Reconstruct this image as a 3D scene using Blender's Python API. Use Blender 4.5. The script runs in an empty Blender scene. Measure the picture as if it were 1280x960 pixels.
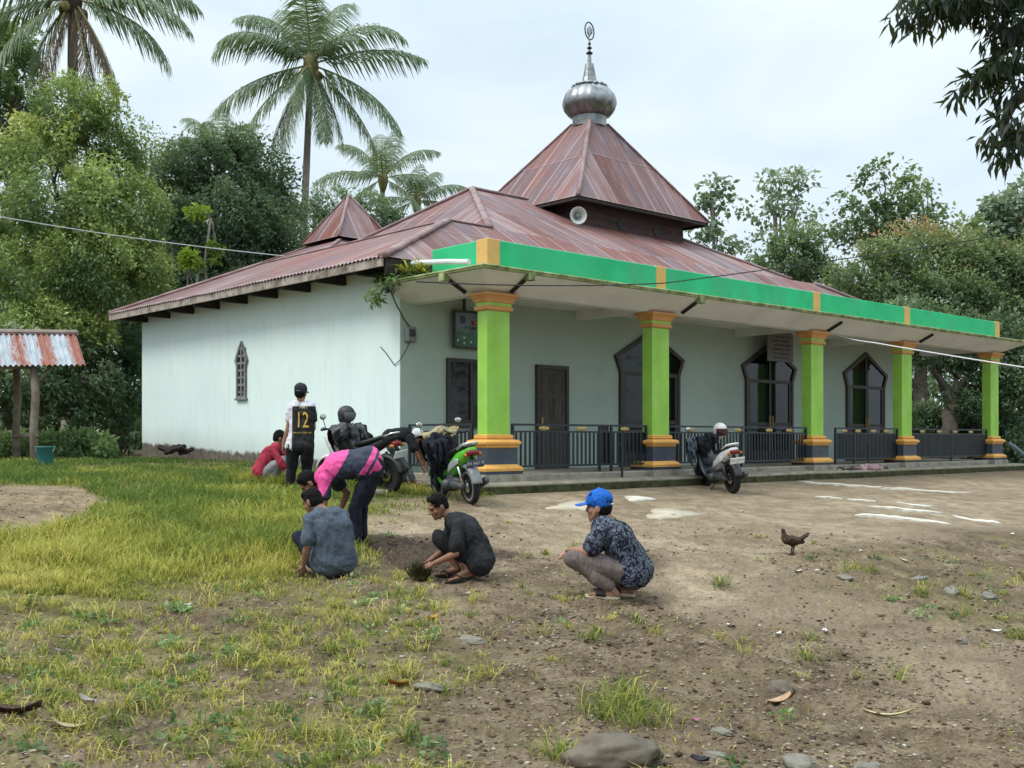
import bpy, math, random
import numpy as np
from mathutils import Vector, Matrix, noise as mnoise
from mathutils.bvhtree import BVHTree

random.seed(7)
rng = np.random.default_rng(11)
scene = bpy.context.scene
COL = scene.collection
PI = math.pi
R = math.radians

# ------------------------------------------------------------------ camera model
F = 1360.0          # focal length in photograph pixels (1280 wide)
CZ = 1.75           # lens height
HY = 548.0          # horizon row


def at(px, py, Y):
    """photo position at a chosen depth -> world point"""
    return Vector(((px - 640) / F * Y, Y, CZ + (HY - py) / F * Y))


# facade frame: origin at the near corner of the first column
Q1 = (-0.403, 17.7)
UA = math.atan2(.673, .74)
UX = (math.cos(UA), math.sin(UA))
VX = (-math.sin(UA), math.cos(UA))


def loc(x, y):
    a, b = x - Q1[0], y - Q1[1]
    return a * UX[0] + b * UX[1], a * VX[0] + b * VX[1]


def wld(u, v, z=0.0):
    return Vector((Q1[0] + u * UX[0] + v * VX[0], Q1[1] + u * UX[1] + v * VX[1], z))


# ------------------------------------------------------------------ numpy value noise
_perm = rng.permutation(4096)
_rv = rng.random(4096)


def vnoise(x, y, s=1.0, seed=0):
    x = np.asarray(x, float) * s + seed * 17.31
    y = np.asarray(y, float) * s + seed * 9.77
    xi = np.floor(x).astype(int); yi = np.floor(y).astype(int)
    fx = x - xi; fy = y - yi
    fx = fx * fx * (3 - 2 * fx); fy = fy * fy * (3 - 2 * fy)

    def h(a, b):
        return _rv[_perm[(_perm[a & 4095] + b) & 4095]]
    return (h(xi, yi) * (1 - fx) + h(xi + 1, yi) * fx) * (1 - fy) + (h(xi, yi + 1) * (1 - fx) + h(xi + 1, yi + 1) * fx) * fy


def fbm(x, y, s=1.0, o=4, seed=0):
    t = 0; a = .5; n = 0
    for i in range(o):
        t = t + a * vnoise(x, y, s * 2 ** i, seed + i); n += a; a *= .5
    return t / n


def sst(a, b, x):
    t = np.clip((np.asarray(x, float) - a) / (b - a), 0, 1)
    return t * t * (3 - 2 * t)


# ------------------------------------------------------------------ ground height
def ground_base(x, y):
    x = np.asarray(x, float); y = np.asarray(y, float)
    a = x - Q1[0]; b = y - Q1[1]
    u = a * UX[0] + b * UX[1]; v = a * VX[0] + b * VX[1]
    d = -v
    front = np.where(d < 9.5, .92 - .086 * d, .92 - .086 * 9.5 - .012 * (d - 9.5))
    front = np.maximum(front, -.5)
    back = .92 + .045 * np.clip(v, 0, 7) + .004 * np.clip(v - 7, 0, 200)
    return np.where(v < 0, front, back)


def ground_h(x, y):
    x = np.asarray(x, float); y = np.asarray(y, float)
    z = ground_base(x, y)
    dist = np.hypot(x, y)
    k = 1 - sst(25, 45, dist)
    u = (x - Q1[0]) * UX[0] + (y - Q1[1]) * UX[1]
    v = (x - Q1[0]) * VX[0] + (y - Q1[1]) * VX[1]
    under = 1 - sst(-1.0, -.6, v) * sst(-1.2, -.8, u)
    z = z + k * under * ((fbm(x, y, .5, 3, 3) - .5) * .14 + (fbm(x, y, 2.6, 3, 5) - .5) * .05)
    near = 1 - sst(12, 20, dist)
    z = z + near * under * (np.maximum(fbm(x, y, 9, 3, 8) - .52, 0) * .13 + (vnoise(x, y, 30, 4) - .5) * .012)
    return z


def gz(x, y):
    return float(ground_h(np.array([x]), np.array([y]))[0])


def on_ground(px, py):
    """where the photo ray meets the ground"""
    lo, hi = 2.0, 80.0
    f = lambda Y: CZ + (HY - py) / F * Y - float(ground_base((px - 640) / F * Y, Y))
    for _ in range(50):
        m = (lo + hi) / 2
        if f(m) > 0: lo = m
        else: hi = m
    Y = (lo + hi) / 2
    x = (px - 640) / F * Y
    return Vector((x, Y, gz(x, Y)))


# ------------------------------------------------------------------ mesh builder
class MB:
    def __init__(s):
        s.v = []; s.f = []; s.uv = {}; s.mi = []; s.cur = 0

    def add(s, vs, fs):
        o = len(s.v)
        s.v.extend([tuple(p) for p in vs])
        s.f.extend([tuple(i + o for i in f) for f in fs])
        s.mi.extend([s.cur] * len(fs))
        return o

    def box(s, x0, x1, y0, y1, z0, z1, M=None, bev=0.0):
        if bev:
            b = min(bev, (x1 - x0) / 2.1, (y1 - y0) / 2.1, (z1 - z0) / 2.1)
            # chamfered box: 24 verts
            pts = []; idx = {}
            for sx in (0, 1):
                for sy in (0, 1):
                    for sz in (0, 1):
                        X = x1 if sx else x0; Y = y1 if sy else y0; Z = z1 if sz else z0
                        ix = -b if sx else b; iy = -b if sy else b; iz = -b if sz else b
                        for k, p in enumerate(((X, Y + iy, Z + iz), (X + ix, Y, Z + iz), (X + ix, Y + iy, Z))):
                            idx[(sx, sy, sz, k)] = len(pts); pts.append(p)
            fs = []
            for sx in (0, 1):
                q = [idx[(sx, a, c, 0)] for a, c in ((0, 0), (1, 0), (1, 1), (0, 1))]; fs.append(q if sx else q[::-1])
            for sy in (0, 1):
                q = [idx[(a, sy, c, 1)] for a, c in ((0, 0), (0, 1), (1, 1), (1, 0))]; fs.append(q if sy else q[::-1])
            for sz in (0, 1):
                q = [idx[(a, c, sz, 2)] for a, c in ((0, 0), (1, 0), (1, 1), (0, 1))]; fs.append(q if sz else q[::-1])
            for a in (0, 1):
                for c in (0, 1):
                    fs.append([idx[(a, c, 0, 0)], idx[(a, c, 1, 0)], idx[(a, c, 1, 1)], idx[(a, c, 0, 1)]])
                    fs.append([idx[(a, 0, c, 0)], idx[(a, 1, c, 0)], idx[(a, 1, c, 2)], idx[(a, 0, c, 2)]])
                    fs.append([idx[(0, a, c, 1)], idx[(1, a, c, 1)], idx[(1, a, c, 2)], idx[(0, a, c, 2)]])
            for a in (0, 1):
                for c in (0, 1):
                    for e in (0, 1):
                        fs.append([idx[(a, c, e, 0)], idx[(a, c, e, 1)], idx[(a, c, e, 2)]])
            vs = pts
        else:
            vs = [(x, y, z) for x in (x0, x1) for y in (y0, y1) for z in (z0, z1)]
            fs = [(0, 1, 3, 2), (4, 6, 7, 5), (0, 4, 5, 1), (2, 3, 7, 6), (0, 2, 6, 4), (1, 5, 7, 3)]
        if M is not None: vs = [M @ Vector(p) for p in vs]
        s.add(vs, fs)

    def prism(s, poly, axis, a, b, M=None):
        """extrude a 2D polygon along 'x','y' or 'z' between a and b"""
        def P(p, t):
            return {'x': (t, p[0], p[1]), 'y': (p[0], t, p[1]), 'z': (p[0], p[1], t)}[axis]
        n = len(poly)
        vs = [P(p, a) for p in poly] + [P(p, b) for p in poly]
        if M is not None: vs = [M @ Vector(p) for p in vs]
        fs = [tuple(range(n))[::-1], tuple(range(n, 2 * n))] + [(i, (i + 1) % n, n + (i + 1) % n, n + i) for i in range(n)]
        s.add(vs, fs)

    def frame(s, outer, inner, axis, a, b):
        """ring between two polygons of equal count, extruded"""
        def P(p, t):
            return {'x': (t, p[0], p[1]), 'y': (p[0], t, p[1]), 'z': (p[0], p[1], t)}[axis]
        n = len(outer)
        vs = [P(p, a) for p in outer] + [P(p, a) for p in inner] + [P(p, b) for p in outer] + [P(p, b) for p in inner]
        fs = []
        for i in range(n):
            j = (i + 1) % n
            fs += [(i, j, n + j, n + i), (2 * n + i, 3 * n + i, 3 * n + j, 2 * n + j), (i, 2 * n + i, 2 * n + j, j), (n + i, n + j, 3 * n + j, 3 * n + i)]
        s.add(vs, fs)

    def tube(s, pts, rad, n=8, cap=True, flat=1.0):
        pts = [Vector(p) for p in pts]
        if not hasattr(rad, '__len__'): rad = [rad] * len(pts)
        vs = []; fs = []
        t0 = (pts[1] - pts[0]).normalized()
        ref = Vector((0, 0, 1)) if abs(t0.z) < .9 else Vector((1, 0, 0))
        a = t0.cross(ref).normalized()
        for i, p in enumerate(pts):
            t = (pts[min(i + 1, len(pts) - 1)] - pts[max(i - 1, 0)])
            if t.length < 1e-9: t = t0.copy()
            t.normalize()
            a = (a - t * a.dot(t))
            if a.length < 1e-6: a = t.orthogonal()
            a.normalize(); b = t.cross(a)
            for k in range(n):
                w = 2 * PI * k / n
                vs.append(p + (a * math.cos(w) + b * math.sin(w) * flat) * rad[i])
        for i in range(len(pts) - 1):
            for k in range(n):
                k2 = (k + 1) % n
                fs.append((i * n + k, i * n + k2, (i + 1) * n + k2, (i + 1) * n + k))
        if cap:
            fs.append(tuple(range(n))[::-1]); o = (len(pts) - 1) * n; fs.append(tuple(range(o, o + n)))
        s.add(vs, fs)

    def lathe(s, prof, n=24, M=None, wave=None):
        vs = []; fs = []
        for (r, z) in prof:
            for k in range(n):
                w = 2 * PI * k / n
                q = r * (wave(w, z) if wave else 1)
                p = Vector((q * math.cos(w), q * math.sin(w), z))
                vs.append(M @ p if M is not None else p)
        m = len(prof)
        for i in range(m - 1):
            for k in range(n):
                k2 = (k + 1) % n
                fs.append((i * n + k, i * n + k2, (i + 1) * n + k2, (i + 1) * n + k))
        fs.append(tuple(range(n))[::-1]); fs.append(tuple(range((m - 1) * n, m * n)))
        s.add(vs, fs)

    def ell(s, c, r, M3=None, n=14, m=9):
        """closed ellipsoid"""
        c = Vector(c)
        if not hasattr(r, '__len__'): r = (r, r, r)
        vs = []; fs = []
        def tr(p):
            p = Vector((p[0] * r[0], p[1] * r[1], p[2] * r[2]))
            if M3 is not None: p = M3 @ p
            return c + p
        vs.append(tr((0, 0, -1)))
        for i in range(1, m):
            th = PI * i / m
            for k in range(n):
                w = 2 * PI * k / n
                vs.append(tr((math.sin(th) * math.cos(w), math.sin(th) * math.sin(w), -math.cos(th))))
        vs.append(tr((0, 0, 1)))
        for k in range(n): fs.append((0, 1 + (k + 1) % n, 1 + k))
        for i in range(m - 2):
            for k in range(n):
                k2 = (k + 1) % n
                fs.append((1 + i * n + k, 1 + i * n + k2, 1 + (i + 1) * n + k2, 1 + (i + 1) * n + k))
        o = 1 + (m - 2) * n; t = len(vs) - 1
        for k in range(n): fs.append((o + k, o + (k + 1) % n, t))
        s.add(vs, fs)

    def cap(s, p0, r0, p1, r1, n=14):
        """tapered capsule"""
        p0 = Vector(p0); p1 = Vector(p1)
        ax = p1 - p0; L = ax.length
        if L < 1e-6: s.ell(p0, max(r0, r1)); return
        ax.normalize(); a = ax.orthogonal().normalized(); b = ax.cross(a)
        rings = []
        for i in range(1, 5):
            th = PI / 2 * i / 4
            rings.append((-r0 * math.cos(th), r0 * math.sin(th)))
        for i in range(0, 4):
            th = PI / 2 * i / 4
            rings.append((L + r1 * math.sin(th), r1 * math.cos(th)))
        vs = [p0 - ax * r0]; fs = []
        for (z, r) in rings:
            for k in range(n):
                w = 2 * PI * k / n
                vs.append(p0 + ax * z + (a * math.cos(w) + b * math.sin(w)) * r)
        vs.append(p1 + ax * r1)
        for k in range(n): fs.append((0, 1 + (k + 1) % n, 1 + k))
        for i in range(len(rings) - 1):
            for k in range(n):
                k2 = (k + 1) % n
                fs.append((1 + i * n + k, 1 + i * n + k2, 1 + (i + 1) * n + k2, 1 + (i + 1) * n + k))
        o = 1 + (len(rings) - 1) * n; t = len(vs) - 1
        for k in range(n): fs.append((o + k, o + (k + 1) % n, t))
        s.add(vs, fs)

    def mesh(s, name, smooth=False):
        me = bpy.data.meshes.new(name)
        me.from_pydata(s.v, [], s.f)
        if smooth: me.polygons.foreach_set('use_smooth', [True] * len(me.polygons))
        if any(s.mi): me.polygons.foreach_set('material_index', s.mi)
        me.update()
        return me


def np_mesh(name, V, Fq, smooth=False, attrs=None):
    """V (n,3); Fq (m,k) all faces with k corners (or list of arrays)"""
    me = bpy.data.meshes.new(name)
    Fl = Fq if isinstance(Fq, list) else [Fq]
    nl = sum(f.size for f in Fl); nf = sum(len(f) for f in Fl)
    me.vertices.add(len(V)); me.vertices.foreach_set('co', np.ascontiguousarray(V, dtype=np.float32).ravel())
    me.loops.add(nl); me.polygons.add(nf)
    li = np.concatenate([f.ravel() for f in Fl]).astype(np.int32)
    cnt = np.concatenate([np.full(len(f), f.shape[1]) for f in Fl])
    st = np.concatenate([[0], np.cumsum(cnt)[:-1]]).astype(np.int32)
    me.loops.foreach_set('vertex_index', li)
    me.polygons.foreach_set('loop_start', st)
    me.polygons.foreach_set('loop_total', cnt.astype(np.int32))
    if smooth: me.polygons.foreach_set('use_smooth', np.ones(nf, bool))
    me.update(calc_edges=True)
    for k, a in (attrs or {}).items():
        t = me.attributes.new(k, 'FLOAT', 'POINT'); t.data.foreach_set('value', np.ascontiguousarray(a, dtype=np.float32))
    return me


def link(name, me, mat=None, parent=None, location=None):
    o = bpy.data.objects.new(name, me)
    COL.objects.link(o)
    if mat is not None:
        for m in (mat if isinstance(mat, (list, tuple)) else [mat]): me.materials.append(m)
    if parent is not None: o.parent = parent
    if location is not None: o.location = location
    return o


def obj(name, mb, mat=None, parent=None, smooth=False, location=None):
    return link(name, mb.mesh(name, smooth), mat, parent, location)


def tag(o, label=None, cat=None, group=None, kind=None):
    if label: o['label'] = label
    if cat: o['category'] = cat
    if group: o['group'] = group
    if kind: o['kind'] = kind
    return o


def thing(name, label, cat, location=(0, 0, 0), rz=0.0, group=None):
    o = bpy.data.objects.new(name, None); COL.objects.link(o)
    o.empty_display_size = .2
    o.location = location; o.rotation_euler = (0, 0, rz)
    return tag(o, label, cat, group)


def copy_tree(o, parent=None):
    c = o.copy(); COL.objects.link(c)
    if parent is not None: c.parent = parent
    for ch in [k for k in o.children]: copy_tree(ch, c)
    return c


def solidify(o, mods):
    """bake modifiers into the mesh without operators"""
    dg = bpy.context.evaluated_depsgraph_get(); dg.update()
    ev = o.evaluated_get(dg)
    me = bpy.data.meshes.new_from_object(ev, depsgraph=dg)
    old = o.data
    o.modifiers.clear(); o.data = me
    if old.users == 0: bpy.data.meshes.remove(old)
    return me


def remesh(name, mb, voxel, mat, parent=None, smooth=3, location=None, wr=None):
    """union of overlapping closed shells -> one continuous skin"""
    o = link(name, mb.mesh(name), None, parent, location)
    m = o.modifiers.new('r', 'REMESH'); m.mode = 'VOXEL'; m.voxel_size = voxel; m.use_smooth_shade = True
    if smooth:
        q = o.modifiers.new('s', 'SMOOTH'); q.factor = .5; q.iterations = smooth
    me = solidify(o, None)
    if wr:
        n = len(me.vertices); co = np.empty(n * 3, np.float32); no = np.empty(n * 3, np.float32)
        me.vertices.foreach_get('co', co); me.vertices.foreach_get('normal', no)
        co = co.reshape(-1, 3); no = no.reshape(-1, 3)
        amp, sc, sd = wr
        a = fbm(co[:, 0] + co[:, 1] * .7, co[:, 2] * .45 + co[:, 1] * .6, sc, 3, sd) - .5
        rdg = 1 - np.abs(fbm(co[:, 0] * .6 - co[:, 1], co[:, 2] + co[:, 0] * .5, sc * .8, 2, sd + 3) - .5) * 4
        co = co + no * (amp * (a * 1.6 + np.clip(rdg, -1, 1) * .35))[:, None]
        me.vertices.foreach_set('co', co.ravel()); me.update()
    me.materials.clear()
    for k in (mat if isinstance(mat, (list, tuple)) else [mat]): me.materials.append(k)
    me.polygons.foreach_set('use_smooth', [True] * len(me.polygons))
    o.name = name
    return o


# ------------------------------------------------------------------ materials
class NT:
    def __init__(s, name):
        s.m = bpy.data.materials.new(name); s.m.use_nodes = True
        s.t = s.m.node_tree; s.n = s.t.nodes; s.n.clear()
        s.out = s.n.new('ShaderNodeOutputMaterial')
        s.p = s.n.new('ShaderNodeBsdfPrincipled')
        s.L(s.p.outputs[0], s.out.inputs[0])

    def L(s, a, b): s.t.links.new(a, b)

    def node(s, kind, **kw):
        n = s.n.new('ShaderNode' + kind)
        for k, v in kw.items():
            if k.startswith('i_'):
                n.inputs[int(k[2:]) if k[2:].isdigit() else k[2:]].default_value = v
            else: setattr(n, k, v)
        return n

    def co(s, which='Object'):
        return s.node('TexCoord').outputs[which]

    def noise(s, vec, scale, detail=4, rough=.55, dist=0.0, dim=None):
        n = s.node('TexNoise'); n.inputs['Scale'].default_value = scale; n.inputs['Detail'].default_value = detail
        n.inputs['Roughness'].default_value = rough; n.inputs['Distortion'].default_value = dist
        if vec is not None: s.L(vec, n.inputs['Vector'])
        return n.outputs['Fac']

    def ramp(s, fac, stops, interp='LINEAR'):
        n = s.node('ValToRGB'); cr = n.color_ramp; cr.interpolation = interp
        while len(cr.elements) < len(stops): cr.elements.new(.5)
        for e, (p, c) in zip(cr.elements, stops):
            e.position = p; e.color = tuple(c) + (1,) if len(c) == 3 else c
        s.L(fac, n.inputs[0]); return n.outputs[0]

    def mix(s, fac, a, b, mode='MIX'):
        n = s.node('Mix', data_type='RGBA', blend_type=mode)
        for sock, v in ((n.inputs[0], fac), (n.inputs[6], a), (n.inputs[7], b)):
            if isinstance(v, (int, float)): sock.default_value = v
            elif isinstance(v, (tuple, list)): sock.default_value = tuple(v) + (1,) if len(v) == 3 else v
            else: s.L(v, sock)
        return n.outputs[2]

    def math(s, op, a, b=None, c=None, clamp=False):
        n = s.node('Math', operation=op, use_clamp=clamp)
        for i, v in enumerate((a, b, c)):
            if v is None: continue
            if isinstance(v, (int, float)): n.inputs[i].default_value = v
            else: s.L(v, n.inputs[i])
        return n.outputs[0]

    def rng(s, v, a, b, c=0.0, d=1.0):
        n = s.node('MapRange'); n.inputs[1].default_value = a; n.inputs[2].default_value = b
        n.inputs[3].default_value = c; n.inputs[4].default_value = d
        s.L(v, n.inputs[0]); return n.outputs[0]

    def sep(s, v):
        n = s.node('SeparateXYZ'); s.L(v, n.inputs[0]); return n.outputs

    def comb(s, x, y, z):
        n = s.node('CombineXYZ')
        for i, v in enumerate((x, y, z)):
            if isinstance(v, (int, float)): n.inputs[i].default_value = v
            else: s.L(v, n.inputs[i])
        return n.outputs[0]

    def mapping(s, v, scale=(1, 1, 1), loc=(0, 0, 0)):
        n = s.node('Mapping'); n.inputs['Scale'].default_value = scale; n.inputs['Location'].default_value = loc
        s.L(v, n.inputs[0]); return n.outputs[0]

    def attr(s, name, kind='GEOMETRY'):
        n = s.node('Attribute', attribute_name=name); n.attribute_type = kind; return n.outputs['Fac']

    def bump(s, h, strength=.3, dist=.02):
        n = s.node('Bump'); n.inputs['Strength'].default_value = strength; n.inputs['Distance'].default_value = dist
        s.L(h, n.inputs['Height']); s.L(n.outputs[0], s.p.inputs['Normal'])

    def set(s, color=None, rough=.8, metal=0.0, spec=.3):
        if color is not None:
            if isinstance(color, (tuple, list)): s.p.inputs['Base Color'].default_value = tuple(color) + (1,)
            else: s.L(color, s.p.inputs['Base Color'])
        if isinstance(rough, (int, float)): s.p.inputs['Roughness'].default_value = rough
        else: s.L(rough, s.p.inputs['Roughness'])
        s.p.inputs['Metallic'].default_value = metal
        s.p.inputs['Specular IOR Level'].default_value = spec
        return s.m


def pmat(name, c, var=.25, scale=3.0, rough=.75, bump=.15, bscale=40, metal=0.0, spec=.3, dirt=None, dirt_amt=.3, bdist=.01):
    n = NT(name); v = n.co()
    c = tuple(c); d = tuple(k * (1 - var) for k in c); l = tuple(min(k * (1 + var * .7), 1) for k in c)
    f = n.noise(v, scale, 5, .6)
    col = n.ramp(f, [(.3, d), (.5, c), (.72, l)])
    if dirt:
        g = n.noise(v, scale * .45, 6, .7)
        col = n.mix(n.rng(g, .5, .72, 0, dirt_amt), col, dirt)
    if bump: n.bump(n.noise(v, bscale, 4), bump, bdist)
    return n.set(col, rough, metal, spec)
# ================================================================== camera, light, sky
cam = bpy.data.cameras.new('camera'); camo = bpy.data.objects.new('camera', cam); COL.objects.link(camo)
camo.location = (0, 0, CZ); camo.rotation_euler = (R(90), 0, 0)
cam.sensor_width = 36; cam.sensor_fit = 'HORIZONTAL'; cam.lens = 36 * F / 1280
cam.shift_y = (HY - 480) / 1280
cam.clip_start = .05; cam.clip_end = 3000
scene.camera = camo
scene.render.resolution_x = 1024; scene.render.resolution_y = 768
scene.view_settings.view_transform = 'Standard'; scene.view_settings.look = 'None'
scene.view_settings.exposure = 0; scene.view_settings.gamma = 1
cy = scene.cycles
cy.use_denoising = True
cy.max_bounces = 6; cy.diffuse_bounces = 3; cy.glossy_bounces = 3; cy.transmission_bounces = 3; cy.transparent_max_bounces = 6
cy.sample_clamp_indirect = 4

SUN_EL, SUN_AZ = 52, -118     # azimuth: clockwise from +Y
sun = bpy.data.lights.new('sun', 'SUN'); suno = bpy.data.objects.new('sun', sun); COL.objects.link(suno)
sun.energy = 2.2; sun.angle = R(22); sun.color = (1, .95, .87)
sd = Vector((math.sin(R(SUN_AZ)) * math.cos(R(SUN_EL)), math.cos(R(SUN_AZ)) * math.cos(R(SUN_EL)), math.sin(R(SUN_EL))))
suno.rotation_euler = sd.to_track_quat('Z', 'Y').to_euler(); suno.location = sd * 40

w = bpy.data.worlds.new('World'); scene.world = w; w.use_nodes = True
nt = w.node_tree; nt.nodes.clear()
out = nt.nodes.new('ShaderNodeOutputWorld'); bg = nt.nodes.new('ShaderNodeBackground')
sky = nt.nodes.new('ShaderNodeTexSky'); sky.sky_type = 'NISHITA'; sky.sun_disc = False
sky.sun_elevation = R(SUN_EL); sky.sun_rotation = R(SUN_AZ % 360); sky.air_density = 1.0; sky.dust_density = 3.0; sky.ozone_density = 1.0
bg.inputs[1].default_value = .117
tc = nt.nodes.new('ShaderNodeTexCoord')
sp = nt.nodes.new('ShaderNodeSeparateXYZ'); nt.links.new(tc.outputs['Generated'], sp.inputs[0])
# cloud deck: brighter towards the zenith, soft uneven banks
mp = nt.nodes.new('ShaderNodeMapping'); mp.inputs['Scale'].default_value = (1.0, 1.0, 3.2)
nt.links.new(tc.outputs['Generated'], mp.inputs[0])
no = nt.nodes.new('ShaderNodeTexNoise'); no.inputs['Scale'].default_value = 2.6; no.inputs['Detail'].default_value = 5; no.inputs['Roughness'].default_value = .5
no.inputs['Distortion'].default_value = .4
nt.links.new(mp.outputs[0], no.inputs['Vector'])
cr = nt.nodes.new('ShaderNodeValToRGB')
e = cr.color_ramp.elements
e[0].position = .33; e[0].color = (6.0, 7.35, 8.3, 1)
e[1].position = .66; e[1].color = (8.2, 9.2, 9.7, 1)
nt.links.new(no.outputs['Fac'], cr.inputs[0])
mr = nt.nodes.new('ShaderNodeMapRange'); mr.interpolation_type = 'SMOOTHSTEP'
mr.inputs[1].default_value = .30; mr.inputs[2].default_value = .95; mr.inputs[3].default_value = 1.0; mr.inputs[4].default_value = 2.4
nt.links.new(sp.outputs[2], mr.inputs[0])
ml = nt.nodes.new('ShaderNodeVectorMath'); ml.operation = 'SCALE'
nt.links.new(cr.outputs[0], ml.inputs[0]); nt.links.new(mr.outputs[0], ml.inputs['Scale'])
mx = nt.nodes.new('ShaderNodeMix'); mx.data_type = 'RGBA'; mx.inputs[0].default_value = .94
nt.links.new(sky.outputs[0], mx.inputs[6]); nt.links.new(ml.outputs[0], mx.inputs[7])
nt.links.new(mx.outputs[2], bg.inputs[0]); nt.links.new(bg.outputs[0], out.inputs[0])

# ================================================================== ground
def pixel_of(x, y, z):
    return 640 + F * x / y, HY - F * (z - CZ) / y


def poly_mask(px, py, poly, soft=18.0):
    """soft inside test, positive inside"""
    n = len(poly); inside = np.zeros(len(px), bool); dm = np.full(len(px), 1e9)
    for i in range(n):
        x0, y0 = poly[i]; x1, y1 = poly[(i + 1) % n]
        c = ((y0 > py) != (y1 > py))
        with np.errstate(divide='ignore', invalid='ignore'):
            xi = (x1 - x0) * (py - y0) / (y1 - y0 + 1e-12) + x0
        inside ^= c & (px < xi)
        ex, ey = x1 - x0, y1 - y0
        t = np.clip(((px - x0) * ex + (py - y0) * ey) / (ex * ex + ey * ey), 0, 1)
        dm = np.minimum(dm, np.hypot(px - x0 - t * ex, (py - y0 - t * ey) * 2.0))
    s = np.where(inside, dm, -dm)
    return sst(-soft, soft, s)


LUSH = [(-400, 560), (120, 572), (330, 585), (500, 600), (560, 612), (420, 640), (445, 690), (390, 716), (250, 738), (100, 752), (-400, 762)]
BARE = [(-400, 607), (60, 605), (108, 612), (128, 640), (112, 660), (40, 668), (-400, 672)]
THIN = [(-300, 745), (300, 722), (480, 690), (560, 720), (520, 770), (640, 800), (560, 860), (520, 1000), (460, 1400), (-300, 1400)]
SAND = [(400, 640), (700, 604), (1280, 596), (2000, 600), (2000, 640), (1150, 668), (1000, 690), (930, 740), (880, 780), (820, 760), (830, 690), (560, 690), (450, 680)]
SAND2 = [(860, 700), (990, 700), (1120, 760), (1280, 800), (1280, 900), (1180, 880), (1050, 800), (900, 790)]
DUG = [(440, 672), (560, 676), (640, 690), (610, 716), (500, 722), (450, 708)]
RUB = [(960, 690), (1280, 668), (1280, 790), (1180, 790), (1080, 730), (980, 712)]


def zones(x, y, z):
    yy = np.maximum(y, .8)
    px, py = pixel_of(x, yy, z)
    wob = (fbm(x, y, 1.3, 3, 21) - .5)
    px = px + wob * 90; py = py + (fbm(x, y, 1.1, 3, 31) - .5) * 30 * np.clip(9 / yy, .3, 2)
    lush = poly_mask(px + (fbm(x, y, 3.1, 3, 23) - .5) * 60, py + (fbm(x, y, 2.3, 3, 33) - .5) * 34, LUSH, 75) * (1 - poly_mask(px, py, BARE, 12))
    thin = poly_mask(px, py, THIN, 60)
    sand = np.maximum(poly_mask(px, py, SAND, 26), .6 * poly_mask(px, py, SAND2, 50))
    bare = poly_mask(px, py, BARE, 10)
    dug = poly_mask(px, py, DUG, 12)
    rub = poly_mask(px, py, RUB, 30)
    far = (y < 1.0)
    return [np.where(far, 0.3 if i == 1 else 0, a) for i, a in enumerate((lush, thin, sand, bare, dug, rub))]


az = np.concatenate([np.linspace(-180, -32, 50)[:-1], np.linspace(-32, 32, 760), np.linspace(32, 180, 50)[1:-1]])
ds = np.concatenate([np.geomspace(.4, 4.6, 22)[:-1], np.geomspace(4.6, 22, 430), np.geomspace(22, 40, 50)[1:], np.geomspace(40, 1500, 34)[1:]])
A, D = np.meshgrid(R(1) * az, ds, indexing='ij')
gx = (np.sin(A) * D).ravel(); gy = (np.cos(A) * D).ravel()
gzv = ground_h(gx, gy)
zn = zones(gx, gy, gzv)
gzv = gzv + zn[4] * (fbm(gx, gy, 11, 3, 41) - .4) * .12 + zn[5] * (fbm(gx, gy, 6, 3, 43) - .45) * .10 - zn[2] * 0
na, nd = len(az), len(ds)
ia = np.arange(na); ja = np.arange(nd - 1)
I, J = np.meshgrid(ia, ja, indexing='ij')
I2 = (I + 1) % na
gf = np.stack([I * nd + J, I * nd + J + 1, I2 * nd + J + 1, I2 * nd + J], -1).reshape(-1, 4)[:, ::-1]

n = NT('earth'); v = n.co()
big = n.noise(v, .55, 5, .6); mid = n.noise(v, 3.2, 6, .62); fine = n.noise(v, 38, 5, .7); peb = n.node('TexVoronoi'); peb.inputs['Scale'].default_value = 26; n.L(v, peb.inputs['Vector'])
earth = n.ramp(mid, [(.32, (.048, .033, .021)), (.44, (.115, .082, .052)), (.56, (.180, .135, .088)), (.72, (.275, .212, .145))])
earth = n.mix(n.rng(fine, .46, .74, 0, .5), earth, (.30, .235, .16))
earth = n.mix(n.rng(big, .55, .36, 0, .55), earth, (.105, .075, .046))
earth = n.mix(n.rng(fine, .48, .30, 0, .6), earth, (.045, .031, .02))
sandc = n.ramp(big, [(.3, (.235, .178, .118)), (.7, (.385, .305, .21))])
sandc = n.mix(n.rng(mid, .45, .62, 0, .72), sandc, (.165, .122, .08))
sandc = n.mix(n.rng(fine, .5, .78, 0, .5), sandc, (.45, .38, .28))
col = n.mix(n.math('MULTIPLY', n.attr('sand'), n.rng(mid, .75, .35, .45, 1), clamp=True), earth, sandc)
col = n.mix(n.attr('bare'), col, n.mix(n.rng(mid, .4, .65), (.29, .215, .14), (.17, .125, .08)))
turf = n.ramp(n.noise(v, 9, 5, .7), [(.3, (.07, .08, .02)), (.6, (.17, .175, .04)), (.8, (.25, .23, .07))])
col = n.mix(n.math('MULTIPLY', n.attr('lush'), .8), col, turf)
moss = n.math('MULTIPLY', n.rng(n.noise(v, 1.7, 5, .65), .46, .66), n.attr('mossy'), clamp=True)
col = n.mix(n.math('MULTIPLY', moss, .55), col, (.15, .145, .045))
damp = n.math('MULTIPLY', n.rng(n.noise(v, .9, 6, .7, .8), .53, .64), n.rng(n.attr('sand'), 1, .2, .45, 1), clamp=True)
col = n.mix(n.math('MULTIPLY', damp, .6), col, (.065, .046, .028))
col = n.mix(n.attr('dug'), col, n.ramp(fine, [(.35, (.03, .021, .015)), (.7, (.125, .09, .062))]))
vc = n.ramp(peb.outputs['Distance'], [(.0, (1.25, 1.22, 1.18)), (.35, (1, 1, 1)), (.75, (.72, .70, .68))])
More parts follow.
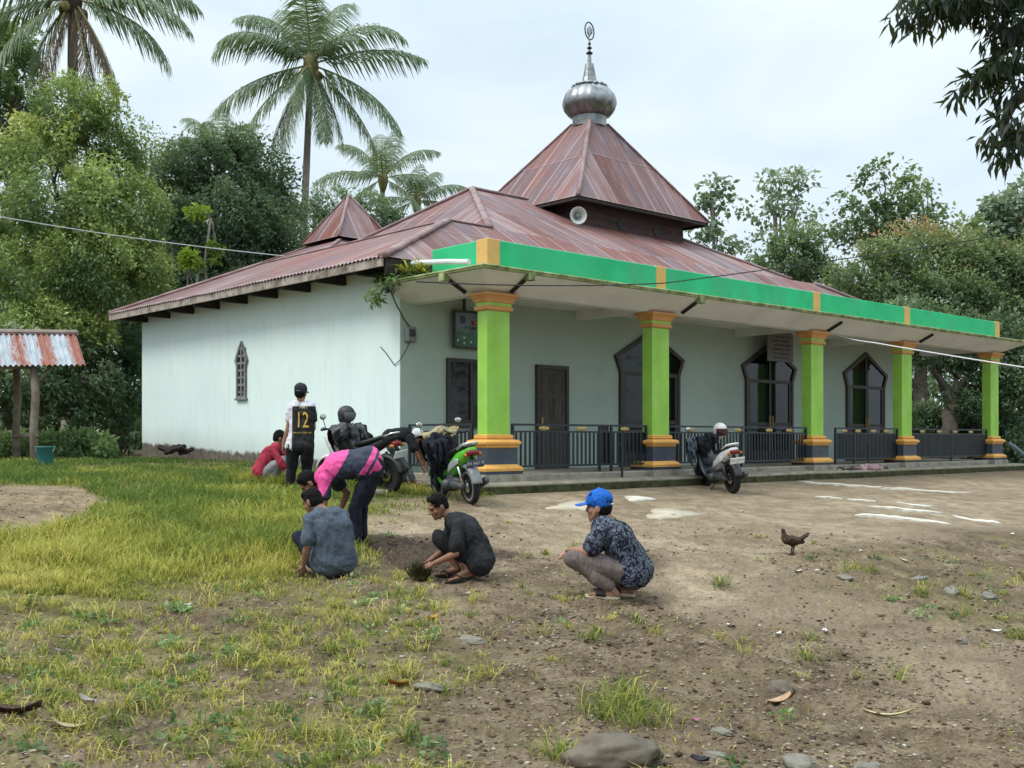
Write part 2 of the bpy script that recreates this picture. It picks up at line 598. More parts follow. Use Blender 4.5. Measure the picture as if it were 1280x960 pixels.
col = n.mix(.55, col, vc, 'MULTIPLY')
hb = n.math('ADD', n.math('MULTIPLY', fine, .6), n.math('MULTIPLY', peb.outputs['Distance'], -.5))
n.bump(hb, .55, .03)
EARTH = n.set(col, .93, 0, .15)
gm = np_mesh('ground', np.stack([gx, gy, gzv], -1), gf, True,
             {'lush': zn[0], 'mossy': np.clip(zn[1] + zn[5] * .6 + .25 * (1 - zn[2]), 0, 1), 'sand': zn[2], 'bare': zn[3], 'dug': zn[4]})
g = link('ground', gm, EARTH); tag(g, kind='structure')
g['label'] = 'bare earth yard rising gently to the mosque'


# ================================================================== grass
def blades(P, H, W, lean, colv, name, mat):
    """P (n,3) roots; bent two-step blades"""
    n_ = len(P)
    an = rng.random(n_) * 2 * PI; la = rng.random(n_) * 2 * PI
    d = np.stack([np.cos(an), np.sin(an), np.zeros(n_)], -1); l = np.stack([np.cos(la), np.sin(la), np.zeros(n_)], -1)
    lean = lean * (.3 + rng.random(n_) * 1.1)
    up = np.array([0, 0, 1.0])
    p0 = P - up * .01
    p1 = P + up * (H * .55)[:, None] + l * (H * lean * .28)[:, None]
    p2 = P + up * (H * (1 - .30 * np.minimum(lean, 1.6)))[:, None] + l * (H * lean * .95)[:, None]
    hw = d * (W / 2)[:, None]
    V = np.stack([p0 - hw, p0 + hw, p1 + hw * .85, p1 - hw * .85, p2], 1).reshape(-1, 3)
    b = np.arange(n_) * 5
    q = np.stack([b, b + 1, b + 2, b + 3], -1); t = np.stack([b + 3, b + 2, b + 4], -1)
    me = np_mesh(name, V, [q, t], True, {'tone': np.repeat(colv, 5), 'tip': np.tile([0, 0, .55, .55, 1], n_)})
    o = link(name, me, mat); return o


def sample_view(n_, y0, y1):
    """ground points thinned with distance so near and far look equally dense"""
    px = rng.uniform(-60, 1340, n_)
    t = rng.random(n_)
    Y = np.exp(np.log(y0) + t * (np.log(y1) - np.log(y0)))
    x = (px - 640) / F * Y
    return x, Y


def grass_mat(name, stops, tr=.42):
    n = NT(name)
    t = n.attr('tone'); tip = n.attr('tip')
    c = n.ramp(t, stops)
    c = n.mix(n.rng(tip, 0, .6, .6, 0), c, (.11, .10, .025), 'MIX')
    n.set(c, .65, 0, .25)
    tl = n.node('BsdfTranslucent'); n.L(c, tl.inputs[0])
    mx = n.node('MixShader'); mx.inputs[0].default_value = tr
    n.L(n.p.outputs[0], mx.inputs[1]); n.L(tl.outputs[0], mx.inputs[2]); n.L(mx.outputs[0], n.out.inputs[0])
    return n.m


GRASS = grass_mat('grass_blades', [(0, (.085, .165, .035)), (.3, (.25, .30, .055)), (.55, (.53, .49, .10)), (.8, (.68, .60, .18)), (1, (.68, .56, .29))])

# lush meadow on the left
x, y = sample_view(330000, 8.5, 27)
z = ground_h(x, y); zz = zones(x, y, z)
u_, v_ = (x - Q1[0]) * UX[0] + (y - Q1[1]) * UX[1], (x - Q1[0]) * VX[0] + (y - Q1[1]) * VX[1]
clump = fbm(x, y, 2.2, 3, 51)
keep = (rng.random(len(x)) < np.clip(zz[0] * 1.5 - .9 * (1 - zz[0]) * np.clip(.75 - clump, 0, 1), 0, 1) * np.clip((clump - .22) * 3.2, .25, 1)) & ~((u_ > -.2) & (v_ > -.6)) & (np.hypot(x + 2.9, y - 16.1) > .0)
x, y, z, clump, v_ = x[keep], y[keep], z[keep], clump[keep], v_[keep]
edge = zz[0][keep]; pyk = pixel_of(x, y, z)[1] + (fbm(x, y, 1.6, 3, 141) - .5) * 70
H = (.10 + .19 * rng.random(len(x)) ** 1.4) * (.45 + clump * 1.1) * (.30 + .70 * sst(.2, 1, edge)) * (1 - .6 * sst(685, 750, pyk)) * (1 - .42 * sst(-1.5, 1.0, v_))
W = .004 + .004 * rng.random(len(x)) + .00042 * y
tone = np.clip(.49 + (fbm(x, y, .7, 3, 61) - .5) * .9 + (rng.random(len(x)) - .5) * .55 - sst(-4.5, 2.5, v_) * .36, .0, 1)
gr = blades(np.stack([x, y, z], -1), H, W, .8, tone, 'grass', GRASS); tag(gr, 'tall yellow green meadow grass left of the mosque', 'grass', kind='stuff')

# taller clump hiding the feet of the squatting people by the wall
hp_ = [on_ground(px_, py_) for px_, py_ in [(300 + 9 * i, 603 + 3 * math.sin(i * 2.1)) for i in range(9)] + [(330 + 8 * i, 608) for i in range(4)] + [(440, 614), (452, 612)]]
qx = np.repeat([p.x for p in hp_], 130) + rng.normal(0, .13, 130 * len(hp_)); qy = np.repeat([p.y for p in hp_], 130) + rng.normal(0, .12, 130 * len(hp_))
tall = blades(np.stack([qx, qy, ground_h(qx, qy)], -1), .14 + .16 * rng.random(len(qx)), .010 + .006 * rng.random(len(qx)), .7, np.clip(.18 + rng.random(len(qx)) * .35, 0, 1), 'grass', GRASS)
tag(tall, 'taller green grass by the feet of the people near the white wall', 'grass', kind='stuff')

# sparse turf and tufts over the yard
nt_ = 5200
x, y = sample_view(nt_, 4.7, 16.5)
z = ground_h(x, y); zz = zones(x, y, z)
u_, v_ = (x - Q1[0]) * UX[0] + (y - Q1[1]) * UX[1], (x - Q1[0]) * VX[0] + (y - Q1[1]) * VX[1]
pt = zz[1] * .75 + zz[5] * .35 + .12 * (1 - zz[2]) + zz[2] * .018
pt *= np.clip((fbm(x, y, .9, 4, 71) - .33) * 4.0, .04, 1.6)
left_bias = np.clip(1.15 - (x / y + .47) * .95, .35, 1.3)
keep = (rng.random(nt_) < pt * left_bias * .78) & (zz[4] < .5) & (v_ < -1)
tx, ty = x[keep], y[keep]
extra = [on_ground(*p) for p in ((770, 893), (800, 905), (752, 900), (785, 880), (830, 900), (350, 910), (375, 925), (1068, 714), (1062, 718), (1090, 716), (1150, 745), (1200, 742),
                                  (1205, 775), (760, 885), (790, 890), (775, 910), (810, 890), (745, 890), (815, 910), (735, 905), (795, 915), (765, 900), (780, 870), (1120, 855), (300, 690), (720, 690), (1275, 800), (900, 735), (1010, 830), (690, 950), (510, 815), (470, 900))]
tx = np.concatenate([tx, [p.x for p in extra]]); ty = np.concatenate([ty, [p.y for p in extra]])
big_ = np.concatenate([.5 + rng.random(keep.sum()) ** 2 * .9, np.full(len(extra), 1.5)])
cnt = (14 + rng.random(len(tx)) * 26 * big_).astype(int)
rx = np.repeat(tx, cnt); ry = np.repeat(ty, cnt); bb = np.repeat(big_, cnt); tn0 = rng.random(len(tx)); tn0[-len(extra):] *= .35; tn = np.repeat(tn0, cnt)
rad = np.abs(rng.normal(0, .055, len(rx))) * bb; aa = rng.random(len(rx)) * 2 * PI
x = rx + rad * np.cos(aa); y = ry + rad * np.sin(aa); z = ground_h(x, y)
H = (.035 + .10 * rng.random(len(x))) * bb; W = .0035 + .003 * rng.random(len(x)) + .0003 * y
tone = np.clip(.05 + tn * .70 + (rng.random(len(x)) - .5) * .5 + (rng.random(len(x)) < .16) * .5, 0, 1)
P1_ = (np.stack([x, y, z], -1), H, W, tone)
# low creeping turf
x, y = sample_view(150000, 4.7, 15.5)
z = ground_h(x, y); zz = zones(x, y, z)
pt = (zz[1] * .42 + zz[5] * .35 + .09 * (1 - zz[2])) * np.clip((fbm(x, y, 1.7, 4, 81) - .42) * 5.0, 0, 1) * np.clip(1.15 - (x / y + .47) * 1.0, .12, 1.3)
keep = (rng.random(len(x)) < pt * .62) & (zz[4] < .5)
x, y, z = x[keep], y[keep], z[keep]
H = .018 + .05 * rng.random(len(x)) ** 1.5; W = .004 + .003 * rng.random(len(x)) + .0003 * y
tone = np.clip(.30 + fbm(x, y, .8, 3, 66) * .5 + (rng.random(len(x)) - .5) * .4 + (rng.random(len(x)) < .22) * .4, 0, 1)
turf_o = blades(np.concatenate([P1_[0], np.stack([x, y, z], -1)]), np.concatenate([P1_[1], H]), np.concatenate([P1_[2], W]), 1.45,
       np.concatenate([P1_[3], tone]), 'grass_tufts', GRASS)
tag(turf_o, 'short grass tufts scattered across the muddy yard', 'grass', kind='stuff')

# ================================================================== gravel and clods
def rock_mesh(name, seed, r=(1, .8, .5), sub=2, rough=.25):
    import bmesh
    bm = bmesh.new(); bmesh.ops.create_icosphere(bm, subdivisions=sub, radius=1)
    for vv in bm.verts:
        p = vv.co.normalized()
        k = 1 + rough * (mnoise.noise(p * 1.3 + Vector((seed, seed * 2.1, 0))) + .5 * mnoise.noise(p * 3.1 + Vector((seed, 0, seed))) + .22 * mnoise.noise(p * 8 + Vector((0, seed, seed))))
        vv.co = Vector((p.x * r[0] * k, p.y * r[1] * k, max(p.z, -.55) * r[2] * k))
    me = bpy.data.meshes.new(name); bm.to_mesh(me); bm.free()
    me.polygons.foreach_set('use_smooth', [True] * len(me.polygons))
    return me


STONE = pmat('field_stone', (.19, .175, .145), .4, 9, .85, .5, 30, dirt=(.09, .10, .06), dirt_amt=.6)
base = [np.array([p.co[:] for p in rock_mesh('t', s, (1, .8, .55), 1, .45).vertices]) for s in (1.1, 2.7, 4.2, 7.7)]
tfaces = np.array([p.vertices[:] for p in rock_mesh('t', 1.1, sub=1).polygons])
for m_ in [m for m in bpy.data.meshes if m.name.startswith('t') and m.users == 0]: bpy.data.meshes.remove(m_)
n_ = 60000
x, y = sample_view(n_, 4.7, 15)
z = ground_h(x, y); zz = zones(x, y, z)
px, py = pixel_of(x, y, z)
p = .14 + .8 * np.clip((fbm(x, y, 1.1, 4, 91) - .38) * 3.5, 0, 1) * (1 - .75 * zz[1]) * (1 - .55 * zz[2])
p *= np.where(y < 9, 1, .6) * (1 - zz[0]); p = p + zz[5] * .3 + zz[4] * .6
keep = rng.random(n_) < p
x2, y2 = sample_view(9000, 4.8, 14); z2 = ground_h(x2, y2); q2 = zones(x2, y2, z2)
k2 = rng.random(9000) < (.05 + .9 * q2[5] + .8 * q2[4] + .22 * (1 - q2[2]) * (1 - .6 * q2[1])) * np.clip((fbm(x2, y2, 1.9, 3, 131) - .47) * 6, 0, 1) * (1 - q2[0])
nk = int(k2.sum())
x = np.concatenate([x[keep], x2[k2]]); y = np.concatenate([y[keep], y2[k2]]); z = np.concatenate([z[keep], z2[k2]]); dugk = np.concatenate([zz[4][keep], np.ones(nk)])
m = len(x)
s = np.where(np.arange(m) >= m - nk, .008 + .022 * rng.random(m) ** 2, 0) + np.where(np.arange(m) < m - nk, 1, .15) * (.004 + .011 * rng.random(m) ** 3.2) * (1 + .05 * y) * np.where(dugk > .5, 1.3, 1)
an = rng.random(m) * 2 * PI; wh = rng.integers(0, 4, m)
B = np.stack(base)[wh] * s[:, None, None] * (np.array([1, 1, .8]) * (1 + .5 * (rng.random((m, 1, 3)) - .5)))
ca, sa = np.cos(an)[:, None], np.sin(an)[:, None]
V = np.stack([B[..., 0] * ca - B[..., 1] * sa + x[:, None], B[..., 0] * sa + B[..., 1] * ca + y[:, None], B[..., 2] + (z + s * .15)[:, None]], -1)
k = B.shape[1]
Fa = (tfaces[None] + (np.arange(m) * k)[:, None, None]).reshape(-1, 3)
tone = np.where(dugk > .5, rng.random(m) * .3, rng.random(m))
n = NT('pebbles'); c = n.ramp(n.attr('tone'), [(0, (.045, .031, .02)), (.35, (.13, .094, .06)), (.75, (.24, .19, .135)), (.97, (.30, .26, .21)), (1, (.5, .47, .42))])
PEB = n.set(c, .9, 0, .2)
gv = link('gravel', np_mesh('gravel', V.reshape(-1, 3), Fa, False, {'tone': np.repeat(tone, k)}), PEB)
tag(gv, 'small stones and clods strewn over the yard', 'gravel', kind='stuff')

# leaf litter, straw and twigs
n_ = 15000
x, y = sample_view(n_, 4.7, 15); z = ground_h(x, y); zz = zones(x, y, z)
pr = (.05 + .75 * zz[1] + .55 * zz[5] + .5 * zz[4] + .25 * (1 - zz[2])) * np.clip((fbm(x, y, 1.5, 3, 111) - .36) * 4, .05, 1) * (1 - zz[0])
keep = rng.random(n_) < pr * .8
x, y, z = x[keep], y[keep], z[keep]; m = len(x)
tw = rng.random(m) < .45
L_ = np.where(tw, .03 + .10 * rng.random(m) ** 2, .012 + .035 * rng.random(m) ** 2); W_ = np.where(tw, .0022 + .002 * rng.random(m), L_ * (.35 + .3 * rng.random(m)))
a = rng.random(m) * 2 * PI; ax = np.stack([np.cos(a), np.sin(a), (rng.random(m) - .3) * .35], -1); sx_ = np.stack([-np.sin(a), np.cos(a), (rng.random(m) - .5) * .7], -1)
c0 = np.stack([x, y, z + .006 + .006 * rng.random(m)], -1)
V = np.stack([c0 - ax * (L_ / 2)[:, None], c0 + sx_ * (W_ / 2)[:, None], c0 + ax * (L_ / 2)[:, None], c0 - sx_ * (W_ / 2)[:, None]], 1).reshape(-1, 3)
n = NT('dead_leaf_litter'); c = n.ramp(n.attr('tone'), [(0, (.035, .022, .014)), (.4, (.10, .062, .035)), (.7, (.22, .15, .08)), (.9, (.40, .32, .19)), (1, (.55, .48, .34))])
lt = link('leaf_litter', np_mesh('leaf_litter', V, np.arange(m * 4).reshape(-1, 4), False, {'tone': np.repeat(rng.random(m), 4)}), n.set(c, .85, 0, .2))
tag(lt, 'dead leaf bits, straw and twigs strewn over the yard', 'leaf litter', kind='stuff')
# ================================================================== mosque materials
def wall_mat():
    n = NT('mint_plaster'); v = n.co(); x, y, z = n.sep(v)
    f = n.noise(v, .7, 5, .6)
    col = n.ramp(f, [(.3, (.66, .78, .765)), (.7, (.73, .835, .815))])
    streak = n.noise(n.mapping(v, (3, 3, .35)), 2.2, 5, .7)
    col = n.mix(n.rng(streak, .52, .80, 0, .34), col, (.40, .47, .43))
    th = n.math('ADD', 1.26, n.math('MULTIPLY', n.math('SUBTRACT', y, 2.14), .034))
    wob = n.math('ADD', th, n.math('MULTIPLY', n.math('SUBTRACT', n.noise(v, 2.4, 6, .75), .5), .34))
    dz = n.math('SUBTRACT', z, wob)
    side = n.rng(y, 2.16, 2.2)
    col = n.mix(n.math('MULTIPLY', n.rng(dz, .5, .0, 0, .40), side), col, (.33, .36, .31))
    col = n.mix(n.math('MULTIPLY', n.rng(dz, .03, -.03), side), col, n.ramp(n.noise(v, 7, 5, .7), [(.3, (.06, .052, .042)), (.6, (.17, .15, .125)), (.8, (.26, .24, .21))]))
    n.bump(n.noise(v, 26, 4), .12, .01)
    return n.set(col, .82, 0, .25)


WALL = wall_mat()
CONC = pmat('raw_concrete', (.27, .245, .20), .35, 5, .9, .4, 30, dirt=(.07, .08, .04), dirt_amt=.75)
CEIL = pmat('white_ceiling', (.80, .81, .79), .08, 1.2, .85, .05, 20)
BEAM = pmat('cream_soffit', (.80, .80, .785), .10, 1.1, .85, .1, 20, dirt=(.42, .36, .29), dirt_amt=.4)
LIME = pmat('lime_paint', (.285, .55, .075), .16, 2.0, .55, .12, 16, spec=.35, dirt=(.43, .58, .26), dirt_amt=.55)
ORANGE = pmat('orange_paint', (.74, .38, .09), .12, 4, .5, .08, 18, spec=.4, dirt=(.42, .20, .06), dirt_amt=.35)
SALMON = pmat('faded_orange_paint', (.58, .29, .10), .15, 4, .6, .08, 18, dirt=(.35, .17, .08), dirt_amt=.4)
NAVY = pmat('dark_grey_paint', (.05, .062, .085), .25, 5, .5, .08, 20, spec=.4, dirt=(.12, .12, .12), dirt_amt=.4)
GREEN = pmat('emerald_paint', (.028, .48, .20), .18, 1.3, .75, .2, 9, dirt=(.09, .34, .20), dirt_amt=.7)
OCHRE = pmat('ochre_paint', (.66, .40, .13), .12, 3, .6, .06, 18, dirt=(.45, .26, .10), dirt_amt=.35)
STEEL = pmat('dark_railing_paint', (.014, .020, .028), .2, 8, .45, 0, 10, spec=.5)
GOLD = pmat('gold_paint', (.42, .29, .10), .3, 20, .4, 0, 10, metal=.3, spec=.5)
FRAME = pmat('dark_wood_frame', (.042, .034, .031), .3, 8, .45, .1, 30, spec=.45)
WOOD = None


def wood_mat():
    n = NT('weathered_door_wood'); v = n.co()
    f = n.noise(n.mapping(v, (9, 9, .9)), 3, 6, .65)
    c = n.ramp(f, [(.3, (.05, .042, .036)), (.55, (.095, .082, .07)), (.75, (.15, .13, .11))])
    n.bump(f, .3, .01); return n.set(c, .7, 0, .3)


WOOD = wood_mat()


def glass_mat(name, c, rough=.04):
    n = NT(name); n.set(c, rough, 0, .34); n.bump(n.noise(n.co(), 1.6, 2), .05, .02); return n.m


GLASS = glass_mat('dark_window_glass', (.006, .010, .013))


def roof_mat(name='rusty_roof_sheet'):
    n = NT(name)
    uv = n.node('UVMap').outputs[0]; u, vv, _ = n.sep(uv)
    cu = n.math('FLOOR', n.math('DIVIDE', u, .74)); cv = n.math('FLOOR', n.math('DIVIDE', n.math('ADD', vv, n.math('MULTIPLY', cu, .0)), 1.78))
    wn = n.node('TexWhiteNoise', noise_dimensions='2D'); n.L(n.comb(cu, cv, 0), wn.inputs['Vector'])
    base = n.ramp(wn.outputs['Value'], [(0, (.095, .044, .044)), (.25, (.18, .060, .048)), (.5, (.165, .102, .108)), (.75, (.13, .086, .098)), (1, (.25, .165, .165))])
    big = n.noise(n.comb(n.math('MULTIPLY', u, 1.6), n.math('MULTIPLY', vv, .7), 0), .75, 6, .7)
    base = n.mix(n.rng(big, .47, .60, 0, .7), base, (.20, .068, .045))
    base = n.mix(n.rng(big, .44, .34, 0, .55), base, (.20, .15, .155))
    st = n.noise(n.comb(n.math('MULTIPLY', u, 5.5), n.math('MULTIPLY', vv, .28), 0), 1.6, 5, .7)
    base = n.mix(n.rng(st, .52, .74, 0, .72), base, (.46, .335, .325))
    base = n.mix(n.rng(st, .46, .28, 0, .6), base, (.062, .034, .038))
    fu = n.math('FRACT', n.math('DIVIDE', u, .74)); fv = n.math('FRACT', n.math('DIVIDE', vv, 1.78))
    seam = n.rng(n.math('ABSOLUTE', n.math('SUBTRACT', fu, .5)), .455, .49)
    wn2 = n.node('TexWhiteNoise', noise_dimensions='2D'); n.L(n.comb(cu, n.math('ADD', cv, 91), 0), wn2.inputs['Vector'])
    base = n.mix(n.math('MULTIPLY', seam, n.rng(wn2.outputs['Value'], .2, .8, .1, .85)), base, (.50, .38, .37))
    lap = n.rng(fv, .955, .985); base = n.mix(n.math('MULTIPLY', lap, .45), base, (.06, .03, .03))
    lap2 = n.rng(fv, .03, .0); base = n.mix(n.math('MULTIPLY', lap2, .4), base, (.42, .3, .3))
    corr = n.math('SINE', n.math('MULTIPLY', u, 2 * PI / .123))
    h = n.math('ADD', n.math('MULTIPLY', corr, .5), n.math('MULTIPLY', n.rng(fv, 0, 1), .5))
    n.bump(h, .5, .018)
    return n.set(base, .62, 0, .3)


ROOF = roof_mat()
CAPM = pmat('ridge_cap', (.27, .185, .185), .35, 3, .6, .2, 20, dirt=(.15, .06, .055), dirt_amt=.8)
FASCIA = pmat('rotting_fascia_board', (.34, .29, .25), .4, 5, .85, .3, 30, dirt=(.045, .03, .025), dirt_amt=.95)
DARKW = pmat('dark_timber', (.035, .028, .025), .4, 7, .8, .2, 30)


def mossy_mat():
    n = NT('mossy_slab_edge'); v = n.co()
    f = n.noise(v, 3.2, 6, .75)
    c = n.ramp(f, [(.32, (.035, .04, .022)), (.45, (.20, .25, .10)), (.6, (.38, .44, .22)), (.8, (.46, .52, .30))])
    n.bump(f, .3, .02); return n.set(c, .85, 0, .25)


MOSSY = mossy_mat()
TIN = None


def tin_mat():
    n = NT('dull_stainless_sheet'); v = n.co()
    c = n.ramp(n.noise(v, 3, 4, .6), [(.3, (.10, .105, .11)), (.55, (.27, .275, .28)), (.75, (.40, .405, .41))])
    m = n.set(c, .32, .85, .5); n.bump(n.noise(v, 5, 3), .12, .03); return m


TIN = tin_mat()
BLACKM = pmat('black_iron', (.02, .02, .022), .2, 5, .5, 0)

# ================================================================== mosque
M = thing('mosque', 'pale mint village mosque with rusty red hipped roof, silver dome and lime green columns', 'mosque', (Q1[0], Q1[1], 0), UA)
HX0, HX1, HY0, HY1 = -.17, 18.1, 2.14, 12.94
FL = 1.15

# hall walls as one shell with real thickness on each side
b = MB(); b.box(HX0 + .203, HX1, HY0, HY0 + .2, .4, 4.60); b.box(HX0, HX0 + .203, HY0, HY0 + .018, .4, 4.60); obj('front_wall', b, pmat('shaded_mint_plaster', (.43, .53, .475), .08, .8, .82, .1, 26, dirt=(.34, .40, .36), dirt_amt=.35), M)  # front face repeats the mint plaster darker and greener: porch shade put into its colour
b = MB(); b.box(HX0, HX0 + .2, HY0 + .0185, HY1, .2, 5.05)
b.box(HX1 - .2, HX1, HY0 + .203, HY1, .2, 5.05); b.box(HX0 + .203, HX1 - .203, HY1 - .2, HY1 - .003, .2, 5.05)
obj('wall', b, WALL, M)

# terrace floor with worn ledge
b = MB(); b.box(-.06, 19.3, -.06, 2.137, .3, FL, bev=.02); obj('terrace_floor', b, CONC, M)
b = MB()
xs = np.linspace(-.75, 19.75, 80)
lv = []; 
for i, xx in enumerate(xs):
    e = -.60 + (float(fbm(np.array([xx]), np.array([3.]), 1.1, 3, 5)[0]) - .5) * .16
    t = 1.035 + (float(fbm(np.array([xx]), np.array([9.]), .8, 3, 6)[0]) - .5) * .035
    lv += [(xx, e + .03, .5), (xx, e, t - .05), (xx, e + .035, t), (xx, -.063, t + .012)]
fs = []
for i in range(len(xs) - 1):
    for k in range(3): fs.append((i * 4 + k, (i + 1) * 4 + k, (i + 1) * 4 + k + 1, i * 4 + k + 1))
b.add(lv, fs)
nl = len(xs)
b.add([(-.75, -.063, .5), (-.75, -.06, 1.04), (-.75, 2.1, 1.04), (-.75, 2.1, .5), (-.063, 2.1, 1.04), (-.063, -.06, 1.04)], [(0, 3, 2, 1), (1, 2, 4, 5)])
LEDGE = NT('damp_ledge'); v = LEDGE.co(); _, _, zz_ = LEDGE.sep(v)
c = LEDGE.ramp(LEDGE.noise(v, 4, 6, .7), [(.3, (.16, .14, .10)), (.6, (.30, .265, .21)), (.8, (.38, .34, .28))])
dk = LEDGE.ramp(LEDGE.noise(v, 6, 6, .75), [(.35, (.022, .024, .012)), (.6, (.075, .08, .035)), (.8, (.14, .13, .08))])
c = LEDGE.mix(LEDGE.rng(zz_, 1.015, .985), c, dk); LEDGE.bump(LEDGE.noise(v, 25, 5), .5, .03)
obj('ledge', b, LEDGE.set(c, .9, 0, .2), M)

# columns
CXS = [0, 4.11, 9.5, 13.53, 18.46]
CW, CD = .49, .24


def molding(b, x0, x1, y0, y1, prof):
    """stack of (out, z) rings round a rectangle"""
    vs = []; fs = []
    for (o, z) in prof:
        vs += [(x0 - o, y0 - o, z), (x1 + o, y0 - o, z), (x1 + o, y1 + o, z), (x0 - o, y1 + o, z)]
    for i in range(len(prof) - 1):
        for k in range(4):
            k2 = (k + 1) % 4
            fs.append((i * 4 + k, i * 4 + k2, i * 4 + 4 + k2, i * 4 + 4 + k))
    fs.append((3, 2, 1, 0)); o = (len(prof) - 1) * 4; fs.append((o, o + 1, o + 2, o + 3))
    b.add(vs, fs)


col0 = None
for cx in CXS:
    if col0 is None:
        b = MB(); molding(b, 0, CW, 0, CD, [(0, 1.80), (0, 3.86)])
        col0 = obj('column', b, LIME, M)
        b = MB(); molding(b, 0, CW, 0, CD, [(.012, 3.84), (.042, 3.86), (.042, 3.91), (.012, 3.925)])
        molding(b, 0, CW, 0, CD, [(.02, 3.965), (.045, 3.985), (.055, 4.02), (.10, 4.08), (.12, 4.085), (.12, 4.125)]); obj('capital', b, SALMON, col0)
        b = MB(); molding(b, 0, CW, 0, CD, [(.022, 3.92), (.026, 3.97)]); obj('capital_band', b, LIME, col0)
        b = MB(); molding(b, 0, CW, 0, CD, [(.03, 1.74), (.045, 1.755), (.045, 1.80), (.012, 1.815)])
        molding(b, 0, CW, 0, CD, [(.05, 1.585), (.085, 1.595), (.10, 1.615), (.10, 1.64), (.135, 1.655), (.14, 1.69), (.11, 1.72), (.05, 1.735)])
        molding(b, 0, CW, 0, CD, [(.16, 1.215), (.165, 1.26), (.12, 1.30), (.08, 1.325)]); obj('base_molding', b, ORANGE, col0)
        b = MB(); molding(b, 0, CW, 0, CD, [(.083, 1.32), (.083, 1.59)]); molding(b, 0, CW, 0, CD, [(.028, 1.73), (.033, 1.75)])
        molding(b, 0, CW, 0, CD, [(.155, 1.165), (.165, 1.213)]); obj('pedestal', b, NAVY, col0)
        b = MB(); molding(b, 0, CW, 0, CD, [(.20, 1.03), (.185, 1.163)]); obj('plinth', b, CONC, col0)
        c0_ = col0
    else:
        c0_ = copy_tree(col0, M); c0_.location = (cx, 0, 0)

# beams, soffit, slab, ceiling
b = MB()
b.box(.003, 18.947, .003, CD - .003, 4.131, 4.40); b.box(.003, CD - .006, CD, HY0 - .003, 4.131, 4.40)
for cx in CXS[1:]: b.box(cx + .12, cx + .36, CD, HY0 - .003, 4.17, 4.40)
obj('beam', b, BEAM, M)
b = MB()
sx0, sx1, sy0 = -.60, 19.55, -.60
inn = [(0, HY0), (0, 0), (18.95, 0), (18.95, HY0)]; ou = [(sx0 + .04, HY0), (sx0 + .04, sy0 + .04), (sx1 - .04, sy0 + .04), (sx1 - .04, HY0)]
vs = [(x, y, 4.135) for x, y in inn] + [(x, y, 4.397) for x, y in ou]
b.add(vs, [(0, 4, 5, 1), (1, 5, 6, 2), (2, 6, 7, 3)]); obj('soffit', b, BEAM, M)
b = MB(); b.box(CD, 18.9, CD, HY0 - .003, 4.33, 4.39); obj('ceiling', b, CEIL, M)
b = MB(); b.box(sx0, sx1, sy0, HY0 + .2, 4.40, 4.47, bev=.012); b.box(sx0 - .018, sx1 + .018, sy0 - .018, HY0 + .1, 4.435, 4.462, bev=.006); obj('canopy_slab', b, MOSSY, M)
# dark weep slots on the soffit
def slot(p, q):
    p = Vector(p); q = Vector(q); d = (q - p); b.tube([p, p + d * .5, q], .045, 4, True)
b = MB()
for xx in (.42, 4.85, 10.0, 14.2): slot((xx, -.46, 4.33), (xx + .02, -.10, 4.165))
slot((-.46, .42, 4.33), (-.10, .44, 4.165)); obj('soffit_slot', b, BLACKM, M)
b = MB()
b.box(.35, .49, -.622, -.50, 4.30, 4.43); obj('slot_lip', b, MOSSY, M)
b = MB(); b.box(4.78, 4.92, -.622, -.50, 4.30, 4.43); obj('slot_lip', b, MOSSY, M)
b = MB(); b.box(-.622, -.5, .35, .49, 4.30, 4.43); obj('slot_lip', b, MOSSY, M)

# parapet
b = MB(); b.box(0, 18.99, 0, .12, 4.473, 5.0, bev=.01); b.box(0, .12, .123, 1.45, 4.473, 4.998, bev=.01); par = obj('parapet', b, GREEN, M)
for i, xx in enumerate([.13, 4.36, 9.72, 13.78, 18.86]):
    b = MB(); b.box(xx - .14, xx + .14, -.012, .18 if i else .27, 4.474, 5.012, bev=.008)
    obj('parapet_post', b, OCHRE, par)
PVC = pmat('grey_pvc_pipe', (.62, .65, .68), .1, 5, .35, 0, spec=.5)
b = MB(); b.tube([(-.30, .10, 4.60), (-.36, .62, 4.66), (-.42, 1.45, 4.73)], .045, 12); obj('drain_pipe', b, PVC, M)


# ---- roof: skirt with stepped upper hip
def facemesh(name, faces, mat, parent, thick=.03):
    """roof planes, each with uv = (metres along eave, metres up slope)"""
    vs = []; fs = []; uvs = []
    for f in faces:
        f = [Vector(p) for p in f]
        e = (f[1] - f[0]); e.z = 0; e.normalize()
        nrm = (f[1] - f[0]).cross(f[2] - f[0]).normalized()
        up = nrm.cross(e); up = up if up.z > 0 else -up
        o = len(vs); vs += f; fs.append(tuple(range(o, o + len(f))))
        uvs.append([((p - f[0]).dot(e) + o * 1.7, (p - f[0]).dot(up)) for p in f])
    me = bpy.data.meshes.new(name); me.from_pydata([tuple(p) for p in vs], [], fs)
    uvl = me.uv_layers.new(name='UVMap')
    li = 0
    for k in uvs:
        for q in k: uvl.data[li].uv = q; li += 1
    me.update()
    return link(name, me, mat, parent)


def caps(name, lines, parent, r=.075, mat=None):
    for l in lines:
        b = MB(); a, c = Vector(l[0]), Vector(l[1])
        n_ = max(2, int((c - a).length / .6)); pts = []; rr = []
        for i in range(n_):
            for f in (i / n_, (i + .97) / n_): pts.append(a.lerp(c, f) + Vector((0, 0, .015))); rr.append(r * (1.08 if f * n_ - i < .5 else .93))
        b.tube(pts, rr, 8, True, flat=.55); obj(name, b, mat or CAPM, parent, True)


